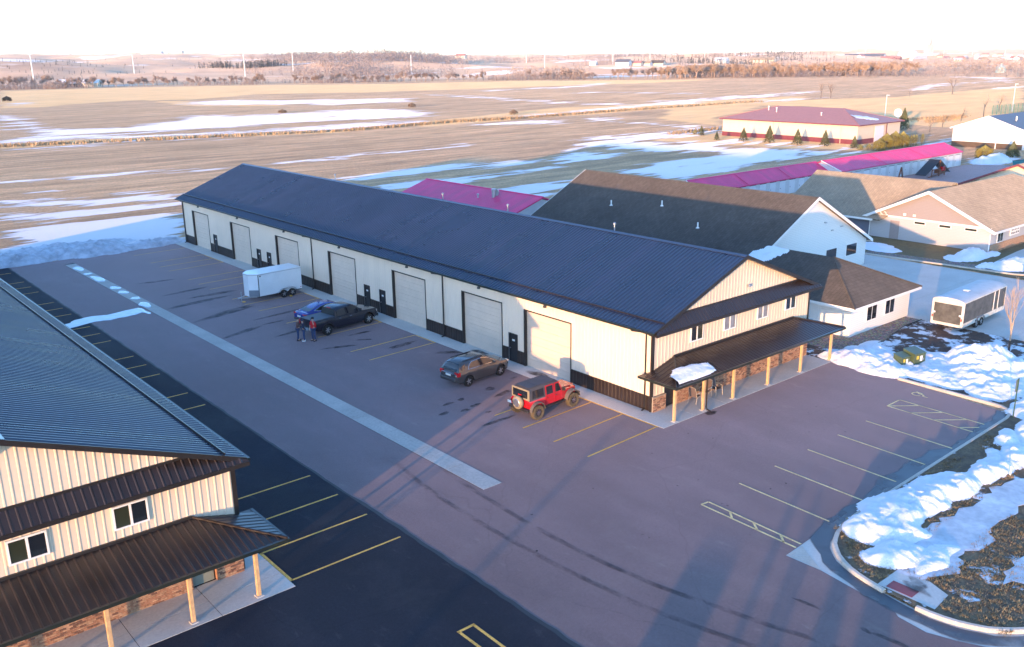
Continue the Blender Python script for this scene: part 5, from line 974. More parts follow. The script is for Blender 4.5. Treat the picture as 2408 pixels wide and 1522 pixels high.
wheels(V, (-1.43, 1.43), .79, .36, .23, spokes=5); bits(V, [('tail_lamp', (-2.36, .52, .84), (-2.1, .87, 1.1), 'red_lamp'), ('headlight', (2.0, .45, .76), (2.32, .74, .9), 'chrome'), ('side_mirror', (.72, .88, 1.1), (.86, 1.06, 1.24), 'paint_grey'), ('roof_rail', (-1.7, .56, 1.68), (.1, .6, 1.73), 'plastic_black'), ('door_handle', (-.75, .915, .95), (-.55, .935, .98), 'paint_grey'), ('door_handle', (.2, .915, .95), (.4, .935, .98), 'paint_grey')])
one(V, 'number_plate', (-2.43, -.24, .82), (-2.402, .24, .95), 'plate_white'); one(V, 'tailgate_trim', (-2.42, -.5, .98), (-2.38, .5, 1.02), 'chrome', .008); one(V, 'bumper', (-2.46, -.75, .46), (-2.3, .75, .72), 'paint_grey', .05); one(V, 'wiper', (-2.2, -.2, 1.22), (-2.17, .2, 1.24), 'plastic_black', .004)
for s in (-1, 1):
    for xa in (-1.43, 1.43): MB().tube([(xa+.45*math.cos(t), s*.915, .36+.45*math.sin(t)) for t in np.linspace(R(0), R(180), 13)], .02, 4).build('wheel_arch', 'plastic_black', V)
# --- red off-roader
V = thing('off_roader', 'red four-door off-roader with grey soft top and khaki spare wheel cover', 'car', (-4.26, 4.62, 0), R(2.6))
AX = (-1.48, 1.48); zb, zt = .62, 1.18
rings = []
for x, h, t_ in ((-2.02, .76, 1.18), (-1.95, .78, 1.2), (.62, .78, 1.2), (.72, .77, 1.22), (.95, .72, 1.22), (1.9, .56, 1.16), (2.02, .54, 1.1)):
    half = [(0, zb), (h-.04, zb), (h, zb+.05), (h, t_-.12), (h-.03, t_-.03), (h-.1, t_), (0, t_+.03)]; rings.append([(x, -a, b_) for a, b_ in half]+[(x, a, b_) for a, b_ in reversed(half[1:-1])])
loft('body', rings, 'paint_red', V, 30)
cabin_loft(V, 'soft_top', [(-2.0, 1.2), (-1.93, 1.82), (-1.8, 1.88), (-.3, 1.90), (.28, 1.89), (.42, 1.84), (.74, 1.22)], .76, .66, 1.2, 1.9, 'soft_top')
for s in (-1, 1):     # painted doors with their frames reach up to the roof line
    f = lambda z: s*(.765-.1*(z-1.2)/.7)
    for a, b_, c, d in ((-.72, -.05, -.72, -.02), (.0, .62, .03, .42)):
        dr = MB().prism([(a, s*.778, .72), (b_, s*.778, .72), (b_, s*.778, 1.22), (b_ if a < 0 else d+.02, f(1.82)+s*.02, 1.82), (c, f(1.82)+s*.02, 1.82), (a, s*.778, 1.22)], (0, s*.014, 0)).build('door', 'paint_red', V)
        q = .08; MB().prism([(a+q, f(1.27)+s*.03, 1.27), (b_-q, f(1.27)+s*.03, 1.27), ((b_ if a < 0 else d+.02)-q, f(1.75)+s*.034, 1.75), (c+q, f(1.75)+s*.034, 1.75)], (0, s*.008, 0)).build('window', 'glass', dr)
        MB().box((a+.05, min(s*.79, s*.815), 1.06), (a+.2, max(s*.79, s*.815), 1.1)).build('handle', 'plastic_black', dr)
    MB().prism([(-1.78, f(1.28)+s*.006, 1.28), (-.86, f(1.28)+s*.006, 1.28), (-.86, f(1.74)+s*.006, 1.74), (-1.72, f(1.74)+s*.006, 1.74)], (0, s*.008, 0)).build('window', 'glass', V)
    box('side_mirror', (.62, s*.80 if s > 0 else -1.0, 1.24), (.74, 1.0 if s > 0 else -.80, 1.46), 'plastic_black', V, .02)
    for xa in AX:       # flares
        pts = [(xa+r_*math.cos(t), 0.50+r_*math.sin(t)*.98) for r_, t in [(.56, a) for a in np.linspace(R(8), R(172), 9)]]
        for (x0, z0), (x1, z1) in zip(pts, pts[1:]): MB().hexa([(x0, s*.70, z0), (x1, s*.70, z1), (x1, s*.98, z1-.03), (x0, s*.98, z0-.03)], [(x0, s*.70, z0+.06), (x1, s*.70, z1+.06), (x1, s*.98, z1+.02), (x0, s*.98, z0+.02)]).build('fender_flare', 'flare', V)
    box('tail_lamp', (-2.07, s*.62 if s > 0 else -.78, .82), (-2.0, .78 if s > 0 else -.62, 1.08), 'red_lamp', V, .01)
    MB().lathe([(.1, 0), (.11, .05), (.09, .09), (.01, .1)], (2.0, s*.38, .98), 'x', 14).build('headlight', 'chrome', V)
    box('rock_rail', (-1.0, s*.74 if s > 0 else -.84, .5), (.98, .84 if s > 0 else -.74, .58), 'plastic_black', V, .02)
slope_window(V, .72, 1.27, .46, 1.80, .66, .58, 'windshield')
box('rear_frame', (-2.035, -.74, 1.2), (-1.975, .74, 1.86), 'khaki', V, .03); box('rear_window', (-2.045, -.6, 1.32), (-2.0355, .6, 1.76), 'glass', V)
MB().lathe([(.02, -.13), (.34, -.125), (.395, -.08), (.4, .08), (.36, .12)], (-2.22, 0, 1.02), 'x', 24).build('spare_wheel', 'khaki', V, True)
MB().lathe([(.02, 0), (.24, 0), (.26, .012), (.22, .02)], (-2.366, 0, 1.02), 'x', 20).build('spare_emblem', 'steel', V)
box('number_plate', (-2.36, .44, .9), (-2.34, .74, 1.04), 'plate_white', V); box('brake_lamp', (-2.1, -.12, 1.44), (-2.03, .12, 1.5), 'red_lamp', V)
box('rear_bumper', (-2.24, -.8, .56), (-2.03, .8, .74), 'plastic_black', V, .03); box('front_bumper', (2.0, -.75, .55), (2.26, .75, .75), 'plastic_black', V, .03); box('grille', (2.01, -.5, .78), (2.05, .5, 1.12), 'plastic_black', V)
for a, b_ in ((-1.92, -1.25), (-1.22, -.4), (-.36, .3)): box('roof_panel', (a, -.58, 1.918), (b_, .58, 1.94), 'soft_top', V, .01)
one(V, 'hood', (.9, -.5, 1.235), (1.9, .5, 1.262), 'paint_red', .02); MB().tube([(.8, -.72, 1.22), (.78, -.73, 1.9)], .008, 4).build('antenna', 'plastic_black', V)
wheels(V, AX, .84, .43, .31, 'mud_rubber', 'chrome', 8, .56); box('chassis', (-1.9, -.5, .45), (1.9, .5, .62), 'plastic_black', V)
# --- white enclosed trailer
V = thing('cargo_trailer', 'white enclosed cargo trailer with sloped nose parked by the third overhead door', 'trailer', (-3.75, 40.85, 0), R(180+3.5))
pl = [(2.0, 0), (2.0, .95), (2.6, .45), (2.75, .0)]
body = [(-2.12, -1.02), (2.1, -1.02), (2.75, -.42), (2.75, .42), (2.1, 1.02), (-2.12, 1.02)]
MB().prism([(x, y, .48) for x, y in body], (0, 0, 1.92)).build('body', 'paint_white', V); MB().prism([(x*1.005, y*1.01, 2.40) for x, y in body], (0, 0, .07)).build('roof', 'paint_white', V)
MB().prism([(x*1.008, y*1.012, 2.36) for x, y in body], (0, 0, .05)).build('roof_trim', 'steel', V)
for s in (-1, 1):
    MB().hexa([(2.1, s*1.025, .5), (2.755, s*.425, .5), (2.755, s*.44, .5), (2.11, s*1.04, .5)], [(2.1, s*1.025, 1.05), (2.755, s*.425, 1.05), (2.755, s*.44, 1.05), (2.11, s*1.04, 1.05)]).build('stone_guard', 'diamond_plate', V)
    MB().hexa([(2.07, s*1.021, .48), (2.13, s*1.0, .48), (2.13, s*1.03, .48), (2.07, s*1.035, .48)], [(2.07, s*1.021, 2.38), (2.13, s*1.0, 2.38), (2.13, s*1.03, 2.38), (2.07, s*1.035, 2.38)]).build('corner_trim', 'dark_trim', V)
    fn = MB()
    pts = [(-1.55, .5)]+[(-1.05+.48*math.cos(t), .36+.44*math.sin(t)) for t in np.linspace(R(150), R(95), 5)]+[(-.22+.48*math.cos(t), .36+.44*math.sin(t)) for t in np.linspace(R(85), R(30), 5)]+[(.4, .5)]
    for (x0, z0), (x1, z1) in zip(pts, pts[1:]): fn.hexa([(x0, s*1.0, z0), (x1, s*1.0, z1), (x1, s*1.2, z1-.01), (x0, s*1.2, z0-.01)], [(x0, s*1.0, z0+.03), (x1, s*1.0, z1+.03), (x1, s*1.2, z1+.02), (x0, s*1.2, z0+.02)])
    fn.build('fender', 'steel', V)
    box('clearance_lamp', (1.85, s*1.025 if s > 0 else -1.04, 2.2), (1.97, 1.04 if s > 0 else -1.025, 2.3), 'plastic_black', V); box('marker_lamp', (-2.05, s*1.022 if s > 0 else -1.035, .62), (-1.95, 1.035 if s > 0 else -1.022, .68), 'red_lamp', V)
    MB().tube([(2.2, s*.75, .42), (3.45, s*.06, .42)], .04, 5).build('drawbar', 'steel', V)
MB().tube([(3.35, 0, .42), (3.65, 0, .42)], [.05, .07], 6).build('coupler', 'steel', V); MB().tube([(3.3, .0, .95), (3.3, 0, .06)], .035, 6).build('jack', 'steel', V)
tag(box('wheel_chock', (-6.98, 40.5, .0), (-6.72, 40.8, .06), 'yellow_paint', None, .02), 'yellow block under the white trailer jack', 'chock'); tag(box('wheel_chock', (-2.98, 39.5, .0), (-2.78, 39.75, .12), 'yellow_paint', None, .03), 'yellow wedge beside the white trailer wheels', 'chock')
wheels(V, (-1.05, -.22), 1.09, .34, .2, spokes=5); box('chassis', (-2.1, -.95, .4), (2.1, .95, .479), 'dark_trim', V)
# --- black car hauler
V = thing('car_hauler', 'large black enclosed trailer with white frame and pale roof on the concrete drive', 'trailer', (32.55, -3.85, 0), R(180+1.5))
L2 = 3.85; W2 = 1.16
MB().box((-L2, -W2, .45), (L2, W2, 2.36)).build('body', 'black_panel', V)
rings = [[(x, W2*1.01*math.cos(t), 2.34+.26*math.sin(t)) for t in np.linspace(0, math.pi, 12)] for x in np.linspace(-L2-.02, L2+.02, 6)]; loft('roof', rings, 'roof_grey', V)
for s in (-1, 1):
    y0, y1 = sorted((s*(W2+.001), s*(W2+.03)))
    box('side_skirt', (-L2, y0, .45), (L2, y1, .78), 'dirty_white', V); box('roof_rail', (-L2, y0, 2.3), (L2, y1, 2.38), 'dirty_white', V)
    box('side_door_frame', (-1.7, y0, .8), (-1.62, y1, 2.28), 'white_trim', V); box('side_door_frame', (-2.5, y0, .8), (-2.44, y1, 2.28), 'white_trim', V)
    for xx in (L2-.06, -L2): box('corner_trim', (xx, y0-.005, .45), (xx+.06, y1+.005, 2.38), 'dirty_white', V)
    fn = MB(); pts = [(.0, .48)]+[(.15+.42*math.cos(t)+.27, .36+.44*math.sin(t)) for t in np.linspace(R(150), R(95), 5)]+[(1.15+.42*math.cos(t)-.0, .36+.44*math.sin(t)) for t in np.linspace(R(85), R(30), 5)]+[(1.7, .48)]
    for (x0, z0), (x1, z1) in zip(pts, pts[1:]): fn.hexa([(x0, s*W2, z0), (x1, s*W2, z1), (x1, s*(W2+.14), z1-.01), (x0, s*(W2+.14), z0-.01)], [(x0, s*W2, z0+.03), (x1, s*W2, z1+.03), (x1, s*(W2+.14), z1+.02), (x0, s*(W2+.14), z0+.02)])
    fn.build('fender', 'steel', V)
q = L2+.002                                     # rear door, framed in white; the tail faces the camera side
o_ = box('rear_door', (q, -W2+.12, .62), (q+.03, W2-.12, 2.2), 'black_panel', V)
for a, b_ in (((q, -W2, .45), (q+.05, W2, .66)), ((q, -W2, 2.12), (q+.05, W2, 2.36)), ((q, -W2, .66), (q+.05, -W2+.14, 2.12)), ((q, W2-.14, .66), (q+.05, W2, 2.12))): box('door_frame', a, b_, 'dirty_white', V)
for s in (-1, 1): box('latch', (q+.05, s*.98-.1, 1.3), (q+.08, s*.98+.1, 1.42), 'white_trim', V); box('tail_lamp', (q+.051, s*1.08-.04, .95), (q+.07, s*1.08+.04, 1.15), 'red_lamp', V)
box('roof_vent', (.6, -.2, 2.6), (1.0, .2, 2.66), 'white_trim', V, .02); wheels(V, (.5, 1.36), W2-.02, .34, .22, spokes=5); MB().tube([(-L2, .6, .5), (-L2-1.2, 0, .5), (-L2, -.6, .5)], .05, 5).build('drawbar', 'dark_trim', V)
# --- white car at the frame edge
V = thing('parked_car', 'white car cut off by the right edge on the drive', 'car', (49.3, -3.6, 0), R(-118))
body_loft(V, 'paint_white', xsr(-2.3, 2.3, 40), [(-2.3, .7), (-2.1, .85), (1.6, .9), (2.3, .68)], [(-2.3, .85), (-2.1, 1.0), (1.0, .96), (2.0, .82), (2.3, .66)], [(-2.3, .4), (-2, .25), (2, .25), (2.3, .38)], [(-1.4, .33), (1.4, .33)], .39)
cabin_loft(V, 'paint_white', [(-2.0, 1.0), (-1.3, 1.36), (-.4, 1.45), (.2, 1.43), (1.2, .98)], .82, .6, .97, 1.46); slope_window(V, -1.95, 1.04, -1.35, 1.33, .66, .56, 'rear_window'); slope_window(V, 1.12, 1.03, .3, 1.38, .68, .56, 'windshield')
side_window(V, [(-1.4, 1.05), (-1.0, 1.33), (.1, 1.38), (.85, 1.05)], .82, .6, .97, 1.46); wheels(V, (-1.4, 1.4), .78, .33, .2); bits(V, [('tail_lamp', (-2.3, .5, .78), (-2.1, .8, .92), 'red_lamp'), ('headlight', (2.0, .4, .66), (2.24, .7, .78), 'chrome')])
# --- farm auger / lift in the storage yard
V = thing('farm_machine', 'rusty farm machine with a dark slanted deck in the storage yard', 'machine', (114, 38.2, 0), R(0))
MB().hexa([(-4.6, -.9, .6), (-4.6, .9, .6), (-.1, .9, 2.75), (-.1, -.9, 2.75)], [(-4.6, -.9, .72), (-4.6, .9, .72), (-.1, .9, 2.87), (-.1, -.9, 2.87)]).build('deck', 'plastic_black', V)
MB().hexa([(.1, -.9, 2.8), (.1, .9, 2.8), (4.0, .9, .5), (4.0, -.9, .5)], [(.1, -.9, 2.9), (.1, .9, 2.9), (4.0, .9, .6), (4.0, -.9, .6)]).build('deck', 'diamond_plate', V)
mat('rust', (.20, .085, .05), .85, var=.3, vscale=3)
for a, b_ in (((-2.6, -.9, 1.4), (3.4, -.9, 1.2)), ((-.1, -.9, 2.8), (-.1, -.9, .2)), ((-3.6, -.9, .3), (1.8, -.9, .6)), ((1.8, -.9, .2), (1.8, -.9, 1.8)), ((-2.6, -.9, .2), (-2.6, -.9, 1.5))): MB().tube([a, b_], .1, 5).build('beam', 'rust', V)
box('engine', (-.4, -1.1, .6), (1.9, -.2, 1.3), 'rust', V, .05); box('hydraulic_unit', (.2, -1.3, 1.0), (1.1, -.6, 1.7), 'red_lamp', V, .05); box('fuel_tank', (1.2, -1.2, 1.2), (1.8, -.6, 1.6), 'plastic_black', V, .05)
V = thing('step_ladder', 'small metal trestle standing before the storage doors', 'trestle', (107.5, 40.6, 0)); MB().tube([(-.7, 0, 0), (0, 0, 1.9)], .12, 5).build('leg', 'rust', V); MB().tube([(.7, 0, 0), (0.06, 0, 1.9)], .12, 5).build('leg', 'rust', V); MB().tube([(-.35, 0, .95), (.35, 0, .95)], .06, 5).build('crossbar', 'rust', V)
V = thing('waste_bin', 'teal waste bin at the far end of the storage yard', 'bin', (136.2, 33.4, 0)); mat('teal', (.02, .20, .24), .5); MB().hexa([(-1, -.7, .1), (1, -.7, .1), (1, .7, .1), (-1, .7, .1)], [(-1.1, -.9, 1.5), (1.1, -.9, 1.5), (1.1, .9, 1.2), (-1.1, .9, 1.2)]).build('tub', 'teal', V); MB().hexa([(-1.12, -.92, 1.5), (1.12, -.92, 1.5), (1.12, .92, 1.2), (-1.12, .92, 1.2)], [(-1.12, -.92, 1.56), (1.12, -.92, 1.56), (1.12, .92, 1.26), (-1.12, .92, 1.26)]).build('lid', 'plastic_black', V)
V = thing('wooden_rack', 'brown timber rack frame at the right edge behind the tan house', 'rack', (141, 32.2, 0))
for x in (-2, -.7, .7, 2): MB().tube([(x, 0, 0), (x, 0, 2.3)], .1, 4).build('post', 'rust', V)
for z_ in (.6, 1.4, 2.2): MB().tube([(-2, 0, z_), (2, 0, z_)], .09, 4).build('rail', 'rust', V)
for x in (-.7, .7): MB().tube([(x, 0, 2.2), (x, 0, 4.1)], .09, 4).build('post', 'rust', V)
MB().tube([(-.7, 0, 4.1), (.7, 0, 4.1)], .09, 4).build('rail', 'rust', V)
# ---------------------------------------------------------------- people
def skinned(name, joints, edges, m, parent, sub=2):
    keys = list(joints); me = bpy.data.meshes.new(name); me.from_pydata([joints[k][0] for k in keys], [(keys.index(a), keys.index(b_)) for a, b_ in edges], []); o = obj(name, me, m, parent)
    md = o.modifiers.new('skin', 'SKIN'); md.use_smooth_shade = True
    for i, k in enumerate(keys):
        r_ = joints[k][1]; sv = me.skin_vertices[0].data[i]; sv.radius = r_ if hasattr(r_, '__len__') else (r_, r_); sv.use_root = (i == 0)
    s = o.modifiers.new('sub', 'SUBSURF'); s.levels = sub; s.render_levels = sub; return o
def person(label, loc, rotz, hgt, top, legs, shoe, arms, lean=.0, look=-.05, cap=None, hair='plastic_black', sleeve=True):
    """arms: for each side (elbow, wrist) in local coordinates for a 1.78 m figure; x forward, y left"""
    P = thing('person', label, 'person', loc, rotz); P.scale = (hgt/1.78,)*3
    J = {'pelvis': ((0, 0, .96), (.145, .115)), 'waist': ((.01+lean*.3, 0, 1.12), (.14, .105)), 'chest': ((.0+lean, 0, 1.36), (.165, .115)), 'neck': ((.015+lean, 0, 1.52), .055), 'jaw': ((.04+lean, 0, 1.585), (.062, .07)), 'head': ((.03+lean, 0, 1.665), (.078, .095)), 'crown': ((.015+lean, 0, 1.73), (.066, .08))}
    E = [('pelvis', 'waist'), ('waist', 'chest'), ('chest', 'neck'), ('neck', 'jaw'), ('jaw', 'head'), ('head', 'crown')]
    for s, n in ((1, 'l'), (-1, 'r')):
        el, wr = arms[0 if s > 0 else 1]; el = Vector(el); wr = Vector(wr); d = (wr-el).normalized()
        J['sh'+n] = ((lean, s*.185, 1.425), .062); J['el'+n] = (tuple(el), .045); J['wr'+n] = (tuple(wr), .032); J['pa'+n] = (tuple(wr+d*.07), (.042, .02))
        E += [('chest', 'sh'+n), ('sh'+n, 'el'+n), ('el'+n, 'wr'+n), ('wr'+n, 'pa'+n)]
        side = d.cross(Vector((0, 0, 1))); side = side.normalized() if side.length > .1 else Vector((0, 1, 0)); cu = d.cross(side)
        for k, (off, ln) in enumerate(((-.03, .065), (-.01, .075), (.01, .07), (.03, .055))):
            b0 = wr+d*.085+side*off; J['f%d%s' % (k, n)] = (tuple(b0), .0095); J['g%d%s' % (k, n)] = (tuple(b0+d*ln*.6+cu*.012), .009); J['h%d%s' % (k, n)] = (tuple(b0+d*ln*.8+cu*.035), .008); E += [('pa'+n, 'f%d%s' % (k, n)), ('f%d%s' % (k, n), 'g%d%s' % (k, n)), ('g%d%s' % (k, n), 'h%d%s' % (k, n))]
        J['t0'+n] = (tuple(wr+d*.03+side*.04), .011); J['t1'+n] = (tuple(wr+d*.075+side*.055+cu*.02), .009); E += [('wr'+n, 't0'+n), ('t0'+n, 't1'+n)]
        J['hip'+n] = ((0, s*.095, .9), .095); J['kn'+n] = ((.02, s*.115, .5), .062); J['an'+n] = ((-.01, s*.125, .1), .045); J['to'+n] = ((.14, s*.15, .045), (.045, .035))
        E += [('pelvis', 'hip'+n), ('hip'+n, 'kn'+n), ('kn'+n, 'an'+n), ('an'+n, 'to'+n)]
    skinned('body', J, E, 'skin', P, 1)
    g = lambda k, f: (J[k][0], tuple(x*f for x in J[k][1]) if hasattr(J[k][1], '__len__') else J[k][1]*f)
    t = {'waist': g('waist', 1.16), 'pelvis': ((0, 0, .93), (.165, .135)), 'chest': g('chest', 1.13), 'neck': ((J['neck'][0][0], 0, 1.495), .066)}; te = [('waist', 'pelvis'), ('waist', 'chest'), ('chest', 'neck')]
    for i, n in enumerate('lr'):
        t['sh'+n] = g('sh'+n, 1.28); t['el'+n] = g('el'+n, 1.35); te += [('chest', 'sh'+n), ('sh'+n, 'el'+n)]
        if sleeve is True or (sleeve == 'half' and False): t['wr'+n] = g('wr'+n, 1.35); te.append(('el'+n, 'wr'+n))
    skinned('jacket', t, te, top, P)
    q = {'pelvis': ((0, 0, .97), (.155, .125))}; qe = []
    for n in 'lr': q['hip'+n] = g('hip'+n, 1.1); q['kn'+n] = g('kn'+n, 1.22); q['an'+n] = ((J['an'+n][0][0], J['an'+n][0][1], .085), .066); qe += [('pelvis', 'hip'+n), ('hip'+n, 'kn'+n), ('kn'+n, 'an'+n)]
    skinned('trousers', q, qe, legs, P)
    for s in (1, -1): bevel(MB().hexa([(-.1, s*.14-.05, 0), (.2, s*.15-.05, 0), (.2, s*.15+.05, 0), (-.1, s*.14+.05, 0)], [(-.09, s*.14-.045, .09), (.17, s*.15-.04, .055), (.17, s*.15+.04, .055), (-.09, s*.14+.045, .09)]).build('shoe', shoe, P), .02, 2)
    hx = J['head'][0][0]
    rg = [(.108, 1.66), (.112, 1.70), (.10, 1.755), (.06, 1.79), (.01, 1.80)]
    MB().lathe(rg, (hx-.012, 0, 0), 'z', 16).build('cap' if cap else 'hair', cap or hair, P, True)
    if cap: MB().prism([(hx+.08, -.07, 1.672), (hx+.19, -.045, 1.662), (hx+.19, .045, 1.662), (hx+.08, .07, 1.672)], (0, 0, .014)).build('cap_peak', cap, P)
    MB().prism([(hx+.085, -.016, 1.63), (hx+.118, 0, 1.632), (hx+.085, .016, 1.63), (hx+.088, 0, 1.672)], (-.02, 0, 0)).build('nose', 'skin', P)
    for s in (-1, 1): box('eye', (hx+.088, s*.032-.01, 1.664), (hx+.096, s*.032+.01, 1.674), 'plastic_black', P); MB().lathe([(.005, -.012), (.026, 0), (.01, .012)], (hx-.005, s*.082, 1.652), 'y', 8).build('ear', 'skin', P)
    box('mouth', (hx+.092, -.022, 1.598), (hx+.099, .022, 1.604), 'brown_leather', P)
    return P
person('person in a brown jacket and jeans, leftmost of the three by the pickup', (-8.68, 27.22, 0), R(-30), 1.80, 'brown_leather', 'denim', 'black_cloth', [((.14, .27, 1.16), (.30, .10, 1.12)), ((.06, -.29, 1.15), (.29, -.02, 1.10))], .03)
person('person in dark navy jacket and cap, middle of the three by the pickup', (-8.40, 26.8, 0), R(155), 1.70, 'navy_cloth', 'denim', 'plate_white', [((.12, .28, 1.15), (.31, .12, 1.15)), ((.1, -.28, 1.15), (.31, -.06, 1.15))], .04, cap='navy_cloth')
person('person in a bright red shirt holding a hand to the face', (-7.84, 26.34, 0), R(-165), 1.84, 'red_cloth', 'denim', 'black_cloth', [((.22, .30, 1.28), (.16, .14, 1.56)), ((.02, -.30, 1.14), (.1, -.27, .90))], .0, cap='black_cloth', sleeve=False)
# ---------------------------------------------------------------- porch chairs, pipe, cabinets, signs
mat('chair_frame', (.50, .42, .33), .4, metal=.3); mat('chair_sling', (.12, .09, .09), .85, var=.15)
def chair(label, loc, rotz):
    T = thing('patio_chair', label, 'chair', loc, rotz, 'patio chairs under the porch')
    MB().hexa([(-.24, -.25, .40), (.25, -.25, .43), (.25, .25, .43), (-.24, .25, .40)], [(-.24, -.25, .42), (.25, -.25, .45), (.25, .25, .45), (-.24, .25, .42)]).build('seat', 'chair_sling', T)
    MB().hexa([(-.24, -.24, .42), (-.22, -.24, .42), (-.22, .24, .42), (-.24, .24, .42)], [(-.42, -.22, 1.02), (-.40, -.22, 1.03), (-.40, .22, 1.03), (-.42, .22, 1.02)]).build('backrest', 'chair_sling', T)
    MB().tube([(-.24, -.26, .4), (-.36, -.26, .8), (-.42, -.2, 1.05), (-.43, 0, 1.08), (-.42, .2, 1.05), (-.36, .26, .8), (-.24, .26, .4)], .018, 6).build('back_frame', 'chair_frame', T)
    for s in (-1, 1):
        MB().tube([(.28, s*.29, .01), (.25, s*.28, .42), (.22, s*.28, .62)], .018, 6).build('leg', 'chair_frame', T); MB().tube([(-.34, s*.27, .01), (-.24, s*.26, .42)], .018, 6).build('leg', 'chair_frame', T)
        MB().tube([(.24, s*.28, .62), (0, s*.29, .66), (-.3, s*.28, .66)], .022, 6).build('armrest', 'chair_frame', T); MB().tube([(-.24, s*.26, .41), (.26, s*.27, .44)], .016, 5).build('seat_rail', 'chair_frame', T)
chair('patio chair nearest the entrance door under the porch', (3.15, -.72, .02), R(10)); chair('patio chair in the middle of the three under the porch', (4.25, -.62, .02), R(185)); chair('patio chair farthest from the entrance door under the porch', (5.15, -.75, .02), R(-95))
MB().tube([(2.9, -2.42, 2.26), (2.72, -2.2, 2.12), (2.64, -1.98, 2.05), (2.62, -1.98, .2), (2.62, -2.05, .09), (2.62, -2.3, .06)], .045, 6).build('downspout', 'dark_trim', SHOP)
mat('label_yellow', (.65, .45, .05), .6)
def cabinet(label, x, y, w, d, h, rot):
    T = thing('utility_cabinet', label, 'utility box', (x, y, 0), rot, 'green utility cabinets in the snow')
    MB().hexa([(-w/2, -d/2, 0), (w/2, -d/2, 0), (w/2, d/2, 0), (-w/2, d/2, 0)], [(-w/2, -d/2, h*.82), (w/2, -d/2, h*.82), (w/2, d/2, h), (-w/2, d/2, h)]).build('case', 'green_box', T)
    MB().hexa([(-w/2-.03, -d/2-.03, h*.82), (w/2+.03, -d/2-.03, h*.82), (w/2+.03, d/2+.03, h), (-w/2-.03, d/2+.03, h)], [(-w/2-.03, -d/2-.03, h*.82+.05), (w/2+.03, -d/2-.03, h*.82+.05), (w/2+.03, d/2+.03, h+.05), (-w/2-.03, d/2+.03, h+.05)]).build('lid', 'green_box', T)
    box('plinth', (-w/2-.12, -d/2-.12, -.02), (w/2+.12, d/2+.12, .08), 'concrete', T); box('notice', (.02, -d/2-.012, h*.3), (w*.22, -d/2-.001, h*.68), 'plate_white', T); box('warning_label', (-w*.3, -d/2-.012, h*.45), (-w*.1, -d/2-.001, h*.7), 'label_yellow', T); box('latch', (w*.3, -d/2-.03, h*.35), (w*.35, -d/2-.001, h*.5), 'steel', T)
cabinet('larger green utility cabinet standing in the snow beyond the kerb', 19.85, -5.95, 1.05, .95, .95, R(-14)); cabinet('smaller green utility cabinet half buried in snow near the kerb', 18.75, -5.65, .8, .7, .8, R(-14))
T = thing('sign_post', 'green steel sign post at the kerb corner, its plate seen edge on', 'sign', (14.57, -14.5, .1)); mat('sign_green', (.035, .085, .05), .5)
MB().box((-.035, -.025, 0), (.035, .025, 2.35)).build('post', 'sign_green', T); MB().box((-.23, .026, 1.55), (.23, .034, 2.3)).build('plate', 'steel', T)
T = thing('marker_post', 'short pale marker post in the leaf litter on the verge', 'marker', (6.53, -17.6, .1)); MB().box((-.03, -.03, 0), (.03, .03, .55)).build('post', 'white_trim', T); MB().lathe([(.2, 0), (.18, .05), (.03, .08)], (0, 0, 0), 'z', 10).build('base', 'leaf_litter', T)
# ---------------------------------------------------------------- trees
def grow(mb, p, d, ln, r_, lev, rg, twig, spread, up, kids, nside):
    d = d.normalized(); mid = p+d*ln*.5+Vector((rg.uniform(-1, 1), rg.uniform(-1, 1), 0))*ln*.04; e = p+d*ln
    (mb if lev > 1 else twig).tube([p, mid, e], [r_, r_*.85, r_*.68], nside if lev > 2 else 3, False)
    if lev == 0: return
    for k in range(kids if lev > 1 else kids+1):
        a = rg.uniform(0, 6.28); t = rg.uniform(.45, 1.0) if k else 1.0
        ax = d.orthogonal().normalized(); ax.rotate(Matrix.Rotation(a, 3, d)); nd = (d+ax*spread*rg.uniform(.6, 1.2)+Vector((0, 0, up))).normalized()
        grow(mb, p+d*ln*t, nd, ln*rg.uniform(.58, .8), r_*(.62 if t > .9 else .5), lev-1, rg, twig, spread, up, kids, nside)
def bare(name, label, loc, h, seed, lev=4, kids=3, spread=.6, up=.12, tr=.03, m='bark', tm='twig', group=None, trunk=.3, lean=0):
    T = thing(name, label, 'tree', loc, group=group) if label else bpy.data.objects.new(name, None)
    rg = random.Random(seed); a, b_ = MB(), MB(); grow(a, Vector((0, 0, -.1)), Vector((lean, 0, 1)), h*trunk, h*tr, lev, rg, b_, spread, up, kids, 6)
    top = max(v[2] for v in b_.v); s = h/top; a.v = [tuple(x*s for x in v) for v in a.v]; b_.v = [tuple(x*s for x in v) for v in b_.v]
    if not label: return a, b_
    a.build('trunk', m, T, True, False); b_.build('crown', tm, T, False, False); return T
T = bare('young_tree', 'bare young tree with pale bark and wrapped trunk by the big snow mound', (25.9, -9.6, 0), 5.6, 11, 5, 3, .34, .3, .013, 'bark_light', 'twig_warm', trunk=.30)
MB().lathe([(.085, 0), (.08, 1.15)], (0, 0, 0), 'z', 8).build('trunk_wrap', 'dark_trim', T)
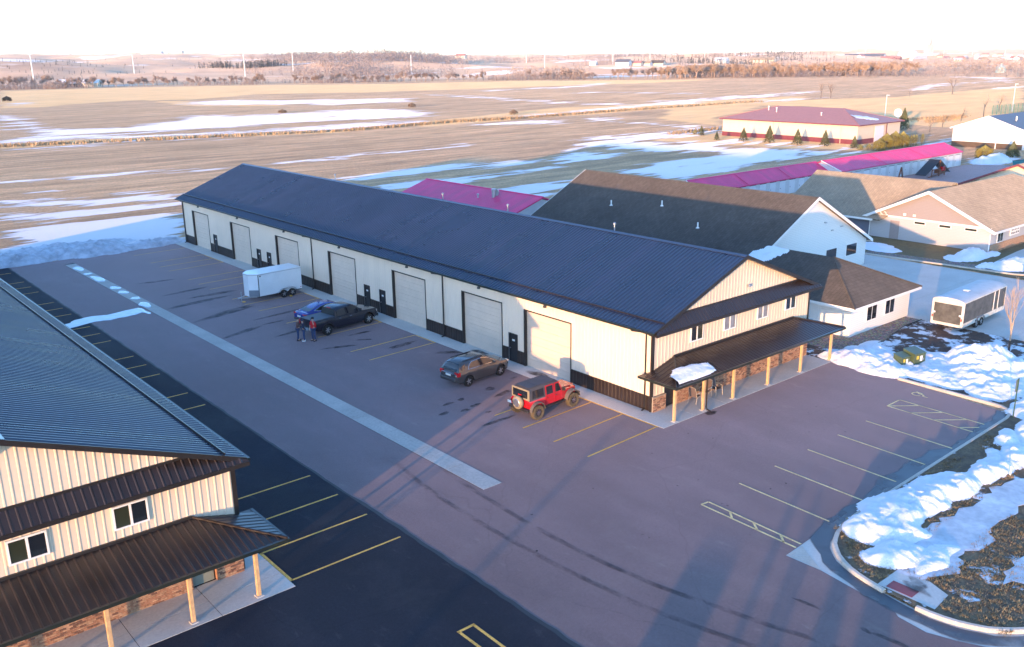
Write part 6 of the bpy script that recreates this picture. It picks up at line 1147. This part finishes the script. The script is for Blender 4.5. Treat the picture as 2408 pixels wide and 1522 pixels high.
for i, (x, y, h, lab) in enumerate([(340.4, 199, 7.6, 'tall bare bushy tree alone in the field beyond the maroon hall, left of two'), (343.5, 196, 7.2, 'tall bare bushy tree alone in the field beyond the maroon hall, right of two'), (404.9, 170, 8.2, 'slender bare tree standing in the far grass right of the maroon hall'), (367, 171.6, 4.5, 'low bare tree in the grass between field tree and far slender tree'), (262, 94, 7, 'bare tree in the grass just left of the white gabled building'), (199, 80.3, 3.4, 'small bare tree beside the snowy lane behind the maroon hall'), (215, 84.6, 3.6, 'small bare tree second from the maroon hall along the lane'), (239.5, 90.7, 4.2, 'small bare tree third from the maroon hall along the lane'), (290, 101, 6, 'bare tree behind the ridge of the white gabled building')]):
    bare('bare_tree', lab, (x, y, 0), h, 30+i, 5 if i < 3 else 4, 3, .6, .15, .02, 'bark', 'twig_warm', 'bare trees in the grass on the right')
# conifers: whorls of drooping needle sprays
def conifer_mesh(seed, h, w, n=520, col=False):
    rg = random.Random(seed); mb = MB()
    for k in range(n):
        t = rg.random()**.75; z = h*(.04+.96*t); rr = w*(1-t)**.85*rg.uniform(.55, 1.05)+.02; a = rg.uniform(0, 6.28)
        if col: rr = w*min(1, (1-t)*3.2)*rg.uniform(.7, 1.05)
        l = .16*w+.12; c, s = math.cos(a), math.sin(a); x, y = rr*c, rr*s; q = rg.uniform(.5, 1)*l
        mb.add([(x*.55, y*.55, z+.12*w), (x-s*q*.5, y+c*q*.5, z-.02), (x*1.12, y*1.12, z-.10*w), (x+s*q*.5, y-c*q*.5, z-.02)], [(0, 1, 2), (0, 2, 3)])
    return mb.mesh('crown')
def conifer(name, label, x, y, h, w, seed, m, group, n=520, col=False, z=0):
    T = thing(name, label, 'tree', (x, y, z), rnd.random()*6, group); obj('crown', conifer_mesh(seed, h, w, n, col), m, T); MB().tube([(0, 0, -.1), (0, 0, h*.7)], [.09, .03], 5).build('trunk', 'bark', T)
ords = ['first', 'second', 'third', 'fourth', 'fifth', 'sixth', 'seventh']
for i, (x, y, h) in enumerate([(151.9, 116.7, 2.4), (144.4, 106.1, 2.0), (145.4, 99.1, 3.2), (146.2, 92.5, 3.9), (146.4, 85.2, 3.5), (148.3, 79.4, 3.4), (148.1, 72.2, 2.6)]):
    conifer('spruce_tree', ords[i]+' spruce from the left in the row before the maroon hall', x, y, h, h*.40, 50+i, 'needle', 'spruces before the maroon hall')
for i, (x, y, h, w) in enumerate([(147.2, 66, 2.4, 1.3), (151.1, 66.5, 3.3, 1.4), (153.7, 66, 3.6, 1.5), (156.3, 65.6, 3.4, 1.4)]): conifer('golden_shrub', ords[i]+' yellow-green round shrub left to right by the pink storage roof', x, y, h, w, 60+i, 'needle_gold', 'yellow-green shrubs', 620, True)
for i, (x, y) in enumerate([(158.4, 65.4), (159.5, 65.3), (160.6, 65.3), (161.6, 65.2), (164.2, 65.1)]): conifer('columnar_shrub', ['first', 'second', 'third', 'fourth', 'last, separate'][i]+' narrow columnar evergreen in the clipped row beyond the storage roof', x, y, 2.5, .55, 70+i, 'needle_gold', 'columnar evergreens', 320, True)
conifer('spruce_tree', 'large spruce standing behind the right end of the maroon hall', 200, 88, 5.6, 1.9, 80, 'needle', None, 900); conifer('pine_shrub', 'bushy green pine in the snow before the white gabled building', 146.2, 43.9, 2.5, 1.6, 81, 'needle_gold', None, 600, True); conifer('spruce_tree', 'dark spruce at the right edge before the white gabled building', 152.4, 41.2, 3.0, 1.6, 82, 'needle', None, 700)
for i, (x, y) in enumerate([(146, 69.6), (147.8, 68.6), (154, 120.5)]): conifer('low_shrub', ['low shrub beside the yellow-green shrubs, left', 'low shrub beside the yellow-green shrubs, right', 'low shrub left of the first spruce'][i], x, y, 1.1, .7, 85+i, 'needle_gold', None, 200, True)
conifer('field_bush', 'single dark round bush in the field at the left edge', 80.1, 519.6, 2.6, 2.2, 90, 'needle_dark', None, 600, True)
for i, (x, y, h) in enumerate([(177.5, 220.5, 1.6), (181.1, 289.5, 1.8), (128, 300, 1.2)]): conifer('grass_clump', ['rusty clump of tall grass by the far ditch', 'pale clump of tall grass at the snow tip in the field', 'small clump of grass on the snow edge'][i], x, y, h, 1.6, 93+i, 'leaf_litter', None, 260, True)
# ---------------------------------------------------------------- far treeline, trees one by one
def ax(xd): return float(np.interp(xd, XS, AZS))
def polar(az, r_): return CAM.x+math.sin(az)*r_, CAM.y+math.cos(az)*r_
def far_tree_mesh(seed, h, w):
    a, b_ = bare('p', None, None, h, seed, 4, 3, .62, .10, .014, trunk=.14); rg = random.Random(seed); pts = [Vector(v) for v in b_.v[::4]]; mb = MB()
    for q in pts:
        for _ in range(4):
            d = Vector((rg.gauss(0, 1), rg.gauss(0, 1), rg.gauss(.1, .8))).normalized(); s = d.cross(Vector((rg.random(), rg.random(), rg.random()))).normalized()*.075; mb.add([q-s, q+s, q+d*rg.uniform(.8, 2.0)], [(0, 1, 2)])
    a.v += []; return a.mesh('trunk'), mb.mesh('crown')
FT = [far_tree_mesh(100+i, h, 1) for i, h in enumerate((9, 10.5, 8, 11, 7))]
TB_R = [784, 793, 776, 746, 778, 762, 797, 819, 878]
rg = random.Random(77); cnt = 0
def far_tree(x, y, h, rot, label, group, tw):
    tm, cm = FT[rg.randrange(5)]; base = max(v.co.z for v in cm.vertices); s = h/base
    T = thing('bare_tree', label, 'tree', (x, y, terrain(x, y)-.2), rot, group); T.scale = (s*rg.uniform(.9, 1.25), s*rg.uniform(.9, 1.25), s)
    for nm, me, mm in (('trunk', tm, 'twig'), ('crown', cm, tw)):
        o = obj(nm, me, None, T)
        if not me.materials: me.materials.append(None)
        o.material_slots[0].link = 'OBJECT'; o.material_slots[0].material = MATS[mm]
for k in range(150):
    xd = -40+k*11.4+rg.uniform(-6, 6)
    if mnoise.noise(Vector((xd*.013, 2.2, 0))) < -.28: continue
    az = ax(max(0, xd)) if xd >= 0 else AZS[0]+R(xd*.021); r_ = float(np.interp(xd, XS, TB_R))+rg.uniform(6, 55); x, y = polar(az, r_)
    far_tree(x, y, rg.uniform(5, 10) if 120 < xd < 1450 else rg.uniform(8, 12), rg.random()*6, 'bare tree in the thin line across the far edge of the fields', 'trees of the thin far treeline', 'twig')
for k in range(130):
    xd = 1560+k*4.6+rg.uniform(-5, 5); az = ax(min(xd, 2407)); r_ = float(np.interp(xd, XS, TB_R))+rg.uniform(4, 60); x, y = polar(az, r_)
    if xd > 2140 and rg.random() < .7: continue
    far_tree(x, y, rg.uniform(9, 13.5), rg.random()*6, 'bare tree in the dense grove beyond the fields on the right', 'trees of the dense far grove', 'twig_warm')
# woods that read as one mass
def wood(name, label, spots, n, m, h0, h1, seed, ever=False):
    rg = random.Random(seed); mb = MB(); i = 0
    while i < n:
        xa, xb, ra, rb = spots[rg.randrange(len(spots))]; xd = min(2407, max(0, rg.gauss((xa+xb)/2, (xb-xa)*.36))); r_ = rg.uniform(ra, rb); x, y = polar(ax(xd), r_)
        if fbm(x, y, 1/160, 2) < -.25: continue
        i += 1; z = terrain(x, y)-.3; h = rg.uniform(h0, h1); w = h*(.22 if ever else .42)
        mb.add([(x-.25, y, z), (x+.25, y, z), (x+.12, y, z+h*.6), (x-.12, y, z+h*.6)], [(0, 1, 2, 3)])
        for _ in range(16):
            t = rg.random(); ww = w*((1-t) if ever else math.sqrt(max(.05, 1-(2*t-.9)**2)))*rg.random()**.5; a = rg.uniform(0, 6.28); q = Vector((x+ww*math.cos(a), y+ww*math.sin(a), z+h*(.12+.85*t)))
            d = Vector((rg.gauss(0, 1), rg.gauss(0, 1), rg.gauss(.3, 1))).normalized(); s = d.orthogonal().normalized()*h*.05; e = d*h*.17; mb.add([q-s, q+s, q+e], [(0, 1, 2)])
    return tag(mb.build(name, m, None, recalc=False), label, 'wood', kind='stuff')
wood('wood', 'bare grey-brown wood covering the far hillside left of centre', [(640, 900, 1120, 1900), (760, 1010, 1000, 1500), (620, 760, 1700, 2400), (900, 1060, 1300, 1700)], 2300, 'twig', 7, 14, 1)
wood('wood', 'brown wooded hollow on the far hill right of centre', [(1360, 1470, 1400, 1900), (1450, 1570, 1700, 2300), (1230, 1330, 1700, 2400), (1140, 1240, 1500, 2300), (1340, 1480, 2300, 2700)], 700, 'twig', 7, 11, 2)
wood('wood', 'dark evergreen wood on the far hill right of centre', [(1540, 1720, 1450, 2100), (1700, 1900, 1600, 2300), (1640, 1900, 1300, 1700), (1370, 1560, 2000, 2700)], 900, 'needle_dark', 6, 10, 3, True)
wood('thicket', 'low bare brush along the foot of the far treeline', [(0, 300, 785, 830), (300, 1300, 775, 830), (700, 1500, 770, 815), (1300, 2300, 780, 860), (1560, 2140, 800, 880)], 1500, 'twig', 3, 6.5, 14)
wood('grove_backing', 'deeper rows of the bare grove beyond the fields on the right', [(1560, 2140, 830, 960), (1300, 1560, 800, 860)], 700, 'twig_warm', 8, 12, 15)
wood('wood', 'scattered bare trees around the far town on the right', [(1900, 2407, 1000, 1700), (1750, 2407, 1700, 3200), (2240, 2407, 880, 1200)], 700, 'twig_warm', 5, 9, 4)
wood('wood', 'clipped dark evergreen shelter belt on the far hill', [(482, 545, 1330, 1350), (560, 660, 1290, 1310), (560, 680, 1310, 1330)], 260, 'needle_dark', 6, 9, 5, True)
wood('wood', 'scattered dark junipers over the far hills at left', [(0, 640, 1250, 2400), (0, 300, 1100, 1700)], 300, 'needle_dark', 2, 5, 6, True)
wood('wood', 'thin line of trees along the far skyline', [(0, 240, 3000, 3400), (300, 640, 2900, 3400), (900, 1300, 3200, 3900), (1560, 2407, 3300, 4000)], 520, 'twig', 6, 11, 7)
def grass_strip(name, label, pts, n, h, seed, m='leaf_litter'):
    rg = random.Random(seed); mb = MB()
    for _ in range(n):
        k = rg.randrange(len(pts)-1); t = rg.random(); x = pts[k][0]+(pts[k+1][0]-pts[k][0])*t+rg.gauss(0, 1.3); y = pts[k][1]+(pts[k+1][1]-pts[k][1])*t+rg.gauss(0, 1.3); w = rg.uniform(.12, .3); hh = h*rg.uniform(.5, 1.1); a = rg.uniform(0, 6.28)
        mb.add([(x-w*math.cos(a), y-w*math.sin(a), -.03), (x+w*math.cos(a), y+w*math.sin(a), -.03), (x+rg.gauss(0, .25), y+rg.gauss(0, .25), hh)], [(0, 1, 2)])
    return tag(mb.build(name, m, None, recalc=False), label, 'grass', kind='stuff')
mat('reed', (.46, .31, .17), .9, var=.25, vscale=.3)
grass_strip('tall_grass', 'strip of tall rusty grass along the ditch across the field', [(0, 229), (27.6, 221), (97, 201.5), (139, 206.5), (165, 203), (215, 205), (300, 204)], 5200, .9, 5, 'reed')
grass_strip('tall_grass', 'tall dry grass round the maroon hall and its lane', [(150, 125), (185, 128), (210, 110), (260, 100), (230, 95)], 2600, .7, 6, 'reed')
# ---------------------------------------------------------------- transmission poles and far buildings
POLES = [[195.7, 938.9, 0.1, 28.0], [361.1, 1151.1, -2.4, 25.5], [399.1, 921.1, -2.7, 25.8], [536.4, 1076.6, -0.7, 28.0], [581.4, 875.3, -1.9, 21.7], [793.7, 1154.1, -1.7, 35.5], [1249.4, 1750.2, 18.2, 53.2], [950.1, 1094.7, 0.6, 33.1], [870.4, 964.8, 2.3, 21.4], [1047.9, 1000.8, 1.9, 34.6], [1236.7, 1090.7, 0.3, 19.9], [1297.0, 1018.4, 1.9, 21.2], [1489.9, 1095.1, 1.0, 19.2], [1664.0, 1195.9, 1.9, 20.3], [2055.6, 1331.9, 9.7, 36.7], [2071.2, 1307.8, 8.7, 20.9], [2054.5, 1140.9, 11.0, 40.4], [2367.9, 1397.9, 11.1, 35.0], [2312.6, 1076.4, 5.3, 19.6], [2247.7, 977.9, 5.9, 22.8], [1996.9, 801.1, 6.4, 21.7]]
on = ['first', 'second', 'third', 'fourth', 'fifth', 'sixth', 'seventh', 'eighth', 'ninth', 'tenth', 'eleventh', 'twelfth', 'thirteenth', 'fourteenth', 'fifteenth', 'sixteenth', 'seventeenth', 'eighteenth', 'nineteenth', 'twentieth', 'last']
order = sorted(range(len(POLES)), key=lambda i: math.atan2(POLES[i][0]-CAM.x, POLES[i][1]-CAM.y)); rank = {i: k for k, i in enumerate(order)}
for i, (x, y, zb_, zt_) in enumerate(POLES):
    z0 = terrain(x, y)-.5; T = thing('transmission_pole', 'pale transmission pole, %s from the left along the horizon' % on[rank[i]], 'pole', (x, y, z0), .6, 'transmission poles'); h = zt_-z0
    MB().tube([(0, 0, 0), (0, 0, h)], [.75, .4], 7).build('shaft', 'pole_white', T)
    for k, (zz, l) in enumerate(((.93, 2.6), (.80, -2.6), (.67, 2.6))): MB().tube([(0, 0, h*zz), (l, 0, h*zz+.6)], [.22, .12], 5).build('arm', 'pole_white', T)
HM = {}
def far_house(x, y, w, d, h, rot, wm, rm, label, group, cat='house', name='far_house'):
    T = thing(name, label, cat, (x, y, terrain(x, y)-.3), rot, group); k = (w, d, h)
    if k not in HM:
        HM[k] = (MB().prism([(-w/2, -d/2, 0), (w/2, -d/2, 0), (w/2, -d/2, h), (0, -d/2, h+w*.28), (-w/2, -d/2, h)], (0, d, 0)).mesh('wall'), MB().hexa([(-w/2-.5, -d/2-.5, h-.2), (0, -d/2-.5, h+w*.3), (0, d/2+.5, h+w*.3), (-w/2-.5, d/2+.5, h-.2)], [(-w/2-.5, -d/2-.5, h+.1), (0, -d/2-.5, h+w*.3+.3), (0, d/2+.5, h+w*.3+.3), (-w/2-.5, d/2+.5, h+.1)]).hexa([(w/2+.5, -d/2-.5, h-.2), (0, -d/2-.5, h+w*.3), (0, d/2+.5, h+w*.3), (w/2+.5, d/2+.5, h-.2)], [(w/2+.5, -d/2-.5, h+.1), (0, -d/2-.5, h+w*.3+.3), (0, d/2+.5, h+w*.3+.3), (w/2+.5, d/2+.5, h+.1)]).mesh('roof'), [MB().box((q-.6, -d/2-.06, 1), (q+.6, -d/2-.01, 2.4)).mesh('window') for q in (-w*.25, w*.25)])
    for nm, me, mm in [('wall', HM[k][0], wm), ('roof', HM[k][1], rm)]+[('window', q, 'glass') for q in HM[k][2]]:
        o = obj(nm, me, None, T)
        if not me.materials: me.materials.append(None)
        o.material_slots[0].link = 'OBJECT'; o.material_slots[0].material = MATS[mm]
    return T
rg = random.Random(9)
for k in range(46):
    xd = rg.choice((rg.uniform(2180, 2407), rg.uniform(2240, 2407), rg.uniform(1960, 2407))); r_ = rg.uniform(1150, 2500) if xd > 2200 else rg.uniform(1900, 2600); x, y = polar(ax(xd), r_)
    far_house(x, y, 9, 13, 3.5, rg.random()*3, rg.choice(('white_siding', 'cream_metal', 'storage_wall', 'siding_mauve')), rg.choice(('storage_wall', 'shingle_tan', 'maroon_roof', 'shingle_tan')), 'small house in the hazy far town on the right', 'houses of the far town')
for xd, r_, wm, rm, lab, sz in [(2090, 1900, 'maroon_metal', 'maroon_roof', 'long red barn on the far right hill', (10, 36, 4)), (1084, 2100, 'cream_metal', 'maroon_roof', 'tan farmhouse on the far hill near the centre', (14, 22, 6)), (1465, 1350, 'white_siding', 'grey_roof', 'leftmost white farm building below the far wooded hill', (12, 20, 5)), (1494, 1360, 'cream_metal', 'maroon_roof', 'tan farm building second in the far farmyard', (10, 18, 4)), (1516, 1370, 'white_siding', 'shingle_tan', 'pale farm building third in the far farmyard', (10, 18, 4)), (1546, 1380, 'cream_metal', 'shingle_brown', 'brown-roofed farm building at the right of the far farmyard', (12, 20, 4)), (1695, 1500, 'white_siding', 'storage_wall', 'white house below the dark evergreen wood', (14, 20, 6)), (1790, 1600, 'cream_metal', 'shingle_tan', 'long tan house right of the dark evergreen wood', (12, 40, 5)), (365, 3000, 'white_siding', 'storage_wall', 'white farm sheds on the left skyline', (20, 60, 9)), (420, 3000, 'cream_metal', 'storage_wall', 'second pale farm shed on the left skyline', (16, 40, 7)), (215, 830, 'cream_metal', 'white_trim', 'white-roofed shed among the trees at far left', (8, 12, 3.5)), (165, 850, 'plastic_black', 'white_trim', 'dark shed with snowy roof among the trees at far left', (9, 16, 3.5)), (1395, 1400, 'white_siding', 'white_trim', 'small white house on the slope before the far wood', (8, 10, 4)), (2030, 2300, 'storage_wall', 'grey_roof', 'long pale shed on the right skyline', (20, 90, 6))]:
    x, y = polar(ax(xd), r_); far_house(x, y, *sz, ax(xd)*-1+1.2, wm, rm, lab, None, 'building', 'farm_building')
x, y = polar(ax(2181), 2500); T = thing('grain_elevator', 'tall pale grain elevator tower on the right skyline', 'tower', (x, y, terrain(x, y)-1)); mat('pale_concrete', (.62, .54, .45), .8, var=.06)
for k in range(4): MB().lathe([(5, 0), (5, 26), (1, 27)], (k*9-13, 0, 0), 'z', 14).build('silo', 'pale_concrete', T)
MB().box((-6, -4, 26), (6, 4, 34)).box((-2, -3, 34), (5, 3, 42)).build('head_house', 'pale_concrete', T); MB().box((-40, -8, 0), (40, 8, 6)).build('shed', 'white_siding', T)
x, y = polar(ax(2130), 2300); T = thing('round_hall', 'white domed hall on the right skyline', 'building', (x, y, terrain(x, y)-1)); MB().lathe([(22, 0), (22, 12), (18, 18), (9, 22), (1, 23)], (0, 0, 0), 'z', 20).build('dome', 'white_siding', T, True); MB().box((-30, -30, 0), (30, -18, 9)).build('wing', 'storage_wall', T)
x, y = polar(ax(2359), 900); T = thing('grain_bin', 'pale green domed grain bin beyond the far right field', 'bin', (x, y, 0)); mat('bin_green', (.42, .52, .48), .5); MB().lathe([(4, 0), (4, 5), (2.2, 7), (.4, 7.8)], (0, 0, 0), 'z', 18).build('drum', 'bin_green', T); MB().lathe([(.5, 7.6), (.5, 8.2)], (0, 0, 0), 'z', 8).build('cap', 'steel', T)
x, y = polar(ax(1440), 3300); T = thing('water_tower', 'small white water tower on the skyline right of centre', 'tower', (x, y, terrain(x, y))); MB().tube([(0, 0, 0), (0, 0, 34)], [3, 2], 8).build('stem', 'pole_white', T); MB().lathe([(2, 32), (7, 36), (9, 40), (7, 44), (1, 46)], (0, 0, 0), 'z', 14).build('tank', 'white_siding', T)
# lamp posts, dish and fence round the far lots
for i, (x, y, h, lab) in enumerate([(237.9, 113.5, 7, 'slim light pole behind the maroon hall'), (293, 98, 9, 'slim light pole behind the white gabled building')]):
    T = thing('light_pole', lab, 'lamp', (x, y, 0)); MB().tube([(0, 0, 0), (0, 0, h)], [.16, .1], 6).build('shaft', 'pole_white', T); box('lamp_head', (-.2, -.9, h-.1), (.2, .1, h+.1), 'pole_white', T)
T = thing('satellite_dish', 'round white dish on a post behind the maroon hall', 'dish', (222, 101, 0)); MB().tube([(0, 0, 0), (0, 0, 2.2)], .12, 6).build('post', 'pole_white', T); MB().lathe([(.1, .4), (1.0, .12), (1.25, 0), (.95, .08)], (-.3, 0, 2.9), 'x', 18).build('bowl', 'pole_white', T)
T = thing('mesh_fence', 'green mesh fence behind the white gabled building', 'fence', (0, 0, 0)); mat('fence_green', (.06, .22, .15), .6)
for k in range(13): x, y = 272+k*2.6, 95.6-k*.25; MB().tube([(x, y, 0), (x, y, 3.0)], .09, 5).build('post', 'fence_green', T)
for z_ in np.linspace(.2, 2.9, 12): MB().tube([(272, 95.6, z_), (303.2, 92.6, z_)], .035, 4).build('rail', 'fence_green', T)
# ---------------------------------------------------------------- behind the camera: van and posts added for their shadows, spruces inferred
V = thing('shadow_van', 'unseen van added behind the viewpoint to cast a narrow shadow', 'van', (-41.2, -25.9, 0), SUN_AZ)  # unseen caster, placed so its narrow shadow falls on the lot
body_loft(V, 'paint_white', xsr(-2.7, 2.7, 40), [(-2.7, .95), (1.6, 1.0), (2.7, .8)], [(-2.7, 1.2), (1.4, 1.2), (2.5, 1.0), (2.7, .8)], [(-2.7, .4), (2.7, .4)], [(-1.7, .36), (1.7, .36)], .42); cabin_loft(V, 'paint_white', [(-2.7, 1.2), (-2.62, 2.2), (.9, 2.25), (1.9, 1.2)], .98, .9, 1.2, 2.25); wheels(V, (-1.7, 1.7), .85, .36, .22); slope_window(V, 1.8, 1.3, 1.0, 2.1, .8, .75, 'windshield')
for i, (x, y, h) in enumerate([(-46.2, -31.4, 3.2), (-46.4, -31.9, 3.0), (-47.5, -30.9, 3.3), (-63, -26.0, 4.5), (-64, -19.4, 5.4)]):
    T = thing('shadow_post', 'unseen post added behind the viewpoint for its shadow, number %s' % on[i], 'post', (x, y, 0), 0, 'added shadow posts'); MB().tube([(0, 0, 0), (0, 0, h)], [.15, .12], 8).build('shaft', 'timber', T); box('cap', (-.17, -.17, h), (.17, .17, h+.06), 'dark_trim', T)  # added stand-ins for unseen poles, height set by shadow length
conifer('spruce_tree', 'spruce on the street verge below the viewpoint', -39.5, -32.3, 3.5, 1.3, 99, 'needle', None, 900)
conifer('spruce_tree', 'smaller spruce on the street verge below the viewpoint', -36.5, -29.3, 2.9, 1.0, 98, 'needle', None, 700)
# ---------------------------------------------------------------- air
hz = MB().box((-9800, -9800, -35), (9800, 9800, 95)).build('haze', None); hz['kind'] = 'stuff'; hz['label'] = 'thin warm haze lying over the far land'; hz['category'] = 'haze'
hm = bpy.data.materials.new('haze'); hm.use_nodes = True; hn = hm.node_tree; hn.nodes.remove(hn.nodes['Principled BSDF'])
pv = hn.nodes.new('ShaderNodeVolumePrincipled'); pv.inputs['Color'].default_value = (.95, .96, 1, 1); pv.inputs['Density'].default_value = 0.8e-4; pv.inputs['Anisotropy'].default_value = 0.0
hn.links.new(pv.outputs[0], hn.nodes['Material Output'].inputs['Volume']); hz.data.materials.append(hm)
